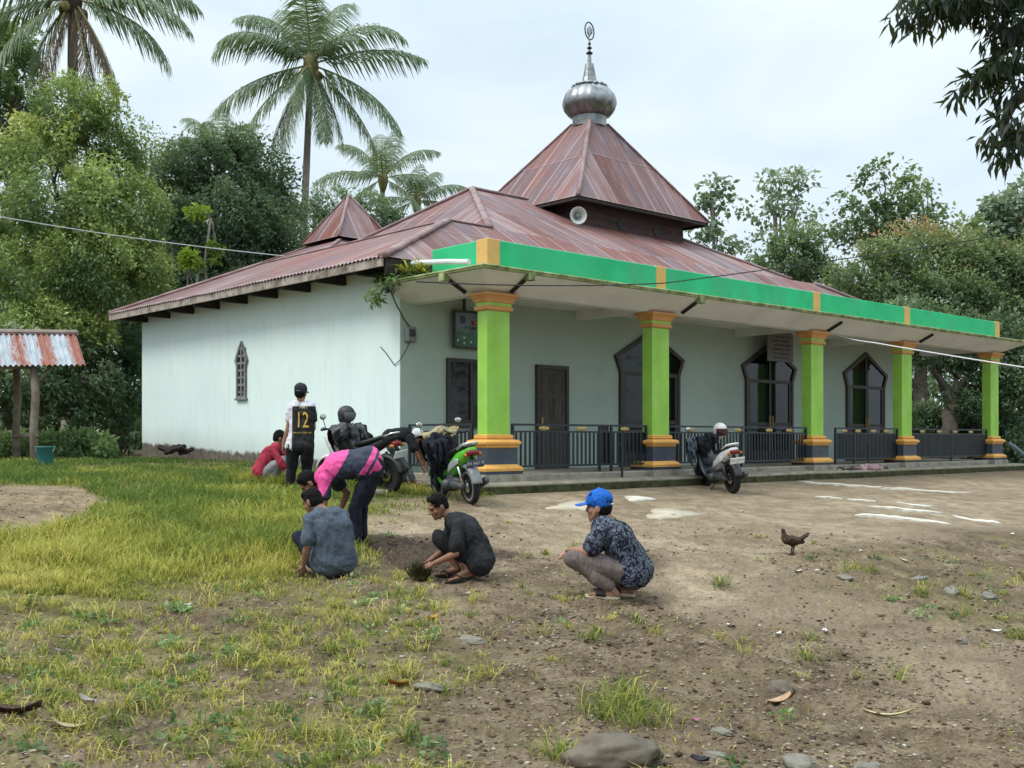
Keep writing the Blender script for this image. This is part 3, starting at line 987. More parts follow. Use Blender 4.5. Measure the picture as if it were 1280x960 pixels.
EX0, EX1, EY0, EY1, EZ = -.83, 18.8, 1.73, 13.35, 4.84
DX0, DX1, DY0, DY1, DZ = 2.27, 15.7, 3.83, 11.25, 6.17
BX0, BX1 = 3.39, 14.58
AX0, AX1, AY, AZ = 6.03, 11.94, 7.53, 8.02
UZ = 6.15
def q3(x, y, z): return (x, y, z)
E = [q3(EX0, EY0, EZ), q3(EX1, EY0, EZ), q3(EX1, EY1, EZ), q3(EX0, EY1, EZ)]
Dp = [q3(DX0, DY0, DZ), q3(DX1, DY0, DZ), q3(DX1, DY1, DZ), q3(DX0, DY1, DZ)]
lo = facemesh('lower_roof', [[E[0], E[1], Dp[1], Dp[0]], [E[1], E[2], Dp[2], Dp[1]], [E[2], E[3], Dp[3], Dp[2]], [E[3], E[0], Dp[0], Dp[3]]], ROOF, M)
caps('hip_cap', [[E[i], Dp[i]] for i in range(4)], lo, .10)
caps('flashing', [[(DX0, DY0, DZ + .0), (BX0 + .1, DY0, DZ + .0)], [(DX0, DY0, DZ), (DX0, DY1, DZ)]], lo, .04)
Bq = [q3(BX0, DY0, DZ), q3(BX1, DY0, DZ), q3(BX1, DY1, DZ), q3(BX0, DY1, DZ)]
A0, A1 = (AX0, AY, AZ), (AX1, AY, AZ)
up_ = facemesh('upper_roof', [[Bq[0], Bq[1], A1, A0], [Bq[1], Bq[2], A1], [Bq[2], Bq[3], A0, A1], [Bq[3], Bq[0], A0], [Dp[3], Dp[0], Bq[0], Bq[3]], [Dp[1], Dp[2], Bq[2], Bq[1]]], ROOF, M)
caps('hip_cap', [[Bq[0], A0], [Bq[3], A0], [Bq[1], A1], [Bq[2], A1], [A0, A1]], up_, .09)
# fascia, rafters and ragged eave edge
b = MB()
b.box(EX0 - .02, EX0 + .02, EY0 + .02, EY1 - .02, EZ - .17, EZ - .022); b.box(EX0 + .05, EX1 - .05, EY1 - .05, EY1 - .015, EZ - .15, EZ - .02); b.box(EX1 - .045, EX1 - .01, EY0 + .02, EY1 - .02, EZ - .15, EZ - .02)
obj('fascia', b, FASCIA, M)
b = MB()
for yy in np.arange(EY0 + .9, EY1, 1.25): b.box(EX0 + .06, .3, yy - .05, yy + .05, EZ - .22, EZ - .06)
obj('rafter', b, DARKW, M)
b = MB(); b.box(EX0 + .06, HX0 - .004, EY0 + .05, EY1 - .06, EZ - .045, EZ - .03); obj('eave_underside', b, DARKW, M)
b = MB()
ys = np.arange(EY0, EY1, .0615)
pv = []
for i, yy in enumerate(ys):
    zc = .022 * math.sin(i * PI); sag = (float(fbm(np.array([yy]), np.array([1.]), 1.4, 2, 9)[0]) - .5) * .06
    zc = .018 * (1 if i % 2 else -1) + sag * .6
    pv += [(EX0 - .05, yy, EZ - .012 + zc), (EX0 + .10, yy, EZ + .056 + zc * .6)]
b.add(pv, [(2 * i, 2 * i + 1, 2 * i + 3, 2 * i + 2) for i in range(len(ys) - 1)])
obj('eave_sheet_edge', b, CAPM, M, True)
# front fascia of the lower roof corner
b = MB(); b.box(EX0 + .05, EX1 - .05, EY0 - .0, EY0 + .03, EZ - .30, EZ - .03); obj('front_fascia', b, DARKW, M)

# ---- tower and pyramid cap
TX, TY = 10.3, 7.53
b = MB(); b.box(TX - 2.05, TX + 2.05, TY - 1.65, TY + 1.65, 6.0, 7.86)
TW = NT('tower_boards'); v = TW.co(); x_, y_, z_ = TW.sep(v)
brd = TW.math('FRACT', TW.math('DIVIDE', z_, .2)); c = TW.ramp(TW.noise(TW.mapping(v, (1.2, 1.2, 6)), 2, 5, .6), [(.3, (.045, .026, .028)), (.7, (.095, .052, .055))])
c = TW.mix(TW.rng(brd, .9, .97, 0, .8), c, (.012, .01, .01))
tw = obj('tower', b, TW.set(c, .75, 0, .25), M)
b = MB()
for sgn in (-.55, .9):
    M_ = Matrix.Translation((TX + sgn, TY - 1.652, 7.38)) @ Matrix.Rotation(PI / 2, 4, 'X')
    b.lathe([(.13, -.01), (.13, .02)], 20, M_)
obj('vent_hole', b, BLACKM, tw)
wu, wv, ez = 2.62, 2.12, 7.76
k = [(TX - wu, TY - wv, ez), (TX + wu, TY - wv, ez), (TX + wu, TY + wv, ez), (TX - wu, TY + wv, ez)]
tz = 10.47; t_ = .34
t4 = [(TX - t_, TY - t_, tz), (TX + t_, TY - t_, tz), (TX + t_, TY + t_, tz), (TX - t_, TY + t_, tz)]
tr = facemesh('tower_roof', [[k[i], k[(i + 1) % 4], t4[(i + 1) % 4], t4[i]] for i in range(4)], ROOF, M)
caps('hip_cap', [[k[i], t4[i]] for i in range(4)], tr, .06)
b = MB(); b.box(TX - wu + .12, TX + wu - .12, TY - wv + .12, TY + wv - .12, ez - .03, ez - .005)
b.box(TX - wu + .02, TX + wu - .02, TY - wv + .02, TY - wv + .05, ez - .09, ez - .01); b.box(TX - wu + .02, TX - wu + .05, TY - wv + .06, TY + wv - .02, ez - .09, ez - .01); b.box(TX + wu - .05, TX + wu - .02, TY - wv + .06, TY + wv - .02, ez - .09, ez - .01)
obj('tower_eave', b, DARKW, M)

# ---- dome
def lobes(w, z): return 1 + .065 * abs(math.cos(w * 7)) ** .6 - .045
Mt = Matrix.Translation((TX, TY, 0))
b = MB(); b.lathe([(.30, 10.58), (.42, 10.62), (.58, 10.70), (.69, 10.84), (.745, 11.0), (.735, 11.12), (.68, 11.27), (.58, 11.39), (.46, 11.47), (.34, 11.53), (.2, 11.55)], 96, Mt, lobes)
dm = obj('dome', b, TIN, M, True)
b = MB(); b.lathe([(.44, 10.36), (.475, 10.37), (.475, 10.64), (.44, 10.65)], 40, Mt); obj('dome_collar', b, TIN, dm)
b = MB()
for i in range(16):
    w_ = 2 * PI * i / 16
    c_ = Vector((TX + .43 * math.cos(w_), TY + .43 * math.sin(w_), 11.50))
    b.ell(c_, (.085, .085, .055), Matrix.Rotation(w_, 3, 'Z'), 10, 6)
obj('scalloped_collar', b, TIN, dm, True)
b = MB(); b.lathe([(.30, 11.52), (.235, 11.60), (.19, 11.75), (.15, 11.95), (.115, 12.14), (.06, 12.18), (.045, 12.38), (.028, 12.5), (.02, 12.84)], 12, Mt); obj('spire', b, TIN, dm)
b = MB()
for zz_, rr_ in ((12.44, .10), (12.585, .075), (12.70, .05)): b.lathe([(.02, zz_ - rr_ * .7), (rr_, zz_), (.02, zz_ + rr_ * .7)], 14, Mt)
obj('finial_bead', b, BLACKM, dm)
# ring emblem: circle with upright strokes
b = MB()
rc = Vector((TX, TY, 13.06)); ra = R(6)
def er(px_, pz_): return rc + Vector((px_ * math.cos(ra), px_ * math.sin(ra), pz_))
b.tube([er(.20 * math.cos(2 * PI * i / 32), .235 * math.sin(2 * PI * i / 32)) for i in range(33)], .018, 8, False)
for st in ([(-.02, .13), (-.025, -.12)], [(.055, .12), (.05, -.08), (.02, -.13), (-.02, -.12)], [(-.09, .05), (-.09, -.07), (-.06, -.11), (-.03, -.07)], [(.11, .08), (.11, -.03), (.085, -.06), (.055, -.03)], [(-.02, -.12), (-.03, -.19)]):
    b.tube([er(*p) for p in st], .014, 6)
b.tube([rc + Vector((0, 0, -.36)), rc + Vector((0, 0, -.23))], .016, 8)
obj('ring_emblem', b, BLACKM, dm, True)

# ---- mihrab turret behind the hall
MX, MY = 7.47, 15.2
b = MB(); b.box(MX - 1.8, MX + 1.8, HY1, MY + 1.7, .8, 6.9); mh = obj('mihrab_wall', b, WALL, M)
b = MB(); b.box(MX - .7, MX + .7, MY - .7, MY + .7, 6.95, 7.95); obj('turret_box', b, DARKW, M)
k = [(MX - 3.0, 12.2, 6.75), (MX + 3.0, 12.2, 6.75), (MX + 3.0, MY + 3.0, 6.75), (MX - 3.0, MY + 3.0, 6.75)]
t4 = [(MX - .75, MY - .75, 7.80), (MX + .75, MY - .75, 7.80), (MX + .75, MY + .75, 7.80), (MX - .75, MY + .75, 7.80)]
mr1 = facemesh('mihrab_roof', [[k[i], k[(i + 1) % 4], t4[(i + 1) % 4], t4[i]] for i in range(4)], ROOF, M)
caps('hip_cap', [[k[i], t4[i]] for i in range(4)], mr1, .06)
k = [(MX - 1.06, MY - 1.06, 7.80), (MX + 1.06, MY - 1.06, 7.80), (MX + 1.06, MY + 1.06, 7.80), (MX - 1.06, MY + 1.06, 7.80)]
ap = (MX, MY, 9.36)
mr2 = facemesh('turret_roof', [[k[i], k[(i + 1) % 4], ap] for i in range(4)], ROOF, M)
caps('hip_cap', [[k[i], ap] for i in range(4)], mr2, .05)

# ---- doors and windows on the front wall
FY = HY0
def arch_poly(cx, hw, sh, zb, z1, z2, z3):
    """jamb half width hw, shoulder half width sh"""
    return [(cx - hw, zb), (cx + hw, zb), (cx + hw, z1), (cx + sh, z2), (cx, z3), (cx - sh, z2), (cx - hw, z1)]


def arch_door(cx, name, zb, half_open=False):
    o = arch_poly(cx, .99, 1.15, zb, 3.14, 3.50, 4.10); i_ = arch_poly(cx, .90, 1.03, zb + .07, 3.17, 3.47, 3.98)
    b = MB(); b.frame(o, i_, 'y', FY - .065, FY - .002); d = obj(name, b, FRAME, M)
    b = MB(); b.prism(i_, 'y', FY - .026, FY - .004); obj('glass', b, GLASS, d)
    b = MB()
    b.box(cx - .90, cx + .90, FY - .05, FY - .027, 3.10, 3.18)          # transom
    b.box(cx - .035, cx + .035, FY - .052, FY - .027, zb + .08, 3.10)
    b.box(cx - .03, cx + .03, FY - .049, FY - .027, 3.18, 3.95)
    for s in (-1, 1):
        b.box(cx + s * .86 - .04, cx + s * .86 + .04, FY - .050, FY - .027, zb + .08, 3.10)
        b.box(cx + s * .43 - .385, cx + s * .43 + .385, FY - .046, FY - .027, zb + .08, zb + .30)
        b.box(cx + s * .43 - .385, cx + s * .43 + .385, FY - .046, FY - .027, 2.06, 2.14)
    obj('door_rail', b, FRAME, d)
    b = MB(); b.box(cx - .07, cx - .045, FY - .09, FY - .056, 2.0, 2.3); b.box(cx + .045, cx + .07, FY - .09, FY - .056, 2.0, 2.3); obj('handle', b, GOLD, d)
    return d


d1 = arch_door(6.53, 'arched_door', FL + .002)
arch_door(11.0, 'arched_door', FL + .002); arch_door(15.52, 'arched_door', FL + .002)
# half open leaf seen in the first arch with paper notices
b = MB(); b.box(3.12 - .0, 3.98, FY - .055, FY - .002, FL, 3.20)
b2 = MB(); b2.frame([(3.10, FL), (3.98, FL), (3.98, 3.20), (3.10, 3.20)], [(3.17, FL + .01), (3.91, FL + .01), (3.91, 3.12), (3.17, 3.12)], 'y', FY - .075, FY - .002)
dw = obj('wooden_door', b2, FRAME, M)
b = MB(); b.box(3.172, 3.908, FY - .045, FY - .004, FL + .012, 3.118)
for (x0, x1) in ((3.23, 3.51), (3.57, 3.85)):
    for (z0, z1) in ((1.3, 1.95), (2.05, 2.55), (2.62, 3.05)):
        b.frame([(x0, z0), (x1, z0), (x1, z1), (x0, z1)], [(x0 + .04, z0 + .04), (x1 - .04, z0 + .04), (x1 - .04, z1 - .04), (x0 + .04, z1 - .04)], 'y', FY - .058, FY - .046)
obj('leaf_panel', b, WOOD, dw)
b = MB(); b.box(3.20, 3.23, FY - .10, FY - .06, 2.0, 2.16); obj('handle', b, GOLD, dw)
# plain window left
b = MB(); o = [(.86, 2.02), (2.22, 2.02), (2.22, 3.22), (.86, 3.22)]; i_ = [(.93, 2.09), (2.15, 2.09), (2.15, 3.15), (.93, 3.15)]
b.frame(o, i_, 'y', FY - .06, FY - .002); b.box(1.40, 1.46, FY - .055, FY - .028, 2.09, 3.15); wn_ = obj('window', b, FRAME, M)
b = MB(); b.box(.93, 2.15, FY - .027, FY - .004, 2.09, 3.15); obj('glass', b, GLASS, wn_)
b = MB(); b.box(.80, 2.28, FY - .10, FY - .002, 1.95, 2.017, bev=.01); obj('sill', b, FRAME, wn_)

# narrow pointed lattice window on the side wall
t0 = HY0 + 5.68
po = [(t0 - .20, 2.62), (t0 + .20, 2.62), (t0 + .20, 3.30), (t0 + .27, 3.42), (t0 + .20, 3.56), (t0, 3.84), (t0 - .20, 3.56), (t0 - .27, 3.42), (t0 - .20, 3.30)]
cc = Vector((t0, 3.2)); pi_ = [((p[0] - t0) * .70 + t0, (p[1] - 3.22) * .93 + 3.22) for p in po]
GREYC = pmat('grey_cement_lattice', (.20, .205, .195), .4, 7, .9, .3, 40, dirt=(.05, .05, .045), dirt_amt=.8)
b = MB(); b.frame(po, pi_, 'x', HX0 - .05, HX0 - .002); nw = obj('lattice_window', b, GREYC, M)
b = MB()
for zz_ in np.arange(2.72, 3.7, .155): b.box(HX0 - .035, HX0 - .012, t0 - .16, t0 + .16, zz_, zz_ + .05)
b.box(HX0 - .040, HX0 - .011, t0 - .03, t0 + .03, 2.67, 3.72); obj('lattice', b, GREYC, nw)
b = MB(); b.prism(pi_, 'x', HX0 - .010, HX0 - .003); obj('dark_opening', b, BLACKM, nw)
# tall pointed roof light strip is part of the wall: cement sill
b = MB(); b.box(HX0 - .07, HX0 - .002, t0 - .24, t0 + .24, 2.57, 2.617, bev=.01); obj('sill', b, GREYC, nw)


# ---- railings
def railing(x0, x1, axis='x', y=.10, dense=.105, orn=(), posts=(), zt=2.0, zg=1.26):
    """posts, two top rails, bottom rail, close bars"""
    b = MB()
    def bx(a0, a1, z0, z1, t=.02):
        if axis == 'x': b.box(a0, a1, y - t, y + t, z0, z1)
        else: b.box(y - t, y + t, a0, a1, z0, z1)
    bx(x0, x1, zt - .035, zt); bx(x0 + .041, x1 - .041, zt - .15, zt - .12, .016); bx(x0 + .041, x1 - .041, zg, zg + .035, .016)
    bx(x0, x0 + .04, FL + .003, zt - .036, .022); bx(x1 - .04, x1, FL + .003, zt - .036, .022)
    for p in posts: bx(p - .02, p + .02, FL + .003, zt - .036, .021)
    r = obj('railing', b, STEEL, M)
    b = MB()
    n_ = int((x1 - x0 - .1) / dense)
    for i in range(n_):
        a = x0 + .05 + dense * (i + .5)
        bx(a - .017, a + .017, zg + .036, zt - .151, .012)
    if n_ > 95: pass
    obj('bars', b, STEEL, r)
    for p in orn:
        b = MB()
        for s, w_ in ((-.075, .052), (0, .062), (.075, .052)):
            c_ = (p + s, y - .02, zt - .079) if axis == 'x' else (y - .02, p + s, zt - .079)
            b.ell(c_, (w_ if axis == 'x' else .014, .014 if axis == 'x' else w_, .035 if s else .042), None, 10, 6)
        obj('rosette', b, GOLD, r, True)
    return r


railing(.62, 4.05, orn=(1.35, 2.28, 3.42), posts=(2.76, 3.07), y=.09)
railing(4.67, 9.44, orn=(5.35, 6.9, 8.0, 8.75), posts=(7.05,), y=.09)
railing(10.62, 13.47, orn=(11.0, 11.6, 12.3, 12.9), posts=(11.45,), y=.09, dense=.062)
railing(14.12, 18.40, orn=(14.7, 15.6, 16.5, 17.4), posts=(16.3,), y=.09, dense=.062)
railing(.34, 2.08, 'y', y=-.02, dense=.10, orn=(.8,), posts=())
# sheet infill behind bars on the far bays
b = MB(); b.box(10.68, 13.42, .115, .125, 1.30, 1.85); b.box(14.2, 18.34, .115, .125, 1.30, 1.85); obj('railing_sheet', b, STEEL, M)
b = MB(); b.box(2.80, 3.03, .115, .125, 1.28, 1.99); b.box(3.6, 4.03, .115, .125, 1.5, 1.85); obj('gate_sheet', b, STEEL, M)
# free standing pipe by the gate
b = MB(); b.tube([(3.02, -.22, 1.0), (3.02, -.22, 1.62), (2.96, -.22, 1.64)], .022, 8); b.tube([(11.55, -.22, 1.0), (11.55, -.22, 1.62)], .022, 8); obj('stand_pipe', b, STEEL, M)


# ================================================================== fittings on and around the mosque
def word(body, size, mat, parent, M4, name='lettering', extrude=.002, align='CENTER', sx=1.0):
    cu = bpy.data.curves.new(name, 'FONT'); cu.body = body; cu.size = size; cu.align_x = align; cu.align_y = 'CENTER'; cu.extrude = extrude; cu.resolution_u = 3
    o = bpy.data.objects.new(name, cu); COL.objects.link(o)
    dg = bpy.context.evaluated_depsgraph_get(); dg.update()
    me = bpy.data.meshes.new_from_object(o.evaluated_get(dg), depsgraph=dg)
    COL.objects.unlink(o); bpy.data.objects.remove(o); bpy.data.curves.remove(cu)
    me.materials.clear(); me.transform(Matrix.Diagonal((sx, 1, 1, 1)))
    if M4 is not None: me.transform(M4)
    return link(name, me, mat, parent)


def flat(name, c, rough=.6, metal=0, spec=.35):
    n = NT(name); return n.set(c, rough, metal, spec)


RX = Matrix.Rotation(PI / 2, 4, 'X')


def glyph_row(parent, x0, x1, y, zc, h, mat, seed):
    """a line of worn lettering too small to read in the photo: strokes and gaps"""
    r_ = random.Random(seed); b = MB(); x = x0
    while x < x1:
        w_ = h * r_.uniform(.35, .6)
        if r_.random() < .15: x += w_; continue
        b.box(x, x + h * .14, y, y + .002, zc - h / 2, zc + h / 2)
        if r_.random() < .7: b.box(x + h * .15, x + w_, y, y + .002, zc + h * r_.choice((-.5, 0, .36)), zc + h * r_.choice((.5,)))
        if r_.random() < .5: b.box(x + w_ - h * .1, x + w_, y - .0005, y + .0025, zc - h / 2, zc + h * .2)
        x += w_ + h * .18
    obj('lettering', b, mat, parent)

WHITEP = flat('white_paint', (.7, .7, .68)); INK = flat('black_ink', (.02, .02, .022)); REDP = flat('dark_red_paint', (.24, .03, .04))
# name board hanging on the wall at the left
sgn = thing('sign_board', 'framed mosque name board, bluish top and green bottom, above the dark window', 'sign', wld(0, 0, 0), UA)
b = MB(); b.frame([(.94, 3.40), (2.20, 3.40), (2.20, 4.10), (.94, 4.10)], [(.98, 3.44), (2.16, 3.44), (2.16, 4.06), (.98, 4.06)], 'y', FY - .14, FY - .09); obj('frame', b, FRAME, sgn)
n = NT('board_print'); v = n.co(); x_, y_, z_ = n.sep(v)
c = n.ramp(n.math('ADD', z_, n.math('MULTIPLY', n.math('SUBTRACT', n.noise(v, 4, 4), .5), .2)), [(0, (0, 0, 0)), (1, (1, 1, 1))])
zf = n.rng(n.math('ADD', z_, n.math('MULTIPLY', n.math('SUBTRACT', n.noise(v, 4, 4), .5), .16)), 3.66, 3.84)
c = n.mix(zf, n.ramp(n.noise(v, 9, 4), [(.35, (.02, .085, .055)), (.65, (.06, .17, .11)), (.8, (.25, .35, .28))]), (.17, .22, .30))
b = MB(); b.box(.98, 2.16, FY - .118, FY - .095, 3.44, 4.06); obj('panel', b, n.set(c, .35, 0, .5), sgn)
b = MB(); b.box(1.36, 2.08, FY - .122, FY - .1185, 3.845, 3.925); obj('title_bar', b, REDP, sgn)
glyph_row(sgn, 1.42, 2.05, FY - .1215, 3.985, .06, INK, 3)
glyph_row(sgn, 1.42, 2.0, FY - .1255, 3.885, .05, flat('pale_ink', (.45, .40, .42)), 4)
glyph_row(sgn, 1.20, 2.06, FY - .1215, 3.79, .055, INK, 5)
b = MB(); b.lathe([(.075, 0), (.075, .003)], 20, Matrix.Translation((1.16, FY - .119, 3.93)) @ RX); obj('crest', b, flat('crest_blue', (.06, .09, .13)), sgn)
b = MB()
for (xx, zz_) in ((1.05, 3.55), (1.2, 3.50), (1.36, 3.53), (1.55, 3.5), (1.2, 3.6), (1.75, 3.54), (2.0, 3.5)): b.lathe([(.026, 0), (.026, .002)], 12, Matrix.Translation((xx, FY - .1185, zz_)) @ RX)
obj('white_dot', b, flat('pale_dot', (.45, .55, .48)), sgn)
b = MB()
for xx in (1.2, 2.0): b.tube([(xx, FY - .115, 4.10), (xx, FY - .115, 4.32)], .03, 6)
obj('hanger', b, STEEL, sgn)
# grey notice board over the second arch
nb = thing('notice_board', 'grey lettered notice board hanging over the second arched door', 'sign', wld(0, 0, 0), UA)
b = MB(); b.box(10.35, 11.43, FY - .42, FY - .39, 3.60, 4.31, bev=.01); obj('panel', b, pmat('grey_board', (.165, .16, .165), .12, 4, .6, .05), nb)
FINK = flat('faded_ink', (.07, .068, .07))
for i in range(6): glyph_row(nb, 10.5 + .06 * (i % 3), 11.28 - .05 * (i % 2), FY - .4235, 4.20 - i * .10, .05 if i else .07, FINK, 11 + i)
b = MB(); b.tube([(10.5, FY - .405, 4.30), (10.5, FY - .405, 4.36)], .02, 6); b.tube([(11.3, FY - .405, 4.30), (11.3, FY - .405, 4.36)], .02, 6); obj('hanger', b, STEEL, nb)
# loudspeaker horn on the tower
lsp = thing('horn_loudspeaker', 'grey horn loudspeaker on the dark tower wall under the pyramid roof', 'loudspeaker', wld(0, 0, 0), UA)
HORN = pmat('horn_grey', (.55, .56, .55), .12, 5, .45, 0, spec=.5)
ho = Vector((TX - 2.55, TY - 2.0, 7.27)); dirh = Vector((-.55, -1, -.12)).normalized()
Mh = Matrix.Translation(ho) @ dirh.to_track_quat('Z', 'Y').to_matrix().to_4x4()
b = MB(); b.lathe([(.04, -.26), (.05, -.13), (.08, 0), (.14, .085), (.20, .145), (.215, .152), (.215, .132), (.192, .12), (.13, .06), (.075, -.03)], 32, Mh); obj('bell', b, HORN, lsp, True)
b = MB(); b.lathe([(.02, -.1), (.05, -.05), (.06, .05), (.05, .11), (.02, .125)], 20, Mh); obj('throat', b, pmat('horn_dark', (.22, .23, .23), .1, 5, .5, 0), lsp, True)
b = MB(); b.tube([ho - dirh * .28, ho + Vector((.62, .42, -.02))], .04, 8); obj('bracket', b, BLACKM, lsp)
# electricity meter with cable on the front wall corner
mt_ = thing('electric_meter', 'small grey electricity meter on the wall corner below the canopy', 'meter', wld(0, 0, 0), UA)
b = MB(); b.box(-.10, .10, FY - .13, FY - .003, 3.45, 3.72, bev=.02); obj('case', b, pmat('meter_grey', (.20, .22, .21), .2, 8, .5, 0), mt_)
b = MB(); b.box(-.06, .06, FY - .137, FY - .131, 3.55, 3.67); obj('dial', b, GLASS, mt_)
wr_ = thing('service_cable', 'thin black cable hanging from the slab corner to the meter', 'cable', wld(0, 0, 0), UA)
b = MB(); b.tube([(-.62, 1.9, 4.42), (-.40, 1.98, 4.12), (-.16, 2.04, 3.84), (-.02, 2.06, 3.72)], .012, 6)
b.tube([(-.02, 2.06, 3.46), (-.10, 2.07, 3.30), (-.20, 2.12, 3.12), (-.184, 2.3, 3.05), (-.184, 2.55, 3.28), (-.184, 2.72, 3.40)], .008, 6)
b.box(-.66, -.60, 1.86, 1.92, 4.25, 4.40); obj('wire', b, INK, wr_)
# ================================================================== trees
def leaf_mat(name, stops, tr=.38, rough=.5):
    n = NT(name); t = n.attr('tone')
    c = n.ramp(t, stops); n.set(c, rough, 0, .35)
    tl = n.node('BsdfTranslucent'); n.L(n.mix(.5, c, (.22, .28, .05)), tl.inputs[0])
    mx = n.node('MixShader'); mx.inputs[0].default_value = tr
    n.L(n.p.outputs[0], mx.inputs[1]); n.L(tl.outputs[0], mx.inputs[2]); n.L(mx.outputs[0], n.out.inputs[0])
    return n.m


L_LIGHT = leaf_mat('light_foliage', [(0, (0.097, 0.174, 0.066)), (.45, (0.276, 0.379, 0.123)), (.75, (0.454, 0.544, 0.169)), (1, (0.648, 0.651, 0.209))])  # tree greens below are paled so their colour carries the distance haze
L_DARK = leaf_mat('dark_foliage', [(0, (0.039, 0.088, 0.053)), (.5, (0.113, 0.186, 0.106)), (.85, (0.239, 0.321, 0.179)), (1, (0.413, 0.468, 0.312))])
L_MID = leaf_mat('mid_foliage', [(0, (0.054, 0.113, 0.047)), (.5, (0.154, 0.259, 0.098)), (.85, (0.270, 0.389, 0.146)), (1, (0.432, 0.517, 0.234))])
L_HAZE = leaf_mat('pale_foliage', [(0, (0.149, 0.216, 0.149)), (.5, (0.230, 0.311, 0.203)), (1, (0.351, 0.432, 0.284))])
L_RUST = leaf_mat('bronze_foliage', [(0, (0.052, 0.099, 0.047)), (.42, (0.147, 0.223, 0.100)), (.7, (0.276, 0.330, 0.134)), (.86, (0.397, 0.314, 0.154)), (1, (0.621, 0.297, 0.162))])
L_MID2 = leaf_mat('soft_mid_foliage', [(0, (0.081, 0.135, 0.074)), (.5, (0.162, 0.250, 0.115)), (.85, (0.257, 0.351, 0.155)), (1, (0.378, 0.459, 0.216))])
L_YEL = leaf_mat('bright_foliage', [(0, (0.103, 0.184, 0.023)), (.5, (0.230, 0.345, 0.034)), (1, (0.414, 0.483, 0.057))])
BARK = pmat('tree_bark', (.12, .10, .08), .45, 5, .9, .5, 20, dirt=(.25, .24, .21), dirt_amt=.5)
BARKP = pmat('pale_bark', (.20, .185, .16), .4, 5, .9, .4, 20, dirt=(.10, .09, .07), dirt_amt=.5)


def leaves(name, centers, radii, n_, size, mat, parent, aspect=.42, hang=.25, shell=.55, tone_bias=0.0, seed=1, thin=.30):
    """leaf blades scattered through clump ellipsoids; parent-local coordinates"""
    r_ = np.random.default_rng(seed)
    C = np.array(centers, float); Rr = np.array(radii, float)
    if Rr.ndim == 1: Rr = np.stack([Rr, Rr, Rr * .8], -1)
    w_ = (Rr[:, 0] * Rr[:, 1]) ** 1.0; w_ = w_ / w_.sum()
    k = r_.choice(len(C), n_, p=w_)
    d = r_.normal(size=(n_, 3)); d /= np.linalg.norm(d, axis=1)[:, None]
    rad = shell + (1 - shell) * r_.random(n_) ** .6
    rad = np.where(r_.random(n_) < .18, r_.random(n_), rad) * (1 + .10 * r_.normal(size=n_))
    P = C[k] + d * rad[:, None] * Rr[k]
    # break the shells into sprays
    P = P + (np.stack([fbm(P[:, 0] + P[:, 2] * .8, P[:, 1] + 3 * i, 1.6, 3, seed + i) for i in range(3)], -1) - .5) * Rr[k].mean(1)[:, None] * .9
    h = vnoise(P[:, 0] * 1.0 + P[:, 1] * .6, P[:, 2] + P[:, 1] * .5, 2.4 / max(.5, Rr.mean()), seed + 5)
    keep = h > thin
    P, k, d = P[keep], k[keep], d[keep]; m = len(P)
    ax = d * .6 + r_.normal(size=(m, 3)) * .6; ax[:, 2] -= hang; ax /= np.linalg.norm(ax, axis=1)[:, None]
    nz = r_.normal(size=(m, 3)) * .7 + d * .3; nz[:, 2] += .9
    sd_ = np.cross(ax, nz); sd_ /= np.linalg.norm(sd_, axis=1)[:, None] + 1e-9
    nn = np.cross(sd_, ax)
    s = size * (.6 + .8 * r_.random(m))
    a = P; b_ = P + ax * (s * .45)[:, None] + sd_ * (s * aspect * .5)[:, None] + nn * (s * .06)[:, None]
    c_ = P + ax * s[:, None] - nn * (s * .10)[:, None]; e_ = P + ax * (s * .45)[:, None] - sd_ * (s * aspect * .5)[:, None] + nn * (s * .06)[:, None]
    V = np.stack([a, b_, c_, e_], 1).reshape(-1, 3)
    q = np.arange(m * 4).reshape(-1, 4)
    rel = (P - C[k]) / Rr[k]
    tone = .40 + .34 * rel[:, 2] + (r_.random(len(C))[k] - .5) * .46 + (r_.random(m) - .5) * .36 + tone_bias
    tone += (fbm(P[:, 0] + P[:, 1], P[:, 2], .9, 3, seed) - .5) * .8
    return link(name, np_mesh(name, V, q, False, {'tone': np.repeat(np.clip(tone, 0, 1), 4)}), mat, parent)


def trunk_mesh(base_h, tips, r0, sway=.25, seed=1, fork=.35):
    """tapered bole forking into limbs that reach the clump centres"""
    r_ = random.Random(seed); b = MB()
    top = Vector((0, 0, 0))
    hmax = max(t[2] for t in tips)
    bole = [Vector((0, 0, -.4))]
    for i in range(1, 7):
        t = i / 6
        bole.append(Vector((r_.uniform(-1, 1) * sway * t, r_.uniform(-1, 1) * sway * t, base_h * t)))
    b.tube(bole, [r0 * (1.25 if i == 0 else 1 - .45 * i / 6) for i in range(7)], 9)
    for t in tips:
        t = Vector(t); s_ = bole[r_.choice((4, 5, 6))].copy() if t.z > base_h * .6 else bole[r_.choice((2, 3, 4))].copy()
        L = (t - s_).length; pts = [s_]
        for i in range(1, 6):
            f = i / 5
            p = s_.lerp(t, f) + Vector((r_.uniform(-1, 1), r_.uniform(-1, 1), r_.uniform(-.3, 1) + .5 * math.sin(f * PI))) * L * .06
            pts.append(p)
        rr = r0 * .42
        b.tube(pts, [rr * (1 - .85 * i / 5) for i in range(6)], 6)
        for q in range(3):
            o = pts[3 + q % 2]; e_ = o + Vector((r_.uniform(-1, 1), r_.uniform(-1, 1), r_.uniform(-.2, .9))) * L * .28
            b.tube([o, o.lerp(e_, .5) + Vector((0, 0, .05 * L)), e_], [rr * .35, rr * .22, rr * .06], 5)
    return b


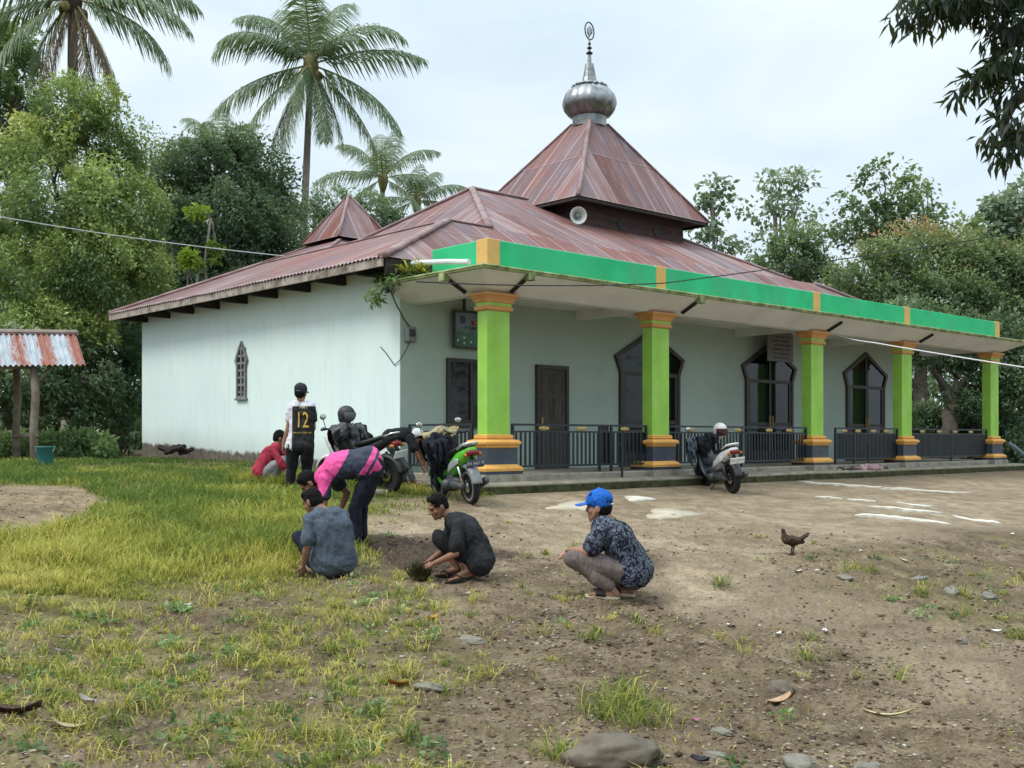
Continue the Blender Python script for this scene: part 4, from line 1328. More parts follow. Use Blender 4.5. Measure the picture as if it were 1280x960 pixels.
def tree(px_base, Y, clumps, n_, size, mat, label, name='tree', r0=.18, base_frac=.5, bark=None, group=None, cat='tree', seed=1, **kw):
    """clumps: (px, py, rx_px, ry_px, dy) in the photo at depth Y"""
    X = (px_base - 640) / F * Y; z0 = gz(X, Y)
    root = thing(name, label, cat, (X, Y, z0), 0, group)
    C = []; RR = []
    for (px, py, rx, ry, dy) in clumps:
        p = at(px, py, Y + dy); C.append((p.x - X, p.y - Y, p.z - z0)); sc = (Y + dy) / F
        RR.append((rx * sc, (rx + ry) * .5 * sc, ry * sc))
    bh = max(.3, min(c[2] for c in C) + base_frac * (max(c[2] for c in C) - min(c[2] for c in C)))
    tb = trunk_mesh(bh, C, r0, seed=seed)
    obj('trunk', tb, bark or BARK, root, True)
    leaves('crown', C, RR, n_, size, mat, root, seed=seed, **kw)
    return root


# ---- left side
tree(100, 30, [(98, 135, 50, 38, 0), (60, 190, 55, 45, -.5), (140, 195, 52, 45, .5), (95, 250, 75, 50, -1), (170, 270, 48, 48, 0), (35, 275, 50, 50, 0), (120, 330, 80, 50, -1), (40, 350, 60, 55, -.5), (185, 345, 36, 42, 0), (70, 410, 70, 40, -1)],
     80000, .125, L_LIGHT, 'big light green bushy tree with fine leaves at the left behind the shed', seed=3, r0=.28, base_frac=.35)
tree(15, 37, [(10, 60, 42, 38, 0), (22, 110, 34, 36, 0), (-30, 90, 50, 60, 0), (5, 190, 50, 50, 1)], 20000, .17, L_MID, 'dark green tree crown in the upper left corner below the drooping palm', seed=5, r0=.3, tone_bias=-.1)
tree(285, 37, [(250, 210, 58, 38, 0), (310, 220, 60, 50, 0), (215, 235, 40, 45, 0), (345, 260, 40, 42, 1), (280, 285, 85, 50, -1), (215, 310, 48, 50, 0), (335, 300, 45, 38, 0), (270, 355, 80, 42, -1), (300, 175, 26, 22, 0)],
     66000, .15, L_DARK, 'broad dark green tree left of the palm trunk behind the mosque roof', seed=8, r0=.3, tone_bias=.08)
tree(455, 47, [(420, 265, 38, 34, 0), (470, 270, 36, 28, 0), (400, 290, 30, 32, 0), (500, 285, 30, 20, 0), (440, 310, 60, 40, 0)], 16000, .17, L_DARK, 'dark tree showing behind the small turret roof', seed=9, r0=.25, tone_bias=.06)
for i, (a, lab) in enumerate([((235, 27.5, [(240, 328, 12, 9, 0), (236, 318, 8, 7, 0)]), 'thin sapling with bright yellow green leaves left of the taller bright sapling'),
                              ((262, 27.8, [(271, 318, 11, 11, 0), (266, 305, 7, 6, 0), (248, 264, 15, 8, 0)]), 'taller bright yellow green sapling above the roof edge')]):
    tree(a[0], a[1], a[2], 420, .16, L_YEL, lab, seed=30 + i, r0=.05, base_frac=.8, bark=BARKP, group='bright saplings behind the roof', name='sapling')
# understory
bu = [(20, 28, [(15, 470, 60, 55, 0), (-40, 500, 60, 60, 0)], L_DARK, 'dark shrub behind the rusty shed posts', .0), (95, 29, [(90, 480, 50, 55, 0), (70, 430, 45, 40, 0)], L_DARK, 'dark shrub just right of the shed roof', .05),
      (150, 31, [(150, 500, 42, 60, 0), (140, 430, 40, 50, 0), (200, 430, 45, 50, 2)], L_DARK, 'tall dark shrub beside the left wall corner', -.05), (200, 36, [(210, 470, 60, 80, 0), (150, 380, 60, 60, 0), (210, 380, 50, 50, 0)], L_DARK, 'dense dark thicket under the broad tree', -.1)]
for i, (pb, Y, cl, m_, lab, tb) in enumerate(bu):
    tree(pb, Y, cl, 14000, .15, m_, lab, name='shrub', cat='shrub', seed=40 + i, r0=.07, base_frac=.3, tone_bias=tb, group='shrubs behind the left yard')
tree(-60, 36, [(-60, 330, 80, 70, 0), (-60, 430, 90, 80, 0), (30, 420, 60, 60, 0)], 22000, .16, L_DARK, 'dark tree at the left edge behind the light green tree', seed=47, r0=.25)
# ferny ground plants
for i, (px, py, w_) in enumerate([(95, 555, 40), (60, 560, 26), (20, 560, 28), (125, 560, 20)]):
    Y = 24.5 + i * .3
    tree(px, Y, [(px, py, w_, 18, 0), (px + w_ * .5, py + 8, w_ * .6, 12, -.3), (px - w_ * .5, py + 8, w_ * .6, 12, .2)], 2600, .14, L_MID,
         ['widest feathery green plant right of the shed posts', 'feathery green plant between the two shed posts', 'feathery green plant at the left edge beside the shed', 'small feathery green plant nearest the mosque wall corner'][i], name='fern', cat='plant', seed=60 + i, r0=.015, base_frac=.2, group='ferny plants by the shed', tone_bias=.12)

# ---- right side
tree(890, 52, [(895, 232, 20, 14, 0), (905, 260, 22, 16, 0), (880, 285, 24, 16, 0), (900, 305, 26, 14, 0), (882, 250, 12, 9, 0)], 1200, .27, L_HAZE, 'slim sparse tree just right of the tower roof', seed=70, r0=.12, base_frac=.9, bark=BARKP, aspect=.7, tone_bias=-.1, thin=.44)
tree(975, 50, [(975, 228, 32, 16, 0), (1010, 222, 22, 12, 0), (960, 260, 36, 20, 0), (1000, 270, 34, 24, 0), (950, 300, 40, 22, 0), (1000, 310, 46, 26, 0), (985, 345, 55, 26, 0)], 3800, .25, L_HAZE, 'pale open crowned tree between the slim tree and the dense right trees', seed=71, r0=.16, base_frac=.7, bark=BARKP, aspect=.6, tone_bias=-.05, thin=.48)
tree(1000, 46, [(1000, 300, 36, 26, 0), (985, 335, 50, 28, 0), (1020, 345, 40, 30, 0)], 7000, .2, L_MID2, 'rounder green tree peeping over the green parapet', seed=76, r0=.16)
tree(1105, 44, [(1105, 220, 40, 18, 0), (1075, 250, 34, 20, 0), (1130, 245, 38, 22, 0), (1095, 285, 44, 24, 0), (1150, 275, 36, 24, 0), (1060, 295, 26, 22, 0), (1195, 290, 34, 20, 0)], 7500, .21, L_MID2, 'tall airy tree rising above the right end of the parapet', seed=72, r0=.2, base_frac=.55, bark=BARKP, aspect=.6, thin=.46)
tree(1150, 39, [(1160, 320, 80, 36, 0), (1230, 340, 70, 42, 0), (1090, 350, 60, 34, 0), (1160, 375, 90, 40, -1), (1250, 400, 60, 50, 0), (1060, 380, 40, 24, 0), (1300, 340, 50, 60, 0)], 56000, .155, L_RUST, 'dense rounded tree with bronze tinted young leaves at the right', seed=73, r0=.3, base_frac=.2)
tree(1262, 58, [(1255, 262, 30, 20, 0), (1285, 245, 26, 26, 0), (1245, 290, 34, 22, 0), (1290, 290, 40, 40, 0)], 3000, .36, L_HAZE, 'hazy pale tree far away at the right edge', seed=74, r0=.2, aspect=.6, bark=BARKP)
tree(1187, 34, [(1150, 440, 34, 22, 0), (1205, 445, 40, 20, 0), (1230, 470, 30, 26, 0), (1145, 400, 50, 26, 0), (1240, 420, 40, 30, 0), (1210, 505, 30, 24, 0), (1265, 460, 32, 44, 0)], 18000, .15, L_DARK, 'dark spreading tree whose trunk shows between the last two columns', seed=75, r0=.30, base_frac=.15)
for i, (pb, Y, cl, lab) in enumerate([(1160, 37, [(1150, 535, 40, 30, 0), (1190, 540, 36, 26, 0)], 'shrub behind the railing between the last two columns'), (1225, 36, [(1225, 520, 34, 34, 0), (1240, 560, 30, 24, 0)], 'leafy shrub behind the last column'),
                                      (1290, 34, [(1275, 500, 34, 50, 0), (1300, 560, 50, 30, 0), (1300, 440, 40, 50, 0)], 'dark shrub at the right edge above the dark fence'), (1120, 40, [(1100, 500, 50, 50, 0), (1130, 430, 50, 40, 0)], 'shrub beyond the far end of the hall')]):
    tree(pb, Y, cl, 11000, .14, L_DARK, lab, name='shrub', cat='shrub', seed=90 + i, r0=.06, base_frac=.3, group='shrubs right of the mosque', tone_bias=.05)
# overhanging mango branch, trunk out of view at the right
bx_, by_ = 6.6, 8.6
mg = thing('mango_tree', 'mango tree branch with long dark leaves hanging into the upper right corner', 'tree', (bx_, by_, gz(bx_, by_)))
gl = gz(bx_, by_)
def rel(px, py, Y):
    p = at(px, py, Y); return Vector((p.x - bx_, p.y - by_, p.z - gl))
tb = MB(); tb.tube([(0, 0, -.3), (.05, .05, 1.5), (-.05, 0, 3.2), (.1, 0, 5.2)], [.24, .19, .16, .05], 10)
limbs = [[(1500, -190), (1400, -140), (1280, -60), (1180, -12), (1135, 5)], [(1500, -100), (1380, -40), (1300, 10), (1258, 60), (1225, 92)], [(1480, -20), (1390, 40), (1310, 90), (1265, 130), (1250, 165)], [(1400, -140), (1320, -70), (1240, -20), (1190, 10)], [(1420, 20), (1350, 110), (1290, 165), (1270, 185)]]
for l in limbs:
    pts = [Vector((0, 0, 3.4))] + [rel(px, py, 7.6 + .1 * i) for i, (px, py) in enumerate(l)]
    tb.tube(pts, [.12 * (1 - .85 * i / len(l)) + .004 for i in range(len(pts))], 7)
obj('trunk', tb, BARK, mg, True)
mc = [(1145, 4, 18, 9), (1170, 14, 24, 10), (1205, 5, 26, 16), (1245, 8, 26, 18), (1262, 40, 26, 22), (1268, 80, 26, 22), (1240, 92, 22, 11), (1220, 102, 14, 8), (1268, 120, 24, 22), (1264, 160, 22, 18), (1275, 185, 18, 14), (1300, 100, 30, 80), (1340, 30, 60, 60), (1300, -40, 70, 40), (1230, -25, 60, 22)]
cs = [rel(px, py, 7.8)[:] for px, py, _, _ in mc]; rs = [(rx * 7.8 / F, .35, ry * 7.8 / F) for _, _, rx, ry in mc]
leaves('crown', cs, rs, 2500, .125, leaf_mat('mango_leaf', [(0, (0.012, 0.022, 0.016)), (.6, (0.030, 0.050, 0.030)), (1, (0.075, 0.110, 0.060))], .22, .4), mg, aspect=.24, hang=1.1, shell=.3, seed=77)


# ================================================================== coconut palms
PALM = leaf_mat('palm_leaflet', [(0, (0.051, 0.094, 0.046)), (.5, (0.123, 0.189, 0.094)), (.8, (0.217, 0.283, 0.145)), (1, (0.392, 0.392, 0.189))], .3, .4)
DRY = leaf_mat('dry_palm_leaflet', [(0, (0.055, 0.035, 0.026)), (.5, (0.120, 0.080, 0.050)), (1, (0.240, 0.190, 0.090))], .25, .7)
PTR = pmat('palm_bark', (.25, .225, .195), .35, 4, .9, .6, 12, dirt=(.12, .11, .095), dirt_amt=.7)
RIB = pmat('palm_rib', (.20, .20, .08), .3, 4, .6, 0)
NUT = pmat('coconut_husk', (.16, .14, .05), .4, 6, .6, .1)


def frond(L, elev, azim, droop, r_, width=.8, tone=.5, twist=0.0, n_=84):
    """rib points and leaflet quads of one frond in palm-local space"""
    pts = []; p = Vector((0, 0, 0)); el = elev
    for i in range(13):
        pts.append(p.copy())
        d = Vector((math.cos(el) * math.cos(azim), math.cos(el) * math.sin(azim), math.sin(el)))
        p = p + d * (L / 12); el -= droop * (0.35 + 1.3 * i / 12) / 12
    V = []; T = []
    tear = [r_.random() < .07 for _ in range(n_)]; hang_ = r_.uniform(0, .5)
    for i in range(n_):
        if tear[i]: continue
        t = .10 + .90 * (i + r_.uniform(-.4, .4) * (0 < i < n_ - 1)) / (n_ - 1); k = t * 12; a = min(int(k), 11); f = k - a
        o = pts[a].lerp(pts[a + 1], f) if a < 12 else pts[12]
        tg = (pts[a + 1] - pts[a]).normalized()
        sd_ = tg.cross(Vector((0, 0, 1)))
        if sd_.length < .05: sd_ = Vector((math.sin(azim), -math.cos(azim), 0))
        sd_.normalize(); upv = sd_.cross(tg)
        ll = width * (math.sin(PI * min(1, .10 + t * .86)) ** .6) * L * .30 * r_.uniform(.75, 1.2)
        for s in (-1, 1):
            dr = (sd_ * s * .75 + tg * .75 + upv * r_.uniform(-.15, .28) + Vector((0, 0, -.34 - twist - hang_ * r_.uniform(.2, 1)))).normalized()
            m_ = o + dr * ll * .5; e_ = m_ + (dr + Vector((0, 0, -1.0 - twist * .6))).normalized() * ll * .5
            wd = tg * (.022 + .012 * r_.random()) * L / 4
            V += [o - wd * .6, o + wd * .6, m_ + wd, m_ - wd, e_ + wd * .2, e_ - wd * .2]; T += [min(1, max(0, tone + r_.uniform(-.2, .2)))] * 6
    return pts, V, T


def palm(pxc, pyc, Y, pxb, fronds, label, rt=.16, L=4.0, seed=1, nuts=True, dry=()):
    r_ = random.Random(seed)
    top = at(pxc, pyc, Y); bx = (pxb - 640) / F * Y; z0 = gz(bx, Y)
    root = thing('coconut_palm', label, 'palm tree', (bx, Y, z0), 0, None)
    T = Vector((top.x - bx, 0, top.z - z0))
    b = MB(); pts = []; rr = []
    for i in range(16):
        f = i / 15; pts.append(Vector((T.x * (f ** 1.5), .3 * math.sin(f * 2), T.z * f - (.3 if i == 0 else 0)))); rr.append(rt * (1.5 if i == 0 else 1.12 - .45 * f) * (1 + .04 * (i % 2)))
    b.tube(pts, rr, 10); T = pts[-1]; obj('trunk', b, PTR, root, True)
    rb = MB()
    for (az_, el_, dr_, l_, w_, isdry) in fronds:
        p, V, tn = frond(L * l_ * .96 * r_.uniform(.93, 1.05), R(el_), R(az_ + r_.uniform(-7, 7)), dr_ * r_.uniform(1.1, 1.4), r_, w_, .5 if not isdry else .45, .5 if isdry else 0)
        V = np.array([(v + T)[:] for v in V])
        k = np.arange(len(V)).reshape(-1, 6)
        fr = link('frond', np_mesh('frond', V, np.concatenate([k[:, [0, 1, 2, 3]], k[:, [3, 2, 4, 5]]]), False, {'tone': np.array(tn)}), DRY if isdry else PALM, root)
        b = MB(); b.tube([q + T for q in p], [.035 * L / 4 * (1 - .85 * i / 12) + .004 for i in range(13)], 5); obj('rib', b, RIB, fr)
    if nuts:
        for i in range(7):
            a = r_.uniform(0, 2 * PI); b = MB(); b.ell(T + Vector((.32 * math.cos(a), .32 * math.sin(a), -.30 + r_.uniform(-.2, .1))), (.13, .13, .16)); obj('coconut', b, NUT, root, True)
    b = MB(); b.lathe([(.05, -.9), (.20, -.5), (.30, -.1), (.26, .2), (.1, .45)], 12, Matrix.Translation(T)); obj('crown_shaft', b, DRY if seed == 2 else NUT, root, True)
    return root


# azimuth: 0 = right in the photo, 180 = left, 270 = towards the camera
palm(387, 78, 40, 371, [(178, 42, 1.5, 1.05, 1, 0), (165, 62, 1.3, .9, 1, 0), (3, 20, .75, 1.08, 1, 0), (350, 48, 1.4, .95, 1, 0), (95, 80, .7, .9, 1, 0), (60, 75, 1.0, .95, 1.1, 0), (270, 72, 1.2, .9, 1.1, 0), (120, 70, .9, .95, 1, 0),
                        (190, -12, .75, 1.02, 1, 0), (205, -38, .5, .95, 1, 0), (340, -22, .6, 1.05, 1, 0), (352, -42, .5, 1.0, 1, 0), (300, -55, .5, .9, 1, 0), (235, -60, .4, .92, 1, 0), (265, -25, 1.1, .8, 1, 0), (80, -20, 1.0, .8, 1, 0), (10, -60, .4, .85, .9, 0), (320, 30, 1.3, .8, 1, 0), (215, 35, 1.3, .85, 1, 0), (160, -50, .4, .9, 1, 1)],
     'tall coconut palm with full green crown standing left of the dome', seed=1, L=4.3)
palm(86, -6, 33, 86, [(178, 15, .9, 1.1, 1, 0), (185, -5, 1.0, 1.0, 1, 0), (2, 10, 1.0, 1.05, 1, 0), (355, -12, .9, 1.0, 1.1, 0), (20, 30, 1.2, 1, 1, 0), (160, 45, 1.2, .9, 1, 0), (335, -50, .5, 1.05, .8, 1), (310, -62, .4, 1.1, .8, 1), (5, -58, .4, 1.0, .8, 1), (250, -60, .4, .85, 1, 1), (200, -55, .5, .9, 1.1, 0), (215, -35, .6, .95, 1.1, 0), (230, -70, .3, .7, .8, 1), (350, -70, .3, .95, .7, 1), (90, 40, 1, .9, 1, 0), (270, 30, 1.2, .8, 1, 0)],
     'coconut palm with drooping brown dead fronds at the upper left', seed=2, L=4.0, rt=.2)
palm(478, 222, 60, 476, [(100, 75, .8, 1, 1.1, 0), (150, 60, 1.0, 1, 1, 0), (20, 55, 1.1, 1, 1, 0), (180, 20, 1.0, 1, 1, 0), (355, 15, 1.0, .9, 1, 0), (200, -30, .6, .95, 1, 0), (330, -25, .7, .9, 1, 0), (270, 40, 1.2, .9, 1, 0), (60, 80, .6, .9, 1.1, 0), (250, 10, 1.0, .8, 1, 0)],
     'small distant palm with upright fronds behind the turret roof', seed=3, L=4.0, nuts=False)
palm(520, 250, 62, 520, [(120, 60, 1.0, 1, 1.1, 0), (60, 65, 1.0, 1, 1, 0), (10, 40, 1.2, 1, 1, 0), (175, 15, 1.1, 1.05, 1, 0), (0, 5, 1.0, .8, 1, 0), (190, -20, .8, .9, 1, 0), (345, -15, .8, .9, 1, 0), (270, 35, 1.2, .9, 1, 0), (90, 80, .6, .8, 1, 0)],
     'pale distant palm nearest the upper roof ridge', seed=4, L=3.7, nuts=False)
palm(268, 185, 52, 268, [(140, 60, .9, 1, 1, 0), (165, 35, 1.1, 1, 1, 0), (100, 75, .6, 1, 1, 0), (40, 60, 1.0, .9, 1, 0), (185, 10, 1, .9, 1, 0), (270, 40, 1.1, .9, 1, 0), (350, 20, 1.1, .8, 1, 0)], 'palm almost hidden in the broad dark tree, only its upper fronds showing', seed=6, L=3.2, nuts=False)

# far backing of woodland
def wood(name, label, cols, n_, size, mat, seed):
    C = []; RR = []
    for (px, py, rx, ry, Y) in cols:
        p = at(px, py, Y); C.append(p[:]); RR.append((rx * Y / F, 3, ry * Y / F))
    o = leaves(name, C, RR, n_, size, mat, None, seed=seed, shell=.1); tag(o, label, 'woodland', kind='stuff'); return o


wood('woodland', 'dense dark woodland closing off the yard behind the left trees', [(px, 470 + 30 * math.sin(px), 80, 130, 46 + (px % 7)) for px in range(-300, 420, 60)] + [(px, 530, 70, 60, 43 + (px % 5)) for px in range(-400, 330, 45)] + [(px, 330, 80, 90, 52) for px in range(-300, 380, 70)], 46000, .42, L_DARK, 101)
wood('woodland', 'dense dark woodland beyond the right end of the mosque', [(px, 490, 70, 100, 60 + (px % 7)) for px in range(1040, 1700, 60)], 22000, .42, L_DARK, 102)

C_ = [(27 + 3.0 * (i % 3), -16 + 3.4 * i, 3.6 + 1.3 * (i % 2)) for i in range(12)] + [(28, -16 + 3.4 * i, 1.3) for i in range(12)]  # unseen trees added so the door glass has greenery to reflect
bw = leaves('woodland', C_, [(2.2, 2.6, 2.6 + (i % 3) * .8) for i in range(24)], 17000, .36, L_MID2, None, seed=120, shell=.1, thin=.42); tag(bw, 'tree line along the right side of the yard, seen in the door glass', 'woodland', kind='stuff')
# broad leaved weeds hugging the ground
px_w = rng.uniform(-20, 1290, 420); Yw = np.exp(rng.uniform(math.log(4.9), math.log(13), 420)); xw = (px_w - 640) / F * Yw; zw = ground_h(xw, Yw); qw = zones(xw, Yw, zw)
kw_ = rng.random(420) < (.75 * qw[1] + .5 * qw[5] + .08 * (1 - qw[2])) * (1 - qw[0])
leaves('broad_weeds', np.stack([xw[kw_], Yw[kw_], zw[kw_] + .012], -1), np.stack([.05 + .06 * rng.random(kw_.sum())] * 2 + [np.full(kw_.sum(), .022)], -1), int(kw_.sum() * 26), .042, L_MID, None, aspect=.6, hang=-.1, shell=.2, seed=131, thin=.1)
bwd = bpy.data.objects['broad_weeds']; tag(bwd, 'low broad leaved weeds dotted over the yard', 'weeds', kind='stuff')

# ---- slab edge plants
ep = wld(-.45, 1.3, 4.47)
fp = thing('potted_bromeliad', 'spiky plant with yellow green tips growing on the canopy corner by the roof', 'plant', ep, UA)
r_ = random.Random(4); V = []; T = []
for (cx, cy_, cz_, s, tn) in ((.05, .30, .10, .42, .95), (.10, -.02, .08, .36, .9), (-.05, .62, .02, .36, .25), (.15, .45, .05, .34, .3), (-.02, .05, -.02, .34, .2), (-.1, .9, -.05, .34, .15)):
    for i in range(34):
        a = r_.uniform(0, 2 * PI); e_ = r_.uniform(.15, 1.3); l_ = s * r_.uniform(.6, 1.1)
        d = Vector((math.cos(a) * math.cos(e_), math.sin(a) * math.cos(e_), math.sin(e_))); o = Vector((cx, cy_, cz_)); sd_ = d.cross(Vector((0, 0, 1))).normalized() * .022
        m_ = o + d * l_ * .6; t_2 = m_ + (d + Vector((0, 0, -.7))).normalized() * l_ * .4
        V += [o - sd_, o + sd_, m_ + sd_, m_ - sd_, t_2 + sd_ * .1, t_2 - sd_ * .1]; T += [tn + r_.uniform(-.15, .1)] * 6
k = np.arange(len(V)).reshape(-1, 6)
link('rosette_leaves', np_mesh('rosette_leaves', np.array([v[:] for v in V]), np.concatenate([k[:, [0, 1, 2, 3]], k[:, [3, 2, 4, 5]]]), False, {'tone': np.clip(T, 0, 1)}),
     leaf_mat('bromeliad', [(0, (0.030, 0.060, 0.015)), (.4, (0.100, 0.170, 0.030)), (.8, (0.380, 0.400, 0.050)), (1, (0.550, 0.450, 0.080))]), fp)
leaves('hanging_leaves', [(-.12, .7, -.05), (-.16, .4, -.02), (-.2, 1.0, -.22)], [.18, .14, .18], 260, .11, L_MID, fp, seed=5)
# ================================================================== people
SKIN = None


def skin_mat(name, c):
    n = NT(name); v = n.co(); f = n.noise(v, 9, 4)
    col = n.mix(n.rng(f, .35, .7, 0, .35), c, tuple(k * .72 for k in c))
    m = n.set(col, .55, 0, .35); n.bump(n.noise(v, 90, 3), .1, .004); return m


SKIN = skin_mat('brown_skin', (.235, .115, .070)); SKIN_L = skin_mat('light_brown_skin', (.33, .175, .115))
HAIR = pmat('black_hair', (.009, .008, .008), .5, 60, .8, .9, 220, bdist=.008, spec=.12)


def cloth(name, c, var=.18, rough=.88, scale=7):
    n = NT(name); v = n.co(); f = n.noise(v, scale, 4, .6)
    col = n.mix(n.rng(f, .35, .68, 0, 1), tuple(k * (1 - var) for k in c), tuple(min(1, k * (1 + var)) for k in c))
    fold = n.noise(n.mapping(v, (1.5, 1.5, .6)), 11, 3, .55, 1.6)
    fold = n.math('ADD', n.math('ABSOLUTE', n.math('SUBTRACT', fold, .5)), n.math('MULTIPLY', n.noise(v, 5, 2), .6))
    n.bump(n.math('ADD', fold, n.math('MULTIPLY', n.noise(v, 220, 2), .05)), .75, .05)
    return n.set(col, rough, 0, .2)


def basis(fwd, up=(0, 0, 1)):
    f = Vector(fwd).normalized(); u = Vector(up); s = u.cross(f)
    if s.length < .05: s = Vector((0, 1, 0)).cross(f)
    s.normalize(); u = f.cross(s)
    return Matrix((f, s, u)).transposed()   # columns forward, left, up


def head_shapes(b, c, Mh, k):
    """head with brow, nose, lips, chin and ears; c = centre, k = scale"""
    def P(x, y, z): return Vector(c) + Mh @ Vector((x * k, y * k, z * k))
    b.ell(P(-.012, 0, .022), (.095 * k, .076 * k, .096 * k), Mh, 16, 12)
    b.ell(P(.022, 0, -.045), (.066 * k, .058 * k, .078 * k), Mh, 14, 10)
    b.cap(P(.068, 0, -.098), .020 * k, P(.055, 0, -.085), .036 * k)            # chin
    for s in (-1, 1): b.cap(P(.0, s * .052, -.03), .026 * k, P(.045, s * .022, -.088), .024 * k)   # jaw
    b.cap(P(.078, -.032, .022), .014 * k, P(.078, .032, .022), .014 * k)        # brow
    b.cap(P(.082, 0, .010), .008 * k, P(.098, 0, -.028), .013 * k)
    for s in (-1, 1): b.ell(P(.089, s * .013, -.034), .011 * k)
    b.cap(P(.080, -.018, -.062), .0095 * k, P(.080, .018, -.062), .0095 * k); b.cap(P(.077, -.016, -.076), .011 * k, P(.077, .016, -.076), .011 * k)
    for s in (-1, 1):
        b.ell(P(.050, s * .040, -.030), (.028 * k, .022 * k, .028 * k), Mh)
        b.ell(P(-.012, s * .080, -.014), (.022 * k, .008 * k, .036 * k), Mh, 10, 8)


def hand_shapes(b, wrist, d, palm_n, k, curl=.5):
    """palm, four bent fingers and a thumb; d = pointing direction, palm_n = palm normal"""
    d = Vector(d).normalized(); pn = Vector(palm_n); pn = (pn - d * pn.dot(d)).normalized(); s = d.cross(pn)
    w_ = Vector(wrist)
    for i in (-1, -.33, .33, 1): b.cap(w_ + s * i * .012 * k, .016 * k, w_ + d * .078 * k + s * i * .029 * k, .0125 * k, 10)
    for i, L in ((-1, .066), (-.33, .076), (.33, .072), (1, .056)):
        o = w_ + d * .080 * k + s * i * .031 * k; dd = d.copy(); r0 = .0098 * k
        for j, f in enumerate((.45, .32, .23)):
            dd = (dd + pn * curl * (.55 + .25 * j)).normalized(); e_ = o + dd * L * f * k
            b.cap(o, r0, e_, r0 * .9, 9); o = e_; r0 *= .9
    o = w_ + d * .022 * k - s * .024 * k
    t1 = o + (d * .6 - s * .7 + pn * .25).normalized() * .038 * k; t2 = t1 + (d * .9 - s * .15 + pn * .45).normalized() * .032 * k
    b.cap(o, .014 * k, t1, .0115 * k, 9); b.cap(t1, .0115 * k, t2, .0095 * k, 9)


def foot_shapes(b, ankle, heel, toe, k):
    a = Vector(ankle); h = Vector(heel); t = Vector(toe); d = (t - h); d.normalize(); s = d.cross(Vector((0, 0, 1))).normalized()
    b.cap(a, .036 * k, h + Vector((0, 0, .030 * k)), .034 * k); b.cap(a, .036 * k, h.lerp(t, .62) + Vector((0, 0, .030 * k)), .026 * k)
    b.cap(h + Vector((0, 0, .024 * k)), .027 * k, h.lerp(t, .75) + s * .018 * k + Vector((0, 0, .019 * k)), .021 * k)
    b.cap(h + Vector((0, 0, .024 * k)), .027 * k, h.lerp(t, .70) - s * .018 * k + Vector((0, 0, .019 * k)), .021 * k)
    for i, (q, r_) in enumerate(((-.032, .013), (-.014, .0105), (.001, .0098), (.016, .009), (.029, .0085))):
        e_ = t + s * q * k - d * (.008 * i * k) + Vector((0, 0, .013 * k))
        b.cap(h.lerp(t, .72) + s * q * .9 * k + Vector((0, 0, .018 * k)), r_ * 1.2 * k, e_, r_ * k, 9)


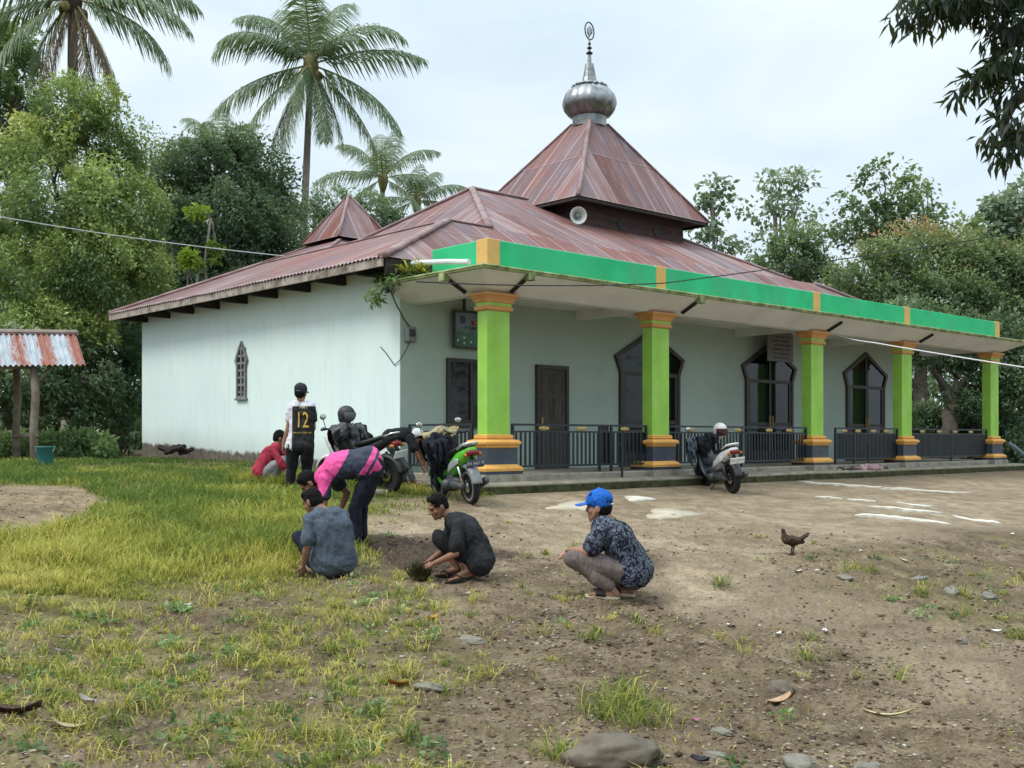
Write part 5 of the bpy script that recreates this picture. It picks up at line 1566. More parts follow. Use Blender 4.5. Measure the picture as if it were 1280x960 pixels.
def person(label, J, face, k=1.0, shirt=None, pants=None, sleeve=.75, pant_end=1.0, skin=None, hair=True, cap=None, cap_c=None, shoes=None, voxel=.0075, group=None,
           hands=(None, None), curl=.6, shirt_len=1.0, seed=1, fat=1.0, base=None, hk=1.07, torso_w=1.0):
    skin = skin or SKIN
    J = {a: Vector(q) for a, q in J.items()}
    base = Vector(base); L = {a: q - base for a, q in J.items()}
    N, Fh = L['shN'], L['shF']
    Mh = basis(face, (0, 0, 1)) if abs(Vector(face).normalized().z) < .9 else basis(face, (Vector(face).x * -1, Vector(face).y * -1, .3))
    lat = (Fh - N); lat.normalize()
    # ---------- body
    b = MB()
    head_shapes(b, L['head'], Mh, k * hk)
    b.cap(L['neck'], .060 * k, L['head'] + Mh @ Vector((-.028 * k, 0, -.055 * k)), .054 * k)
    def torso(b, g, w_=1.0, low=True):
        sN, sF = L['shN'], L['shF']
        mid = (sN + sF) / 2
        b.cap(sN.lerp(mid, .12), (.062 + g) * k, L['neck'] + lat * -.03 * k - Vector((0, 0, .02 * k)), (.050 + g) * k)
        b.cap(sF.lerp(mid, .12), (.062 + g) * k, L['neck'] + lat * .03 * k - Vector((0, 0, .02 * k)), (.050 + g) * k)
        cw, ww, pw = .078 * w_, .068 * w_, .078 * w_
        for s in (-1, 1):
            b.cap(mid + lat * s * .075 * k, (.082 + g) * k * fat, L['chest'] + lat * s * cw * k, (.108 + g) * k * fat)
            b.cap(L['chest'] + lat * s * cw * k, (.108 + g) * k * fat, L['waist'] + lat * s * ww * k, (.100 + g) * k * fat)
            if low: b.cap(L['waist'] + lat * s * ww * k, (.100 + g) * k * fat, (L['pelvis'] if low is True else L['waist'].lerp(L['pelvis'], min(1, low))) + lat * s * pw * k, (.112 + g) * k * fat)
        b.cap(L['shN'], (.055 + g) * k, L['shF'], (.055 + g) * k)
        b.cap(L['chest'] - lat * cw * k, (.10 + g) * k * fat, L['chest'] + lat * cw * k, (.10 + g) * k * fat)
    torso(b, -.020, torso_w)
    for s in 'NF':
        b.cap(L['sh' + s], .050 * k, L['el' + s], .038 * k); b.cap(L['el' + s], .038 * k, L['wr' + s], .025 * k)
        b.cap(L['el' + s].lerp(L['wr' + s], .25), .040 * k, L['wr' + s], .025 * k)
        hd, hn = hands[0 if s == 'N' else 1] or ((L['wr' + s] - L['el' + s]), (0, 0, -1))
        hand_shapes(b, L['wr' + s], hd, hn, k, curl)
        hp, kn, an = L['hip' + s], L['kn' + s], L['an' + s]
        b.cap(hp, .082 * k, hp.lerp(kn, .5), .072 * k); b.cap(hp.lerp(kn, .5), .072 * k, kn, .052 * k)
        b.cap(kn, .052 * k, kn.lerp(an, .35), .052 * k); b.cap(kn.lerp(an, .35), .052 * k, an, .034 * k)
        foot_shapes(b, an, L['heel' + s], L['toe' + s], k)
    body = remesh('person', b, voxel, skin, None, 2, base)
    tag(body, label, 'person', group)
    # ---------- trousers
    b = MB()
    for s in (-1, 1): b.cap(L['waist'].lerp(L['pelvis'], .45) + lat * s * .066 * k, .094 * k * fat, L['pelvis'] + lat * s * .078 * k, .118 * k)
    b.cap(L['pelvis'] - lat * .07 * k, .114 * k, L['pelvis'] + lat * .07 * k, .114 * k)
    for s in 'NF':
        hp, kn, an = L['hip' + s], L['kn' + s], L['an' + s]; e_ = kn.lerp(an, pant_end)
        b.cap(L['pelvis'] + lat * (-.06 if s == 'N' else .06) * k, .112 * k, hp, .102 * k); b.cap(hp, .102 * k, hp.lerp(kn, .5), .088 * k); b.cap(hp.lerp(kn, .5), .088 * k, kn, .070 * k)
        b.cap(kn, .070 * k, kn.lerp(e_, .4), .068 * k); b.cap(kn.lerp(e_, .4), .068 * k, e_, (.056 if pant_end > .8 else .064) * k)
    remesh('trousers', b, voxel * 1.1, pants, body, 3, None, (.028, 8, seed))
    # ---------- shirt
    b = MB(); torso(b, .010, torso_w, shirt_len)
    if shirt_len > .5:
        for s in (-1, 1): b.cap(L['waist'] + lat * s * .07 * k * torso_w, .112 * k * fat, L['waist'].lerp(L['pelvis'], shirt_len) + lat * s * .085 * k, .142 * k * fat)
        b.cap(L['waist'].lerp(L['pelvis'], shirt_len) - lat * .08 * k, .142 * k * fat, L['waist'].lerp(L['pelvis'], shirt_len) + lat * .08 * k, .142 * k * fat)
    for s in 'NF':
        sh, el, wr = L['sh' + s], L['el' + s], L['wr' + s]
        if sleeve <= 1: b.cap(sh, .066 * k, sh.lerp(el, sleeve), .073 * k)
        else: b.cap(sh, .066 * k, el, .055 * k); b.cap(el, .055 * k, el.lerp(wr, sleeve - 1), .045 * k)
    sh_o = remesh('shirt', b, voxel, shirt, body, 9, None, (.024, 12, seed + 9))
    # ---------- hair / cap / eyes
    kb = k; k = k * hk
    def P(x, y, z): return L['head'] + Mh @ Vector((x * k, y * k, z * k))
    if hair:
        b = MB(); b.ell(P(-.022, 0, .036), (.097 * k, .083 * k, .096 * k), Mh, 16, 12); b.ell(P(-.042, 0, -.006), (.070 * k, .078 * k, .082 * k), Mh, 14, 10)
        b.cap(P(.030, -.04, .085), .034 * k, P(.030, .04, .085), .034 * k)
        remesh('hair', b, voxel * .9, HAIR, body, 2, None, (.008, 80, 3))
    b = MB()
    for s in (-1, 1):
        b.ell(P(.083, s * .031, .004), (.005 * k, .010 * k, .0042 * k), Mh, 8, 6); b.cap(P(.087, s * .020, .021), .0030 * k, P(.080, s * .046, .023), .0022 * k, 8)
    obj('eyes', b, HAIR, body, True)
    if cap:
        b = MB(); b.ell(P(-.012, 0, .055), (.112 * k, .092 * k, .088 * k), Mh, 16, 12); b.cap(P(-.03, 0, .03), .088 * k, P(-.012, 0, .05), .09 * k)
        b.ell(P(-.012, 0, .145), .010 * k)
        c_ = remesh('cap', b, voxel * .9, cap, body, 3, None, (.008, 20, 5))
        if cap_c != 'none':
            b = MB(); vs = []; fs = []
            for j in range(5):
                for i in range(9):
                    y = (i / 8 - .5) * 2; r0 = .07 + .105 * j / 4 * math.sqrt(max(0, 1 - .55 * y * y))
                    vs.append(P(r0 + .02 * (1 - y * y), y * .080, .040 - .012 * y * y - .012 * j / 4))
            for t in (0, 1):
                o = len(b.v); b.add([v + Mh @ Vector((0, 0, -.006 * k * t)) for v in vs], [(j * 9 + i, j * 9 + i + 1, j * 9 + i + 10, j * 9 + i + 9) for j in range(4) for i in range(8)])
            obj('cap_brim', b, cap, c_, True)
            if cap_c: b = MB(); b.tube([P(-.115, -.03, .015), P(-.121, 0, .015), P(-.115, .03, .015)], .009 * k, 6); obj('cap_strap', b, cap_c, c_, True)
    k = kb
    # ---------- footwear
    if shoes:
        kind, sm, stm = shoes
        for s in 'NF':
            h, t, a = L['heel' + s], L['toe' + s], L['an' + s]; d = (t - h).normalized(); sd_ = d.cross(Vector((0, 0, 1))).normalized()
            b = MB(); n_ = 18; out_ = []
            Ls = (t - h).length
            for i in range(n_ * 2):
                f = i / (n_ * 2) * 2 * PI; cx = math.cos(f); cy_ = math.sin(f)
                wd = .045 * k * (1 + .16 * cx)
                out_.append(h.lerp(t, .5) + d * cx * (Ls / 2 + .035 * k) + sd_ * cy_ * wd)
            vs = [p + Vector((0, 0, -.016 * k)) for p in out_] + [p + Vector((0, 0, .008 * k)) for p in out_]; m = len(out_)
            b.add(vs, [tuple(range(m))[::-1], tuple(range(m, 2 * m))] + [(i, (i + 1) % m, m + (i + 1) % m, m + i) for i in range(m)])
            so = obj('sandal' if kind != 'shoe' else 'shoe', b, sm, body)
            b = MB(); mid = h.lerp(t, .62)
            if kind == 'slide':
                for q in np.linspace(-.035, .035, 5): b.tube([mid + d * q * k + sd_ * math.cos(w_) * .047 * k + Vector((0, 0, (.004 + .055 * math.sin(w_)) * k)) for w_ in np.linspace(0, PI, 9)], .011 * k, 6)
            elif kind == 'thong':
                tp = h.lerp(t, .86) + Vector((0, 0, .03 * k))
                for q in (-1, 1): b.tube([tp, h.lerp(t, .66) + sd_ * q * .026 * k + Vector((0, 0, .052 * k)), h.lerp(t, .42) + sd_ * q * .046 * k + Vector((0, 0, .006 * k))], .0065 * k, 6)
            else:
                b.cap(h + Vector((0, 0, .035 * k)), .043 * k, t + Vector((0, 0, .02 * k)), .037 * k); b.cap(h + Vector((0, 0, .04 * k)), .043 * k, a, .046 * k)
            obj('strap' if kind != 'shoe' else 'upper', b, stm, so, True)
    return body, sh_o, L


def decal(target, text_mesh_obj):
    pass


def JX(Y0, **kw):
    return {a: at(q[0], q[1], Y0 + q[2]) for a, q in kw.items()}


def floor_feet(J, off=.018):
    """rest heels and toes on the ground"""
    for s in 'NF':
        for q in ('heel', 'toe'):
            p = J[q + s]; p.z = gz(p.x, p.y) + off
        a = J['an' + s]; a.z = max(a.z, gz(a.x, a.y) + .085)
    return J


FOAM = flat('cream_foam', (.55, .47, .33)); BLK = flat('black_rubber', (.014, .014, .016), .7)
# --- boy in blue cap
J = floor_feet(JX(9.4, head=(748, 633, 0), neck=(760, 650, 0), chest=(770, 672, 0), waist=(785, 694, .02), pelvis=(791, 711, .03), shN=(752, 661, -.16), shF=(764, 659, .17),
       elN=(736, 690, -.17), wrN=(717, 687, .02), elF=(742, 688, .24), wrF=(716, 689, .16), hipN=(789, 717, -.07), knN=(716, 699, -.14), anN=(763, 738, -.12), toeN=(736, 752, -.14), heelN=(770, 752, -.10),
       hipF=(790, 716, .12), knF=(725, 697, .24), anF=(785, 737, .16), toeF=(758, 748, .2), heelF=(789, 749, .16)))
n = NT('marble_print_shirt'); v = n.co(); f = n.noise(v, 10, 5, .6, 2.2)
c = n.ramp(f, [(.34, (.008, .010, .018)), (.485, (.015, .018, .032)), (.525, (.13, .145, .19)), (.545, (.22, .24, .29)), (.57, (.022, .026, .042)), (.75, (.009, .011, .02))])
n.bump(n.noise(n.mapping(v, (1.2, 1.2, .8)), 9, 3, .5, .6), .5, .02); MARB = n.set(c, .85, 0, .2)
BLUE = cloth('blue_cap_cloth', (.012, .115, .48), .2, .7, 20)
person('boy in bright blue cap and dark marbled shirt squatting on the yard', J, (-.93, .30, -.06), 1.0, MARB, cloth('taupe_trousers', (.17, .135, .125), .15), .80, .93, SKIN_L, True, BLUE, flat('white_strap', (.6, .6, .6)), ('slide', FOAM, BLK),
       voxel=.0065, hands=(((-.3, .9, -.1), (0, 0, -1)), ((-.9, -.2, -.2), (0, 0, -1))), seed=3, base=on_ground(763, 755), fat=1.14, shirt_len=1.12)

# --- boy in black
J = floor_feet(JX(10.0, head=(547, 633, 0), neck=(564, 646, 0), chest=(582, 662, .0), waist=(594, 680, .0), pelvis=(597, 697, .0), shN=(573, 655, -.15), shF=(568, 652, .15),
       elN=(570, 692, -.22), wrN=(541, 705, -.16), elF=(553, 690, .12), wrF=(536, 702, -.02), hipN=(594, 700, -.09), knN=(550, 673, -.10), anN=(587, 714, -.13), toeN=(560, 725, -.20), heelN=(589, 723, -.10),
       hipF=(594, 699, .09), knF=(549, 671, .14), anF=(572, 711, .10), toeF=(547, 717, .08), heelF=(572, 715, .14)))
person('boy in black T-shirt and black shorts squatting and pulling weeds by hand', J, (-.80, -.42, -.44), .88, cloth('black_tshirt', (.026, .026, .029), .3), cloth('black_shorts', (.012, .012, .014), .25), .78, .42, SKIN, True, shoes=('thong', BLK, BLK),
       voxel=.006, hands=(((-.9, .15, -.35), (0, .6, -.8)), ((-.8, -.3, -.5), (0, -.6, -.8))), curl=.75, seed=4, base=on_ground(575, 726), fat=1.2, shirt_len=1.1)

# --- boy in grey
J = floor_feet(JX(9.95, head=(390, 627, .08), neck=(404, 639, .03), chest=(413, 657, 0), waist=(417, 682, .0), pelvis=(417, 699, .02), shN=(388, 648, -.10), shF=(429, 645, .10),
       elN=(384, 682, -.16), wrN=(379, 707, -.10), elF=(424, 668, .32), wrF=(395, 700, .35), hipN=(403, 704, .0), knN=(374, 672, .16), anN=(392, 713, .12), toeN=(376, 717, .22), heelN=(396, 717, .05),
       hipF=(429, 702, .10), knF=(414, 670, .48), anF=(430, 712, .26), toeF=(414, 716, .42), heelF=(433, 716, .22)))
person('boy in slate grey T-shirt squatting with his back turned', J, (-.80, .42, -.42), .88, cloth('slate_tshirt', (.085, .105, .135), .16), cloth('dark_denim', (.020, .025, .040), .3), .80, .95, SKIN, True, shoes=('thong', BLK, BLK),
       voxel=.0065, hands=(((-.2, .1, -1), (-.7, .5, 0)), ((-.5, -.2, -.8), (0, -.6, -.8))), curl=.5, seed=5, base=on_ground(405, 718), fat=1.2, torso_w=1.12, shirt_len=1.1)

# --- bending figure in pink
J = floor_feet(JX(11.4, head=(386, 604, .0), neck=(401, 592, .0), chest=(420, 584, .0), waist=(446, 579, .02), pelvis=(467, 580, .04), shN=(407, 599, -.15), shF=(409, 590, .18),
       elN=(405, 631, -.18), wrN=(400, 662, -.14), elF=(434, 616, .20), wrF=(424, 642, .16), hipN=(467, 588, -.07), knN=(444, 634, -.07), anN=(446, 677, -.05), toeN=(427, 688, -.12), heelN=(449, 687, .0),
       hipF=(468, 587, .13), knF=(452, 632, .20), anF=(452, 674, .24), toeF=(434, 684, .2), heelF=(454, 683, .26)))
n = NT('pink_navy_jersey'); v = n.co(); x_, y_, z_ = n.sep(v)
w_ = n.math('ADD', n.math('ADD', x_, n.math('MULTIPLY', z_, -.62)), n.math('MULTIPLY', y_, .25))
fx0 = at(430, 580, 11.4) - on_ground(445, 686); q0 = fx0.x - .62 * fx0.z
m1 = n.math('MULTIPLY', n.rng(w_, q0 - .045, q0 - .035), n.rng(w_, q0 + .20, q0 + .19))
m2 = n.math('MULTIPLY', n.rng(w_, q0 + .255, q0 + .265), n.rng(w_, q0 + .30, q0 + .29))
zl = n.rng(z_, fx0.z - .10, fx0.z - .115)
m3 = n.math('MULTIPLY', zl, n.math('MULTIPLY', n.rng(w_, q0 - .0, q0 + .02), n.rng(w_, q0 + .60, q0 + .59)))
c = n.mix(n.math('MAXIMUM', n.math('MAXIMUM', m1, m2), m3), (.66, .075, .27), (.028, .034, .058))
n.bump(n.noise(n.mapping(v, (1.2, 1.2, .8)), 9, 3, .5, .6), .6, .025); PINK = n.set(c, .7, 0, .25)
pk, psh, pL = person('youth in pink and navy jersey bending down behind the grey shirted boy', J, (-.62, -.12, -.78), .98, PINK, cloth('navy_trousers', (.014, .017, .027), .3), .62, .97, SKIN, True, shoes=('thong', BLK, BLK),
       voxel=.0075, hands=(((-.1, 0, -1), (-1, 0, 0)), ((-.3, 0, -1), (-1, 0, 0))), seed=6, base=on_ground(445, 686), fat=1.22, shirt_len=.55)

# --- man with number 12
J = floor_feet(JX(16.1, head=(376, 491, 0), neck=(376, 503, 0), chest=(377, 520, 0), waist=(377, 540, 0), pelvis=(375, 556, .0), shN=(365, 508, 0), shF=(389, 508, 0),
       elN=(360, 535, .02), wrN=(354, 556, .06), elF=(392, 535, .08), wrF=(386, 547, .28), hipN=(367, 562, 0), knN=(365, 586, .03), anN=(363, 606, .0), toeN=(361, 612, .2), heelN=(363, 612, -.05),
       hipF=(383, 562, 0), knF=(384, 586, .06), anF=(386, 606, .06), toeF=(388, 612, .24), heelF=(386, 612, -.01)), .03)
b12 = on_ground(374, 613)
n = NT('black_white_jersey'); v = n.co(); x_, y_, z_ = n.sep(v)
lx = at(366.5, 520, 16.1).x - b12.x; ux = at(389, 520, 16.1).x - b12.x; tz_ = at(376, 507.5, 16.1).z - b12.z; hz = at(376, 553, 16.1).z - b12.z
inside = n.math('MULTIPLY', n.math('MULTIPLY', n.rng(x_, lx, lx + .008), n.rng(x_, ux + .12, ux + .11)), n.rng(z_, tz_, tz_ - .01))
prn = n.noise(v, 14, 4, .6, 1)
c = n.mix(inside, n.ramp(prn, [(.45, (.62, .60, .64)), (.62, (.50, .46, .54))]), (.018, .018, .020))
n.bump(n.noise(v, 9, 3), .4, .02); JER = n.set(c, .75, 0, .25)
m12, sh12, L12 = person('man in black cap and black and white jersey number 12 standing with his back turned', J, (.12, 1, -.08), .97, JER, cloth('black_trousers', (.012, .013, .015), .3), .55, .98, SKIN_L, True, cloth('black_cap_cloth', (.030, .034, .042), .2), flat('grey_strap', (.10, .10, .11)),
       ('shoe', BLK, BLK), voxel=.009, hands=(((-.1, .1, -1), (1, 0, 0)), ((-.4, .6, .1), (0, 0, -1))), curl=.4, seed=7, base=b12, fat=.98)
GLD = flat('gold_print', (.62, .40, .07), .6)


def wrap_text(body, size, centre, target, mat, sx=1.0, off=.010):
    """lettering laid over the back of a shirt; both are real geometry"""
    o = word(body, size, mat, target.parent, None, 'shirt_number' if body.isdigit() else 'shirt_lettering', .0, sx=sx)
    me = o.data
    import bmesh
    bm = bmesh.new(); bm.from_mesh(me); bmesh.ops.subdivide_edges(bm, edges=bm.edges[:], cuts=3, use_grid_fill=False); bmesh.ops.triangulate(bm, faces=bm.faces[:]); bm.to_mesh(me); bm.free()
    tm = target.data
    bvh = BVHTree.FromPolygons([v.co[:] for v in tm.vertices], [p.vertices[:] for p in tm.polygons])
    for vv in me.vertices:
        p = Vector((centre.x + vv.co.x, centre.y - 1.0, centre.z + vv.co.y))
        h = bvh.ray_cast(p, Vector((0, 1, 0)))
        vv.co = (h[0] + Vector((0, -off, 0))) if h[0] is not None else p + Vector((0, .9, 0))
    o.parent = target
    return o


wrap_text('12', .33, at(379.5, 526, 16.1) - b12, sh12, GLD, .62)
wrap_text('MAT', .06, at(381, 509.5, 16.1) - b12, sh12, flat('cream_print', (.6, .5, .3)), 1.1)
wrap_text('KARANG TARUNA', .036, at(379, 541, 16.1) - b12, sh12, GLD, .9)

# --- squatting figure in red
J = floor_feet(JX(17.2, head=(350, 548, .05), neck=(346, 557, 0), chest=(340, 566, 0), waist=(332, 578, 0), pelvis=(328, 588, 0), shN=(341, 561, -.15), shF=(350, 560, .15),
       elN=(350, 577, -.22), wrN=(356, 588, -.2), elF=(358, 577, .2), wrF=(362, 588, .1), hipN=(331, 592, -.1), knN=(351, 576, -.14), anN=(342, 594, -.12), toeN=(352, 600, -.12), heelN=(339, 600, -.1),
       hipF=(332, 590, .1), knF=(354, 574, .14), anF=(346, 592, .12), toeF=(356, 598, .12), heelF=(342, 598, .1)), .03)
person('person in red shirt and grey trousers squatting by the wall behind the standing man', J, (.85, .35, -.35), .95, cloth('red_shirt', (.36, .035, .065), .2), cloth('grey_trousers', (.27, .27, .27), .15), 1.7, .95, SKIN, True, shoes=('shoe', BLK, BLK), voxel=.010, seed=8, base=on_ground(340, 602))

# --- bending worker by the side railing
J = floor_feet(JX(17.9, head=(521, 546, .05), neck=(513, 545, .0), chest=(506, 543, 0), waist=(496, 543, 0), pelvis=(487, 547, 0), shN=(512, 548, -.15), shF=(513, 545, .17),
       elN=(520, 565, -.18), wrN=(528, 583, -.12), elF=(524, 562, .2), wrF=(532, 580, .15), hipN=(487, 553, -.08), knN=(502, 576, -.10), anN=(517, 600, -.12), toeN=(527, 606, -.14), heelN=(514, 607, -.08),
       hipF=(488, 552, .10), knF=(500, 576, .14), anF=(506, 600, .16), toeF=(517, 604, .16), heelF=(503, 604, .18)), .03)
person('person in black top, grey trousers and white skullcap bending beside the terrace railing', J, (.78, .0, -.62), .93, cloth('black_top', (.016, .018, .022), .2), cloth('charcoal_trousers', (.075, .085, .092), .2), .75, .97, SKIN, True, cloth('white_skullcap', (.62, .63, .64), .08), 'none',
       ('shoe', flat('tan_shoe', (.22, .15, .09)), flat('tan_shoe2', (.20, .13, .08))), voxel=.010, seed=9, base=on_ground(510, 606))

# --- half hidden figure behind the black motorbike
J = floor_feet(JX(18.3, head=(459, 551, 0), neck=(455, 560, 0), chest=(452, 570, 0), waist=(449, 582, 0), pelvis=(447, 592, 0), shN=(447, 563, -.14), shF=(462, 562, .14),
       elN=(452, 578, -.2), wrN=(462, 588, -.2), elF=(468, 577, .2), wrF=(474, 588, .1), hipN=(450, 596, -.1), knN=(468, 580, -.14), anN=(460, 598, -.12), toeN=(470, 602, -.12), heelN=(457, 602, -.1),
       hipF=(450, 595, .1), knF=(470, 579, .14), anF=(463, 597, .12), toeF=(473, 601, .12), heelF=(460, 601, .1)), .03)
person('person in grey shirt and dark cap, head and shoulders showing over the motorbike seat', J, (.8, .5, -.2), .92, cloth('grey_shirt', (.11, .125, .14), .2), cloth('dark_trousers', (.03, .03, .035), .2), .8, .95, SKIN, True, cloth('dark_cap_cloth', (.012, .014, .014), .2), 'none',
       voxel=.011, seed=10, base=on_ground(458, 603))
# ================================================================== motorbikes
TYRE = pmat('tyre_rubber', (.016, .016, .017), .3, 20, .8, .2, 60)
ALLOY = flat('alloy_rim', (.50, .51, .52), .35, .8); DALLOY = flat('dark_alloy_rim', (.05, .05, .055), .4, .6)
CHROME = flat('chrome', (.6, .6, .6), .15, 1.0); BPLA = pmat('black_plastic', (.018, .018, .02), .2, 10, .5, .05, 40, spec=.45)
ENG = pmat('engine_grey', (.09, .095, .10), .3, 10, .5, .2, 30, metal=.5); SEATM = pmat('black_vinyl_seat', (.014, .014, .016), .2, 10, .45, .1, 60, spec=.45)
REDL = flat('red_tail_lens', (.16, .012, .012), .2); PLATE = flat('white_plate', (.72, .73, .72), .5); PINK_ = flat('plate_ink', (.02, .02, .03), .5); DPLATE = flat('dark_plate', (.02, .02, .025), .5)


def loft(b, secs):
    """secs: list of (x, z, half_w, half_h) rounded sections along a spine in the xz plane"""
    n_ = 14; vs = []; fs = []
    for (x, z, w_, h) in secs:
        for i in range(n_):
            a = 2 * PI * i / n_; c_, s_ = math.cos(a), math.sin(a)
            e_ = .72
            vs.append((x, w_ * math.copysign(abs(c_) ** e_, c_), z + h * math.copysign(abs(s_) ** e_, s_)))
    for j in range(len(secs) - 1):
        for i in range(n_): fs.append((j * n_ + i, j * n_ + (i + 1) % n_, (j + 1) * n_ + (i + 1) % n_, (j + 1) * n_ + i))
    fs.append(tuple(range(n_))[::-1]); o = (len(secs) - 1) * n_; fs.append(tuple(range(o, o + n_)))
    b.add(vs, fs)


def motorbike(label, rear, heading, panel, rim_m, style, group, lean=5, plate_m=PLATE, plate_text=None, trim=None):
    """local frame: x forward from the rear contact, z up"""
    t = thing('motorbike', label, 'motorbike', rear, heading, group)
    t.rotation_euler = (R(-lean), 0, heading)
    r = .275; wb = 1.22; ty = .052 if style != 'sport' else .062
    trim = trim or panel
    for nm, x in (('wheel', 0), ('wheel', wb)):
        Mw = Matrix.Translation((x, 0, r)) @ RX
        b = MB(); b.lathe([(r - .075, -.02), (r - .06, -ty * .8), (r - .03, -ty), (r - .008, -ty * .6), (r, 0), (r - .008, ty * .6), (r - .03, ty), (r - .06, ty * .8), (r - .075, .02)], 36, Mw); 
        wl = obj(nm, b, TYRE, t, True)
        b = MB()
        b.frame([(x + (r - .06) * math.cos(2 * PI * i / 28), r + (r - .06) * math.sin(2 * PI * i / 28)) for i in range(28)], [(x + (r - .088) * math.cos(2 * PI * i / 28), r + (r - .088) * math.sin(2 * PI * i / 28)) for i in range(28)], 'y', -.040, .040)
        for i in range(5):
            a = 2 * PI * i / 5 + .3
            for q in (-.10, .10): b.tube([(x + .03 * math.cos(a), .0, r + .03 * math.sin(a)), (x + (r - .085) * math.cos(a + q), 0, r + (r - .085) * math.sin(a + q))], .011, 6)
        b.lathe([(.045, -.055), (.05, 0), (.045, .055)], 16, Mw); obj('rim', b, rim_m, wl)
        b = MB(); b.lathe([(.06, -.048), (.095, -.046), (.095, -.042), (.06, -.041)], 20, Mw); obj('brake_disc', b, CHROME, wl)
    # forks, front fender
    b = MB()
    for s in (-1, 1): b.tube([(wb, s * .07, r), (wb - .11, s * .07, .62), (wb - .17, s * .05, .82)], .022, 8)
    obj('front_fork', b, ENG, t, True)
    def fender(x, a0, a1, rr, w_, mat, nm):
        b = MB(); vs = []; fs = []; nseg = 16
        for j in range(nseg + 1):
            a = R(a0 + (a1 - a0) * j / nseg)
            for q, (yy, dr) in enumerate(((-w_, -.045), (-w_ * .75, -.005), (0, .012), (w_ * .75, -.005), (w_, -.045))): vs.append((x + (rr + dr) * math.cos(a), yy, r + (rr + dr) * math.sin(a)))
        for j in range(nseg):
            for q in range(4): fs.append((j * 5 + q, j * 5 + q + 1, j * 5 + q + 6, j * 5 + q + 5))
        b.add(vs, fs); o = obj(nm, b, mat, t, True); m = o.modifiers.new('s', 'SOLIDIFY'); m.thickness = .008; return o
    fender(wb, 20, 165, r + .035, .075, panel, 'front_fender')
    # engine, swing arm, exhaust, stand
    b = MB(); loft(b, [(.26, .30, .05, .06), (.34, .31, .10, .10), (.52, .33, .12, .12), (.66, .36, .10, .09), (.74, .38, .05, .05)])
    b.cap((.50, .10, .30), .09, (.50, .15, .30), .085); b.cap((.30, .12, .30), .07, (.05, .09, .275), .045); b.cap((.05, -.09, .275), .03, (.4, -.10, .30), .035); obj('engine', b, ENG, t, True)
    b = MB(); b.tube([(.62, -.10, .22), (.45, -.15, .16), (.25, -.16, .20)], .022, 8); b.tube([(.28, -.16, .20), (.10, -.17, .25), (-.20, -.175, .34), (-.24, -.175, .352)], [.035, .055, .055, .035], 12); ex = obj('exhaust', b, BPLA if style == 'sport' else ENG, t, True)
    b = MB(); b.tube([(.46, .13, .18), (.42, .26, .02 + math.tan(R(lean)) * .2)], .011, 6); b.tube([(.55, -.22, .20), (.55, .22, .20)], .013, 8); b.tube([(.30, -.2, .27), (.30, .2, .27)], .012, 8); obj('foot_peg', b, BPLA, t)
    # rear suspension
    b = MB()
    for s in (-1, 1): b.tube([(.02, s * .10, .30), (.10, s * .11, .62)], .025, 8)
    obj('shock_absorber', b, CHROME if style == 'moped' else ENG, t, True)
    # rear mudguard with plate
    fender(-.01, 70, 172, r + .05, .085, BPLA if style != 'moped' else flat('grey_mudguard', (.20, .21, .225), .5), 'rear_mudguard')
    b = MB(); Mp = Matrix.Translation((-.30, 0, .60)) @ Matrix.Rotation(R(-22), 4, 'Y')
    b.box(-.006, .006, -.138, .138, -.058, .058, Mp, bev=.004); pl = obj('licence_plate', b, plate_m, t)
    b = MB(); b.tube([(-.29, 0, .59), (-.16, 0, .70)], .03, 6); obj('plate_bracket', b, BPLA, pl)
    if plate_text:
        Mt2 = Mp @ Matrix.Translation((-.0075, 0, .012)) @ Matrix(((0, 0, -1, 0), (-1, 0, 0, 0), (0, 1, 0, 0), (0, 0, 0, 1)))
        word(plate_text[0], .066, plate_text[2], pl, Mt2, 'lettering', .0005, sx=.78)
        Mt3 = Mp @ Matrix.Translation((-.0075, 0, -.042)) @ Matrix(((0, 0, -1, 0), (-1, 0, 0, 0), (0, 1, 0, 0), (0, 0, 0, 1)))
        word(plate_text[1], .026, plate_text[2], pl, Mt3, 'lettering', .0005)
    # tail body, seat
    if style == 'sport':
        b = MB(); loft(b, [(-.22, .86, .05, .03), (-.05, .80, .09, .07), (.2, .70, .11, .09), (.45, .62, .10, .10), (.6, .58, .07, .07)]); obj('tail_panel', b, panel, t, True)
        b = MB(); loft(b, [(-.20, .90, .055, .02), (.0, .86, .10, .04), (.3, .79, .12, .045), (.55, .75, .10, .04), (.66, .74, .06, .03)]); obj('seat', b, SEATM, t, True)
        b = MB(); b.tube([(-.02, .11, .84), (-.22, .09, .92), (-.30, .0, .93), (-.22, -.09, .92), (-.02, -.11, .84)], .016, 8); obj('grab_rail', b, CHROME, t, True)
    else:
        b = MB(); loft(b, [(-.27, .80, .03, .02), (-.22, .78, .085, .06), (-.05, .72, .125, .10), (.15, .64, .14, .13), (.35, .56, .13, .13), (.50, .46, .08, .08), (.54, .44, .04, .04)]); obj('tail_panel', b, panel, t, True)
        b = MB(); loft(b, [(-.16, .85, .06, .02), (-.05, .84, .115, .035), (.2, .79, .125, .045), (.38, .755, .115, .045), (.52, .735, .07, .03)]); obj('seat', b, SEATM, t, True)
        b = MB(); b.tube([(.02, .12, .82), (-.18, .11, .885), (-.27, .05, .90), (-.27, -.05, .90), (-.18, -.11, .885), (.02, -.12, .82)], .018, 8); obj('grab_rail', b, trim, t, True)
        for s in (-1, 1):
            b = MB(); loft(b, [(-.02, .60, .006, .03), (.1, .585, .008, .05), (.36, .50, .008, .055), (.44, .44, .005, .03)])
            for i, q in enumerate(b.v): b.v[i] = (q[0], q[1] + s * .143, q[2] + .05)
            obj('side_stripe', b, trim, t, True)
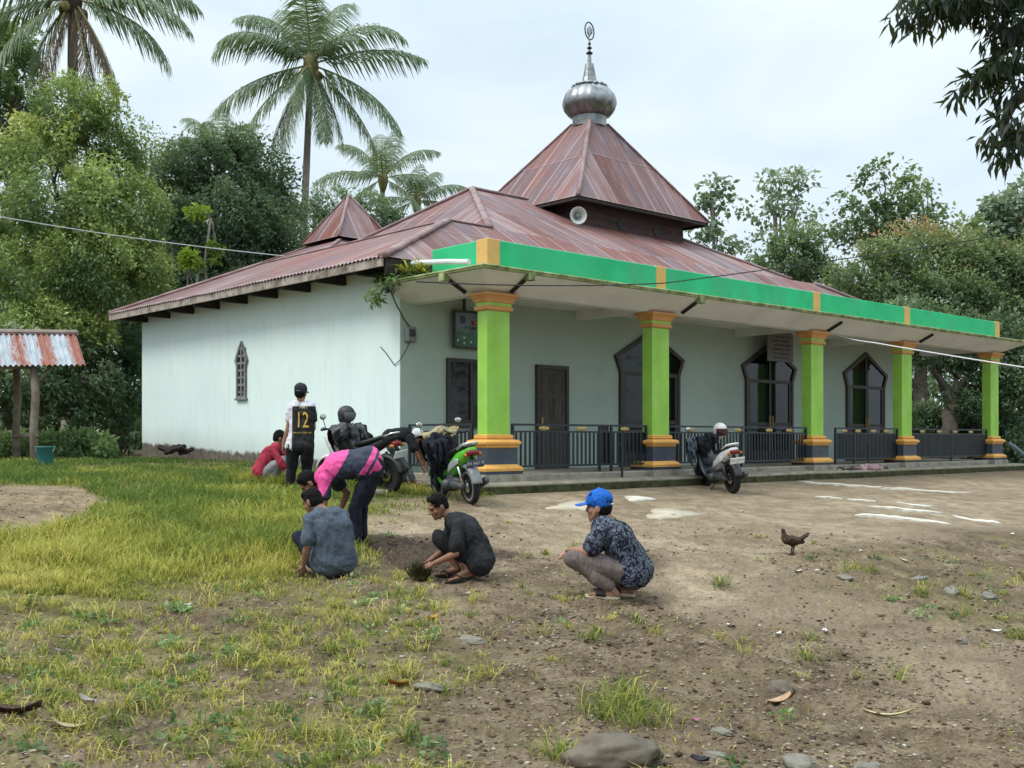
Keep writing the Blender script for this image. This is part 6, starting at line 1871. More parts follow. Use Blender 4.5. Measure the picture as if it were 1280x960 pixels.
    b = MB(); loft(b, [(-.285, .755, .05, .022), (-.26, .76, .085, .045), (-.2, .76, .09, .05)]); obj('tail_light', b, REDL, t, True)
    for s in (-1, 1):
        b = MB(); b.ell((-.23, s * .11, .73), (.05, .025, .03)); obj('indicator', b, flat('amber_lens', (.35, .12, .02), .3), t, True)
    # leg shield and front body
    if style == 'sport':
        b = MB(); loft(b, [(.50, .62, .09, .10), (.66, .72, .12, .13), (.85, .74, .13, .13), (1.0, .66, .09, .10)]); obj('fuel_tank', b, BPLA, t, True)
        b = MB(); loft(b, [(.80, .50, .12, .18), (1.0, .62, .15, .20), (1.15, .80, .12, .12), (1.26, .84, .05, .05)]); obj('front_fairing', b, panel, t, True)
    else:
        b = MB(); vs = []; fs = []
        prof = [(.62, .34, .12), (.74, .30, .17), (.84, .42, .20), (.90, .58, .205), (.96, .74, .18), (1.02, .86, .13)]
        for (x, z, w_) in prof:
            for q in (-1, -.6, 0, .6, 1): vs.append((x + .09 * (1 - q * q), w_ * q, z))
        for j in range(len(prof) - 1):
            for q in range(4): fs.append((j * 5 + q, j * 5 + q + 1, j * 5 + q + 6, j * 5 + q + 5))
        b.add(vs, fs); o = obj('leg_shield', b, panel, t, True); m = o.modifiers.new('s', 'SOLIDIFY'); m.thickness = .03
        b = MB(); loft(b, [(.40, .36, .10, .05), (.6, .33, .12, .045), (.80, .36, .12, .06)]); obj('step_board', b, BPLA, t, True)
        b = MB(); loft(b, [(.78, .60, .05, .10), (.92, .66, .13, .17), (1.04, .68, .12, .16), (1.12, .70, .05, .08)]); obj('front_cover', b, panel, t, True)
    hx, hz = (1.0, 1.0)
    b = MB(); loft(b, [(.93, .98, .05, .03), (.98, .99, .10, .06), (1.07, .98, .10, .075), (1.13, .96, .06, .05)]); hc = obj('handlebar_cover', b, panel if style != 'sport' else BPLA, t, True)
    b = MB(); b.ell((1.12, 0, .955), (.04, .075, .05)); obj('headlight', b, flat('lens', (.5, .52, .52), .1), hc, True)
    b = MB(); b.tube([(.93, -.36, 1.02), (1.0, -.14, 1.0), (1.0, .14, 1.0), (.93, .36, 1.02)], .016, 8); hb_ = obj('handlebar', b, BPLA, t, True)
    for s in (-1, 1):
        b = MB(); b.tube([(.935, s * .33, 1.018), (.90, s * .43, 1.022)], .021, 10); b.tube([(1.0, s * .18, 1.01), (.97, s * .34, 1.045)], .007, 6); obj('grip', b, BPLA, hb_, True)
        b = MB(); b.tube([(.98, s * .26, 1.01), (.98, s * .30, 1.17)], .007, 6); b.ell((.965, s * .315, 1.205), (.018, .062, .043)); mi = obj('mirror', b, BPLA, t, True)
        b = MB(); b.ell((.950, s * .315, 1.205), (.006, .054, .036)); obj('mirror_glass', b, CHROME, mi, True)
    return t


def hd(dx, dy): return math.atan2(dy, dx)


GRP = 'parked motorbikes'
GLOSSG = NT('green_bike_paint'); GLOSSG.set((.10, .44, .03), .22, 0, .5); GLOSSW = NT('white_bike_paint'); GLOSSW.set((.62, .62, .63), .22, 0, .5)
mg1 = motorbike('lime green step-through motorbike with dark number plate parked by the first column', on_ground(590, 631), hd(-.42, .91), GLOSSG.m, ALLOY, 'moped', GRP, 7, flat('blue_plate', (.05, .06, .10), .5), ('DN 3663 VE', '09 24', PLATE), flat('silver_trim', (.5, .52, .52), .3, .4))
mg2 = motorbike('white and black scooter with blank white plate parked before the railing at the right', on_ground(917, 616), hd(-.25, .97), GLOSSW.m, DALLOY, 'scooter', GRP, 7, PLATE, ('DN 2104 KF', '03 25', flat('worn_ink', (.42, .43, .45))))
mg3 = motorbike('black sporty motorbike with white front fairing behind the pink jersey', on_ground(487, 616), hd(-.80, .60), GLOSSW.m, DALLOY, 'sport', GRP, 7, PLATE, None)
for ch in mg2.children:
    if ch.name.split('.')[0] in ('leg_shield', 'front_cover', 'handlebar_cover'): ch.data.materials.clear(); ch.data.materials.append(pmat('dark_grey_bike_paint' + ch.name[:3], (.06, .07, .085), .1, 6, .3, 0, spec=.5))
for ch in mg3.children:
    if ch.name.split('.')[0] in ('tail_panel', 'handlebar_cover'): ch.data.materials.clear(); ch.data.materials.append(BPLA)


def helmet(label, bike, p, rz, mat, visor):
    Mw = bike_matrix(bike)
    t = thing('helmet', label, 'helmet', Mw @ Vector(p), rz, None)
    b = MB(); b.ell((0, 0, 0), (.145, .125, .135), None, 20, 14); b.cap((-.02, 0, -.06), .115, (0, 0, 0), .12)
    o = remesh('shell', b, .012, mat, t, 3)
    b = MB(); vs = []; fs = []
    for j in range(7):
        el = R(-52 + 60 * j / 6)
        for i in range(13):
            az = R(-75 + 150 * i / 12); vs.append((.158 * math.cos(el) * math.cos(az) + .004, .138 * math.cos(el) * math.sin(az), .15 * math.sin(el)))
    for j in range(6):
        for i in range(12): fs.append((j * 13 + i, j * 13 + i + 1, j * 13 + i + 14, j * 13 + i + 13))
    b.add(vs, fs); obj('visor', b, visor, t, True)
    b = MB(); b.tube([(.0, .11, -.10), (.03, .07, -.20), (.04, .05, -.30)], .010, 6); obj('chin_strap', b, BPLA, t)
    return t


def bike_matrix(bk):
    return Matrix.Translation(bk.location) @ bk.rotation_euler.to_matrix().to_4x4()


helmet('matt black helmet with clear visor hung on the black motorbike mirror', mg3, (.98, -.20, 1.20), R(-25), pmat('matt_black_helmet', (.03, .033, .036), .2, 8, .5, .1), flat('smoke_visor', (.12, .13, .14), .08, 0, .6))
helmet('white helmet with maroon visor resting on the scooter handlebar', mg2, (.90, -.30, 1.12), R(-60), flat('pearl_white_helmet', (.62, .60, .58), .3), flat('maroon_visor', (.06, .02, .025), .1, 0, .6))


def drape(label, name, bike, ridge, la, lb, mat, spread=.09, fold=.035, seed=1, cat='jacket', nf=3.0):
    """garment folded over a ridge line, hanging la on one side and lb on the other with folds"""
    Mw = bike_matrix(bike); N_, T_ = 34, 30; r_ = np.random.default_rng(seed)
    rp = [Vector(p) for p in ridge]; V = []
    Lr = sum((rp[i + 1] - rp[i]).length for i in range(len(rp) - 1))
    ph = r_.random(4) * 6.28
    for i in range(N_ + 1):
        f = i / N_; q = f * (len(rp) - 1); a = min(int(q), len(rp) - 2); p = rp[a].lerp(rp[a + 1], q - a)
        d = (rp[-1] - rp[0]); d.z = 0; d.normalize(); sd_ = Vector((-d.y, d.x, 0))
        hem = .78 + .22 * math.sin(f * 5 + ph[0]) + .10 * math.sin(f * 13 + ph[1])
        gather = 1 - .30
        for j in range(T_ + 1):
            t = j / T_ * 2 - 1; L_ = (la if t < 0 else lb) * hem; at_ = abs(t); sg = -1 if t < 0 else 1
            drop = max(0, at_ * L_ - .03)
            w1 = math.sin(f * 2 * PI * nf + ph[2] + sg + drop * 2.2) + .5 * math.sin(f * 2 * PI * nf * 2.3 + ph[3] + drop * 5)
            out_ = spread * (1 - math.exp(-at_ * 7)) * (1 + .12 * math.sin(f * 9)) + fold * w1 * min(1, at_ * 1.8)
            nz = mnoise.noise(Vector((f * 5, t * 5, seed))) * .03
            c0 = p - (p - (rp[0] + rp[-1]) / 2) * (at_ * .22)
            V.append(Mw @ (c0 + sd_ * (sg * out_ + nz) + d * (nz * 1.2 + .02 * math.sin(drop * 14 + f * 6)) + Vector((0, 0, -drop + .018 * math.sin(f * 11 + ph[0])))))
    b = MB(); b.add(V, [(i * (T_ + 1) + j, i * (T_ + 1) + j + 1, (i + 1) * (T_ + 1) + j + 1, (i + 1) * (T_ + 1) + j) for i in range(N_) for j in range(T_)])
    o = obj(name, b, mat, None, True); m = o.modifiers.new('s', 'SOLIDIFY'); m.thickness = .014; m.offset = 0
    tag(o, label, cat); return o


# jackets over the bikes
drape('black jacket hanging down the front of the green motorbike', 'jacket', mg1, [(.86, -.20, 1.02), (.87, 0, 1.05), (.85, .20, 1.05), (.80, .38, .98)], .40, .78, cloth('black_jacket', (.014, .015, .019), .3), .10, .035, 2)
drape('second dark jacket hanging between the bars and seat of the green motorbike', 'jacket', mg1, [(.74, -.02, .95), (.72, .16, .97), (.72, .30, .93)], .75, .40, cloth('navy_black_jacket', (.018, .02, .03), .3), .08, .03, 5)
drape('khaki cloth laid over the green motorbike handlebar', 'cloth', mg1, [(.93, -.26, 1.09), (.93, -.04, 1.13), (.90, .18, 1.10), (.86, .36, 1.03)], .14, .24, cloth('khaki_cloth', (.33, .28, .17), .25), .09, .02, 7, 'cloth')
drape('black leather jacket draped over the black motorbike tank', 'jacket', mg3, [(.62, -.26, 1.00), (.70, -.1, 1.06), (.78, .10, 1.08), (.88, .30, 1.02)], .62, .50, pmat('black_leather', (.016, .017, .020), .25, 8, .36, .5, 14, spec=.5, bdist=.03), .13, .04, 3)
drape('grey jacket hanging from the left handlebar of the white scooter', 'jacket', mg2, [(.90, .22, 1.04), (.90, .32, 1.05), (.88, .42, 1.0)], .62, .35, cloth('blue_grey_cloth', (.10, .125, .155), .2), .06, .03, 4, nf=2)
drape('black jacket bundled on the front of the white scooter', 'jacket', mg2, [(.84, -.22, 1.06), (.84, 0, 1.08), (.84, .24, 1.03)], .58, .40, cloth('black_cloth_bundle', (.014, .016, .02), .3), .11, .035, 6)

# ================================================================== chicken
cp = on_ground(990, 697)
FEA = pmat('hen_feathers', (.030, .017, .012), .7, 30, .75, .7, 60, dirt=(.17, .075, .03), dirt_amt=.75)
b = MB()
# frame: x = towards tail (right in photo)
b.ell((0, 0, .205), (.105, .068, .075), Matrix.Rotation(R(12), 3, 'Y'), 16, 10); b.ell((-.055, 0, .215), (.062, .058, .072), Matrix.Rotation(R(-25), 3, 'Y'), 14, 10)
b.cap((-.085, 0, .245), .042, (-.098, 0, .315), .024); b.cap((-.098, 0, .315), .024, (-.102, 0, .345), .021)
b.ell((-.104, 0, .352), (.026, .021, .022)); b.cap((-.122, 0, .350), .008, (-.142, 0, .345), .003)
b.cap((.07, 0, .20), .058, (.115, 0, .185), .035)
for i, a in enumerate((-.035, -.018, 0, .018, .035)): b.cap((.09, a * .6, .215), .026, (.165 + .012 * (2 - abs(i - 2)), a, .275 + .014 * (2 - abs(i - 2))), .015)
for s in (-1, 1): b.ell((.012, s * .058, .20), (.085, .016, .050), Matrix.Rotation(R(16), 3, 'Y'), 12, 8)
for s in (-1, 1):
    b.cap((.0, s * .03, .165), .030, (.012, s * .03, .115), .013); b.cap((.012, s * .03, .115), .0085, (-.004, s * .03, .012), .0075)
    for a in (-28, 0, 28): b.cap((-.004, s * .03, .010), .0065, (-.004 - .045 * math.cos(R(a)), s * .03 + .045 * math.sin(R(a)), .006), .0045)
    b.cap((-.004, s * .03, .010), .006, (.026, s * .03, .006), .004)
hen = remesh('chicken', b, .0055, FEA, None, 2, cp, (.006, 40, 4)); hen.scale = (1.0, .95, .80); tag(hen, 'small dark brown hen walking on the yard at the right', 'chicken')
hen.rotation_euler = (0, 0, R(6))
b = MB(); b.ell((-.108, 0, .372), (.020, .004, .010)); b.ell((-.117, 0, .334), (.007, .006, .012)); obj('comb', b, flat('comb_red', (.22, .03, .025)), hen, True)
b = MB(); b.cap((-.124, 0, .351), .0075, (-.145, 0, .345), .003); obj('beak', b, flat('beak_horn', (.25, .17, .08)), hen, True)

# ================================================================== shed at the left
sx, sy = at(-30, 548, 22).x, 22.0
sz = gz(sx, sy)
sh = thing('shed', 'open shed with rusty striped corrugated roof on rough wooden posts at the left edge', 'shed', (0, 0, 0))
n = NT('rust_striped_tin'); uv = n.node('UVMap').outputs[0]; u_n, v_n, _ = n.sep(uv)
cu = n.math('FLOOR', n.math('DIVIDE', n.math('ADD', u_n, n.math('MULTIPLY', n.noise(n.comb(u_n, v_n, 0), 1.3, 3), .5)), .26)); wn = n.node('TexWhiteNoise', noise_dimensions='1D'); n.L(cu, wn.inputs['W'])
rust = n.ramp(n.noise(n.comb(n.math('MULTIPLY', u_n, 4), v_n, 0), 3, 5, .7), [(.3, (.17, .045, .025)), (.7, (.33, .12, .075))])
zinc = n.ramp(n.noise(n.comb(n.math('MULTIPLY', u_n, 6), v_n, 0), 2, 4), [(.3, (.24, .275, .31)), (.7, (.42, .46, .49))])
stv = n.math('ADD', n.math('MULTIPLY', n.math('SINE', n.math('ADD', n.math('MULTIPLY', u_n, 2 * PI / .58), n.math('MULTIPLY', n.noise(n.comb(u_n, 0, 0), 1.7, 2), 5))), .28), n.math('MULTIPLY', wn.outputs['Value'], .22))
c = n.mix(n.rng(n.math('ADD', stv, n.math('MULTIPLY', n.noise(n.comb(n.math('MULTIPLY', u_n, 3), v_n, 0), 4, 5), .5)), .26, .50), zinc, rust)
STIN = n.set(c, .55, .15, .4)


def corrugated(name, a, b_, c_, d_, mat, parent, pitch=.11, amp=.022):
    """sheet a-b (eave) to d-c (ridge) with real corrugations"""
    a, b_, c_, d_ = map(Vector, (a, b_, c_, d_)); L = (b_ - a).length; nn = int(L / pitch * 6); nr = (b_ - a).cross(d_ - a).normalized()
    if nr.z < 0: nr = -nr
    vs = []; uvs = []
    for j in range(3):
        for i in range(nn + 1):
            f = i / nn; p = a.lerp(b_, f).lerp(d_.lerp(c_, f), j / 2) + nr * amp * math.sin(2 * PI * f * L / pitch); vs.append(p[:]); uvs.append((f * L, j / 2 * (d_ - a).length))
    fs = [(j * (nn + 1) + i, j * (nn + 1) + i + 1, (j + 1) * (nn + 1) + i + 1, (j + 1) * (nn + 1) + i) for j in range(2) for i in range(nn)]
    me = bpy.data.meshes.new(name); me.from_pydata(vs, [], fs); ul = me.uv_layers.new(name='UVMap')
    for l in me.loops: ul.data[l.index].uv = uvs[l.vertex_index]
    me.polygons.foreach_set('use_smooth', [True] * len(me.polygons)); me.update()
    return link(name, me, mat, parent)


Ys = 21.5
corrugated('roof_sheet', at(-260, 460, Ys), at(107, 456, Ys), at(95, 418, Ys + 1.5), at(-260, 414, Ys + 1.5), STIN, sh)
corrugated('back_roof_sheet', at(-260, 413.5, Ys + 1.52), at(95, 417.5, Ys + 1.52), at(100, 446, Ys + 3.2), at(-260, 448, Ys + 3.2), STIN, sh)
b = MB(); b.tube([at(-260, 411.5, Ys + 1.5), at(97, 416, Ys + 1.5)], .06, 8); obj('ridge_cap', b, pmat('ridge_tin', (.22, .17, .15), .4, 4, .6, .2), sh)
PW = pmat('weathered_post_wood', (.20, .165, .13), .4, 5, .9, .5, 22, dirt=(.10, .08, .06), dirt_amt=.7)
def post(px, yt, yb, Y, r0):
    p = at(px, yt, Y); zb = gz(p.x, Y); b = MB(); L = p.z - zb
    b.tube([(p.x + .03, Y, zb - .2), (p.x - .01, Y + .02, zb + L * .33), (p.x + .04, Y, zb + L * .66), (p.x, Y, p.z)], [r0 * 1.1, r0 * .95, r0, r0 * .9], 7); obj('post', b, PW, sh, True)
post(42, 455, 580, 21.7, .082); post(20, 458, 578, 23.6, .082); post(-160, 458, 580, 21.7, .11); post(-170, 458, 580, 24.2, .11)
b = MB(); b.tube([at(-200, 461, 21.7), at(45, 458, 21.7)], .05, 7); b.tube([at(-200, 456, 23.6), at(45, 455, 23.6)], .05, 7); b.tube([at(42, 458, 21.7), at(20, 458, 23.6)], .05, 7); b.tube([at(42, 483, 21.7), at(66, 458, 21.75)], .03, 6); b.tube([at(18, 545, 23.6), at(46, 545, 21.68)], .045, 7); obj('beam', b, PW, sh, True)
# bucket behind the post
bk = on_ground(52, 583); bk = Vector((bk.x - .08, bk.y + .35, bk.z))
bt = thing('bucket', 'teal plastic bucket standing behind the shed post', 'bucket', (bk.x, bk.y, gz(bk.x, bk.y)))
b = MB(); b.lathe([(.13, 0), (.135, .02), (.17, .31), (.185, .32), (.185, .34), (.16, .34), (.12, .05)], 24); obj('pail', b, pmat('teal_plastic', (.03, .15, .15), .15, 6, .5, 0, spec=.4), bt, True)
b = MB(); b.tube([(.18 * math.cos(a), -.02 - .05 * math.sin(a), .325 - .15 * math.sin(a)) for a in np.linspace(0, PI, 12)], .006, 6); obj('handle', b, CHROME, bt)

# ================================================================== wires, hose, clutter
def cable(label, pts, r_, mat, cat='cable', name='overhead_cable', sag=0):
    pts = [Vector(p) for p in pts]; o = []
    for i in range(len(pts) - 1):
        for k in range(10):
            f = k / 10; o.append(pts[i].lerp(pts[i + 1], f) - Vector((0, 0, sag * 4 * f * (1 - f))))
    o.append(pts[-1]); b = MB(); b.tube(o, r_, 6); q = obj(name, b, mat); tag(q, label, cat); return q


GW = flat('grey_cable', (.40, .41, .42)); BW = flat('black_cable', (.03, .03, .032))
cable('pale overhead wire crossing the left trees down to the mosque roof', [at(-120, 248, 26), at(355, 320, 26.3)], .013, GW, sag=.12)
cable('black overhead wire crossing in front of the right end of the parapet', [at(520, 352, 15.8), at(830, 354, 18.5), at(1450, 262, 22)], .011, BW, sag=.05)
cable('white wire sloping down past the last columns', [wld(10.5, -.0, 4.10), at(1090, 428, 23), at(1420, 480, 20)], .014, flat('white_cable', (.62, .63, .64)), sag=.02)
b = MB(); hp = [wld(19.0, -.25, 1.62), wld(19.1, -.4, 1.50), wld(19.3, -.6, 1.25), wld(19.8, -1.0, 1.02)]
p4 = wld(20.6, -1.6); hp.append(Vector((p4.x, p4.y, gz(p4.x, p4.y) + .05))); p5 = wld(22.5, -2.4); hp.append(Vector((p5.x, p5.y, gz(p5.x, p5.y) + .05)))
b.tube(hp, .05, 10); hs = obj('water_hose', b, pmat('blue_grey_hose', (.13, .19, .22), .15, 5, .5, 0)); tag(hs, 'blue grey pipe running down from the last column', 'pipe')
# dark board fence at right
fc = thing('board_fence', 'dark board fence behind the last column at the right edge', 'fence', (0, 0, 0))
p0 = wld(22.0, 2.2); p1 = wld(28, .8); zf_ = gz(p0.x, p0.y)
b = MB(); dvec = (p1 - p0); Lf = dvec.length; Mf = Matrix.Translation((p0.x, p0.y, zf_)) @ Matrix.Rotation(math.atan2(dvec.y, dvec.x), 4, 'Z')
for i in range(int(Lf / .2)): b.box(i * .2, i * .2 + .19, -.015, .015, 0, 1.62 + .05 * math.sin(i * 2.3), Mf)
obj('boards', b, DARKW, fc)
b = MB()
for zz_ in (.4, 1.2): b.box(0, Lf, .017, .06, zz_, zz_ + .08, Mf)
obj('fence_rail', b, DARKW, fc)

# sandals and cloths left on the ledge
lz = 1.045
SM = [flat('black_sandal', (.02, .02, .022), .7), flat('brown_sandal', (.10, .06, .04), .7), flat('cream_sandal', (.5, .42, .33), .7)]
for i, (uu, vv_, rz, m_, lab) in enumerate([(9.95, -.42, .4, 2, 'cream sandal on the ledge nearest the third column'), (10.15, -.38, 1.0, 1, 'brown sandal lying between the cream and black sandals'), (10.42, -.45, .2, 0, 'black sandal left of the pink cloth'),
                                            (10.62, -.36, 2.2, 0, 'black sandal right beside the pink cloth'), (12.0, -.42, .6, 0, 'black sandal right of the pink cloth')]):
    p = wld(uu, vv_, lz); t = thing('sandal', lab, 'sandal', p, UA + rz, 'sandals left on the ledge')
    b = MB(); out_ = [(.14 * math.cos(a), .045 * math.sin(a) * (1 + .2 * math.cos(a))) for a in np.linspace(0, 2 * PI, 20, endpoint=False)]; b.prism(out_, 'z', 0, .025); obj('sole', b, SM[m_], t)
    b = MB(); b.tube([(.03, -.045, .02), (.05, -.02, .06), (.055, .02, .06), (.03, .045, .02)], .012, 6); obj('strap', b, SM[0] if m_ else SM[1], t)
b = MB(); c0 = wld(11.25, -.40, lz + .03)
for q in ((-.30, 0, -.02), (-.18, .06, .0), (-.06, -.04, .02), (.05, .05, .03), (.14, -.05, .01), (.25, .03, -.01), (.34, -.02, -.02), (.0, -.12, -.01), (.2, .12, -.02)):
    d = Vector((q[0] * UX[0] - q[1] * UX[1], q[0] * UX[1] + q[1] * UX[0], q[2])); b.ell(c0 + d, (.105, .085, .055))
ck = remesh('cloth', b, .014, cloth('pink_cloth', (.55, .33, .36), .2), None, 2, None, (.06, 16, 3)); tag(ck, 'crumpled pale pink cloth lying on the ledge', 'cloth')

# pale strips on the court
STRIP = pmat('whitewashed_cement', (.60, .57, .50), .2, 6, .9, .3, 40, dirt=(.33, .255, .165), dirt_amt=.95)
strips = [((997, 602), (1108, 611), 6, 'long pale strip nearest the ledge'), ((1100, 612), (1215, 617), 5, 'pale strip at the right continuing the one by the ledge'), ((1018, 623), (1054, 627), 5, 'short pale strip at the left end of the second row'), ((1058, 626), (1096, 630), 5, 'short pale strip second from the left in the second row'),
          ((1120, 631), (1165, 635), 6, 'short wide pale strip right of the second row'), ((1084, 636), (1180, 643), 6, 'pale strip in the third row'), ((1190, 645), (1252, 651), 7, 'pale strip at the right end of the third row'), ((1068, 646), (1190, 657), 9, 'widest pale strip nearest the camera')]
for i, (a, c_, wd, lab) in enumerate(strips):
    b = MB(); N_ = 14; up_p = []; lo_p = []
    for k in range(N_ + 1):
        f = k / N_; px = a[0] + (c_[0] - a[0]) * f; py = a[1] + (c_[1] - a[1]) * f
        e_ = math.sin(PI * min(1, max(0, f))) ** .35
        j1, j2 = random.uniform(.6, 1), random.uniform(.6, 1)
        up_p.append(on_ground(px, py - wd * .27 * e_ * j1)); lo_p.append(on_ground(px, py + wd * .27 * e_ * j2))
    vs = []
    for p, q in zip(up_p, lo_p):
        z1, z2 = gz(p.x, p.y), gz(q.x, q.y); zz_ = max(z1, z2) + .012
        vs += [(p.x, p.y, zz_ - .06), (p.x, p.y, zz_), (q.x, q.y, zz_), (q.x, q.y, zz_ - .06)]
    b.add(vs, [(4 * k + m, 4 * k + m + 1, 4 * k + m + 5, 4 * k + m + 4) for k in range(N_) for m in range(3)])
    o = obj('paving_strip', b, STRIP); tag(o, lab + ' on the dirt court', 'paving strip', 'pale strips on the court', None)
for i, (px, py, w_, h_, lab) in enumerate([(722, 634, 34, 4, 'worn pale cement patch left of the blue cap'), (838, 641, 30, 5, 'worn pale cement patch right of the blue cap'), (798, 626, 18, 3, 'small white slab behind the blue cap')]):
    b = MB(); ring = []
    for k in range(26):
        a = 2 * PI * k / 26; q = 1 + .22 * math.sin(3 * a + i) + .1 * math.sin(7 * a)
        ring.append(on_ground(px + w_ * math.cos(a) * q, py + h_ * math.sin(a) * q))
    zz_ = max(gz(p.x, p.y) for p in ring)
    vs = [(p.x, p.y, gz(p.x, p.y) + .016) for p in ring] + [(p.x, p.y, gz(p.x, p.y) - .05) for p in ring]
    cxy = on_ground(px, py); vs.append((cxy.x, cxy.y, gz(cxy.x, cxy.y) + .03))
    b.add(vs, [(k, (k + 1) % 26, 52) for k in range(26)] + [(k, 26 + k, 26 + (k + 1) % 26, (k + 1) % 26) for k in range(26)])
    o = obj('cement_patch', b, STRIP if i == 2 else pmat('worn_cement', (.46, .40, .31), .2, 3, .9, .2, 30), None, True); tag(o, lab, 'cement patch', None)

# stones one can pick out
rocks = [(768, 955, .165, (1.45, .75, .6), 3.3, 'large smooth grey brown rock half sunk at the bottom edge'), (998, 952, .085, (1.3, .8, .55), 5.1, 'rounded stone at the bottom right of the large rock'), (1003, 927 - 8, .0, (1, 1, 1), 1, ''),
         (676 + 300, 866, .085, (1.2, .9, .7), 8.2, 'dark clod of earth above the dry leaf'), (1086, 948, .06, (1.4, .8, .5), 6.5, 'flat grey stone near the bottom edge at the right'), (538, 867, .07, (1.6, .8, .35), 9.1, 'flat grey stone in the middle foreground'), (588, 806, .085, (1.6, .8, .35), 2.4, 'flat dark stone below the boy in black'),
         (1190, 738, .12, (1.6, .7, .4), 4.4, 'mossy stone slab among the rubble at the right'), (1235, 745, .09, (1.2, .8, .5), 7.9, 'pale chunk of rubble right of the mossy slab'), (1150, 723, .10, (1.5, .7, .35), 3.9, 'flat stone left of the mossy slab'), (1055, 722, .09, (1.6, .8, .3), 1.7, 'flat stone by the tall grass tuft'), (1200, 806, .05, (1.2, .9, .6), 2.9, 'yellowish stone on the right path'),
         (895, 945, .05, (1.3, .8, .5), 6.1, 'small grey stone right of the large rock'), (902, 918, .045, (1.5, .8, .5), 5.5, 'small bluish stone right of the grass clump')]
BROCK = pmat('brown_rock', (.13, .108, .08), .4, 7, .85, .6, 24, dirt=(.07, .08, .04), dirt_amt=.7)
for (px, py, s_, r_, sd_, lab) in rocks:
    if not s_: continue
    p = on_ground(px, py); me = rock_mesh('rock', sd_, tuple(q * s_ for q in r_), 4, .28)
    o = link('rock', me, BROCK if 'large smooth' in lab or 'clod' in lab else STONE, None, (p.x, p.y, gz(p.x, p.y) + s_ * r_[2] * .25)); o.rotation_euler = (0, 0, sd_); tag(o, lab, 'rock')

# fallen leaves and scraps
def litter(px, py, L, W, rz, c, lab, name='fallen_leaf', cat='leaf', curl=.35):
    p = on_ground(px, py); b = MB(); vs = []; N_ = 8
    for i in range(N_ + 1):
        f = i / N_; w_ = W * math.sin(PI * (.06 + .88 * f)) ** .8
        for q in (-1, 0, 1): vs.append((L * (f - .5), q * w_ / 2, curl * W * abs(q) + .12 * L * (2 * f - 1) ** 2 + .004))
    b.add(vs, [(i * 3 + q, i * 3 + q + 1, i * 3 + q + 4, i * 3 + q + 3) for i in range(N_) for q in (0, 1)])
    o = obj(name, b, pmat(name + '_tint', c, .3, 12, .7, .1, 40), None, True, (p.x, p.y, gz(p.x, p.y) + .006)); o.rotation_euler = (random.uniform(-.2, .2), random.uniform(-.2, .2), rz); tag(o, lab, cat); return o


litter(541, 780, .10, .07, .5, (.55, .26, .02), 'orange yellow leaf below the boy in black')
litter(497, 860, .13, .07, .2, (.36, .15, .03), 'orange brown leaf in the left foreground')
litter(20, 902, .26, .10, .1, (.055, .028, .025), 'large dark brown dead leaf at the left edge')
litter(86, 925, .15, .05, .2, (.48, .38, .27), 'pale tan leaf in the lower left corner')
litter(108, 890, .13, .05, -.5, (.30, .27, .25), 'grey curled leaf in the lower left')
litter(52, 870, .10, .06, .3, (.13, .09, .075), 'brown leaf above the large dark leaf')
litter(975, 881, .19, .075, .4, (.42, .28, .17), 'tan dry leaf in the right foreground')
litter(1112, 893, .30, .035, -.45, (.52, .47, .26), 'long yellowed leaf stalk in the right foreground', cat='leaf')
litter(78, 813, .10, .05, .2, (.66, .67, .70), 'white paper scrap on the turf at the left', 'paper_scrap', 'scrap')
litter(870, 908, .05, .035, .1, (.65, .10, .38), 'bright pink wrapper near the large rock', 'wrapper', 'wrapper', .1)
litter(875, 954, .10, .06, -.5, (.02, .02, .025), 'black plastic scrap beside the large rock', 'plastic_scrap', 'scrap', .3)
litter(1199, 807, .07, .05, .4, (.52, .36, .05), 'yellow leaf on the right path')
litter(232, 760, .10, .06, .8, (.50, .46, .38), 'pale dry leaf at the edge of the tall grass')
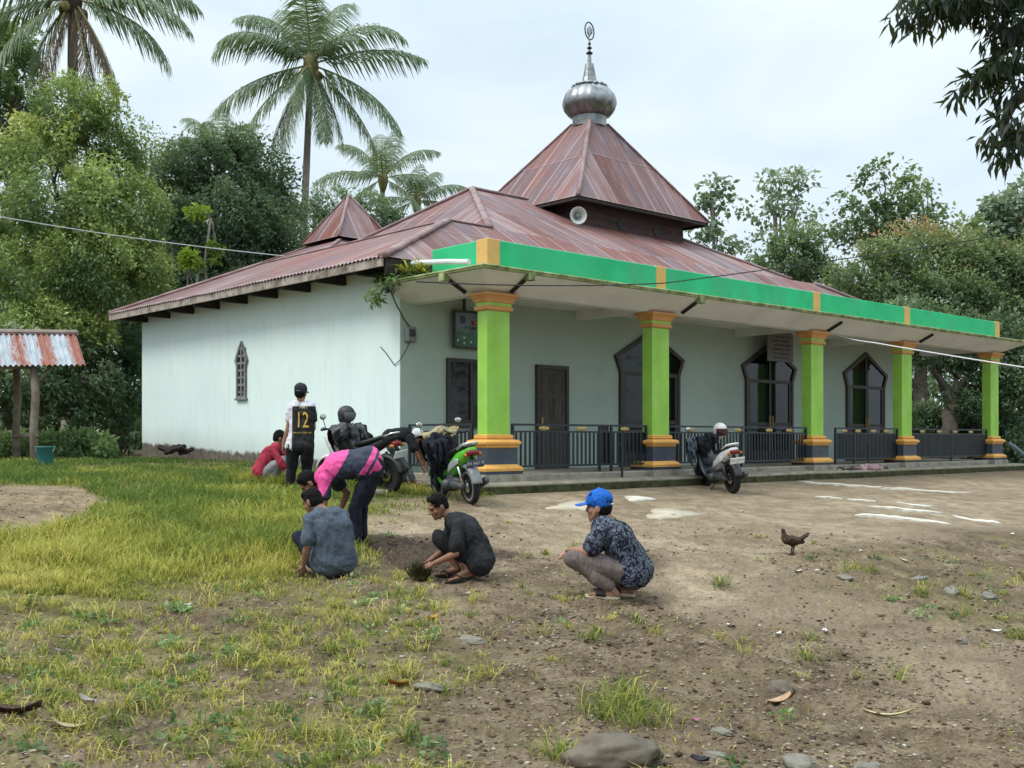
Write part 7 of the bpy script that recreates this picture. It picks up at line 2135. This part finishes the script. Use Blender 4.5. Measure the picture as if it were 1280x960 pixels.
for i, (px, py, lab) in enumerate([(875, 815, 'white chip left of the two chips in mid yard'), (973, 801, 'white chip in mid yard'), (1031, 796, 'white chip right of mid yard'), (912, 790, 'white chip upper left in mid yard'), (1100, 774, 'white chip below the mossy rubble'), (997, 717, 'white scrap left below the hen'), (1021, 715, 'white scrap right below the hen'),
                                   (1077, 696, 'crumpled white scrap behind the tall grass tuft'), (1131, 704, 'white scrap left of the rubble'), (1200, 684, 'pale scrap among the rubble at the back right'), (1265, 670, 'white scrap near the right edge'), (1039, 671, 'white scrap behind the hen'), (928, 639, 'white fragment before the white scooter'), (1245, 792, 'white chip at the far right of the path')]):
    litter(px, py, .07 + .02 * (i % 3), .045, i * .7, (.66, .65, .61), lab, 'paper_scrap', 'scrap', .3)
# log on the ground near the pink jersey and pile by the wall
lp = on_ground(466, 621); lg = thing('log', 'short pale cut log lying behind the pink jersey', 'log', lp, .06)
b = MB(); b.tube([(-.22, 0, .05), (.0, .01, .055), (.2, 0, .05)], [.05, .055, .05], 12); obj('stem', b, PW, lg, True)
b = MB(); b.lathe([(.048, 0), (.046, .008)], 14, Matrix.Translation((.2, 0, .05)) @ Matrix.Rotation(PI / 2, 4, 'Y')); obj('cut_end', b, flat('cut_wood', (.55, .42, .30)), lg)
wp = on_ground(222, 577)
for i in range(6):
    t = wld(-.55 - .12 * (i % 2), 2.14 + 7.6 + i * .16); z = gz(t.x, t.y)
    b = MB(); b.tube([(t.x - .18, t.y + .18, z + .16 + .07 * (i % 3)), (t.x + .22, t.y - .2, z + .20 + .06 * ((i + 1) % 3))], .05 + .01 * (i % 3), 6); o = obj('charred_branch', b, DARKW); tag(o, 'charred branch in the small heap against the white side wall', 'branch', 'charred branches by the wall')
# clump of pulled weeds in the hands of the boy in black
wc = at(525, 709, 9.86); wcg = Vector((wc.x, wc.y, gz(wc.x, wc.y)))
n_ = 480; d = rng.normal(size=(n_, 3)); d /= np.linalg.norm(d, axis=1)[:, None]; P_ = d * (rng.random(n_) ** .5 * np.array([[.10], ])[0] )[:, None] * np.array([1.1, .9, .75]) + np.array([0, 0, .09])
wd_ = blades(P_ - np.array([0, 0, .03]), .05 + .07 * rng.random(n_), .004 + .004 * rng.random(n_), 1.4, rng.random(n_) * .35, 'weed_clump', grass_mat('weed_blades', [(0, (.02, .018, .008)), (.5, (.05, .055, .016)), (1, (.10, .12, .03))]))
wd_.location = wcg; tag(wd_, 'clump of pulled weeds and soil at the hands of the boy in black', 'weeds')
# tidy unused datablocks
for m_ in [m for m in bpy.data.meshes if m.users == 0]: bpy.data.meshes.remove(m_)
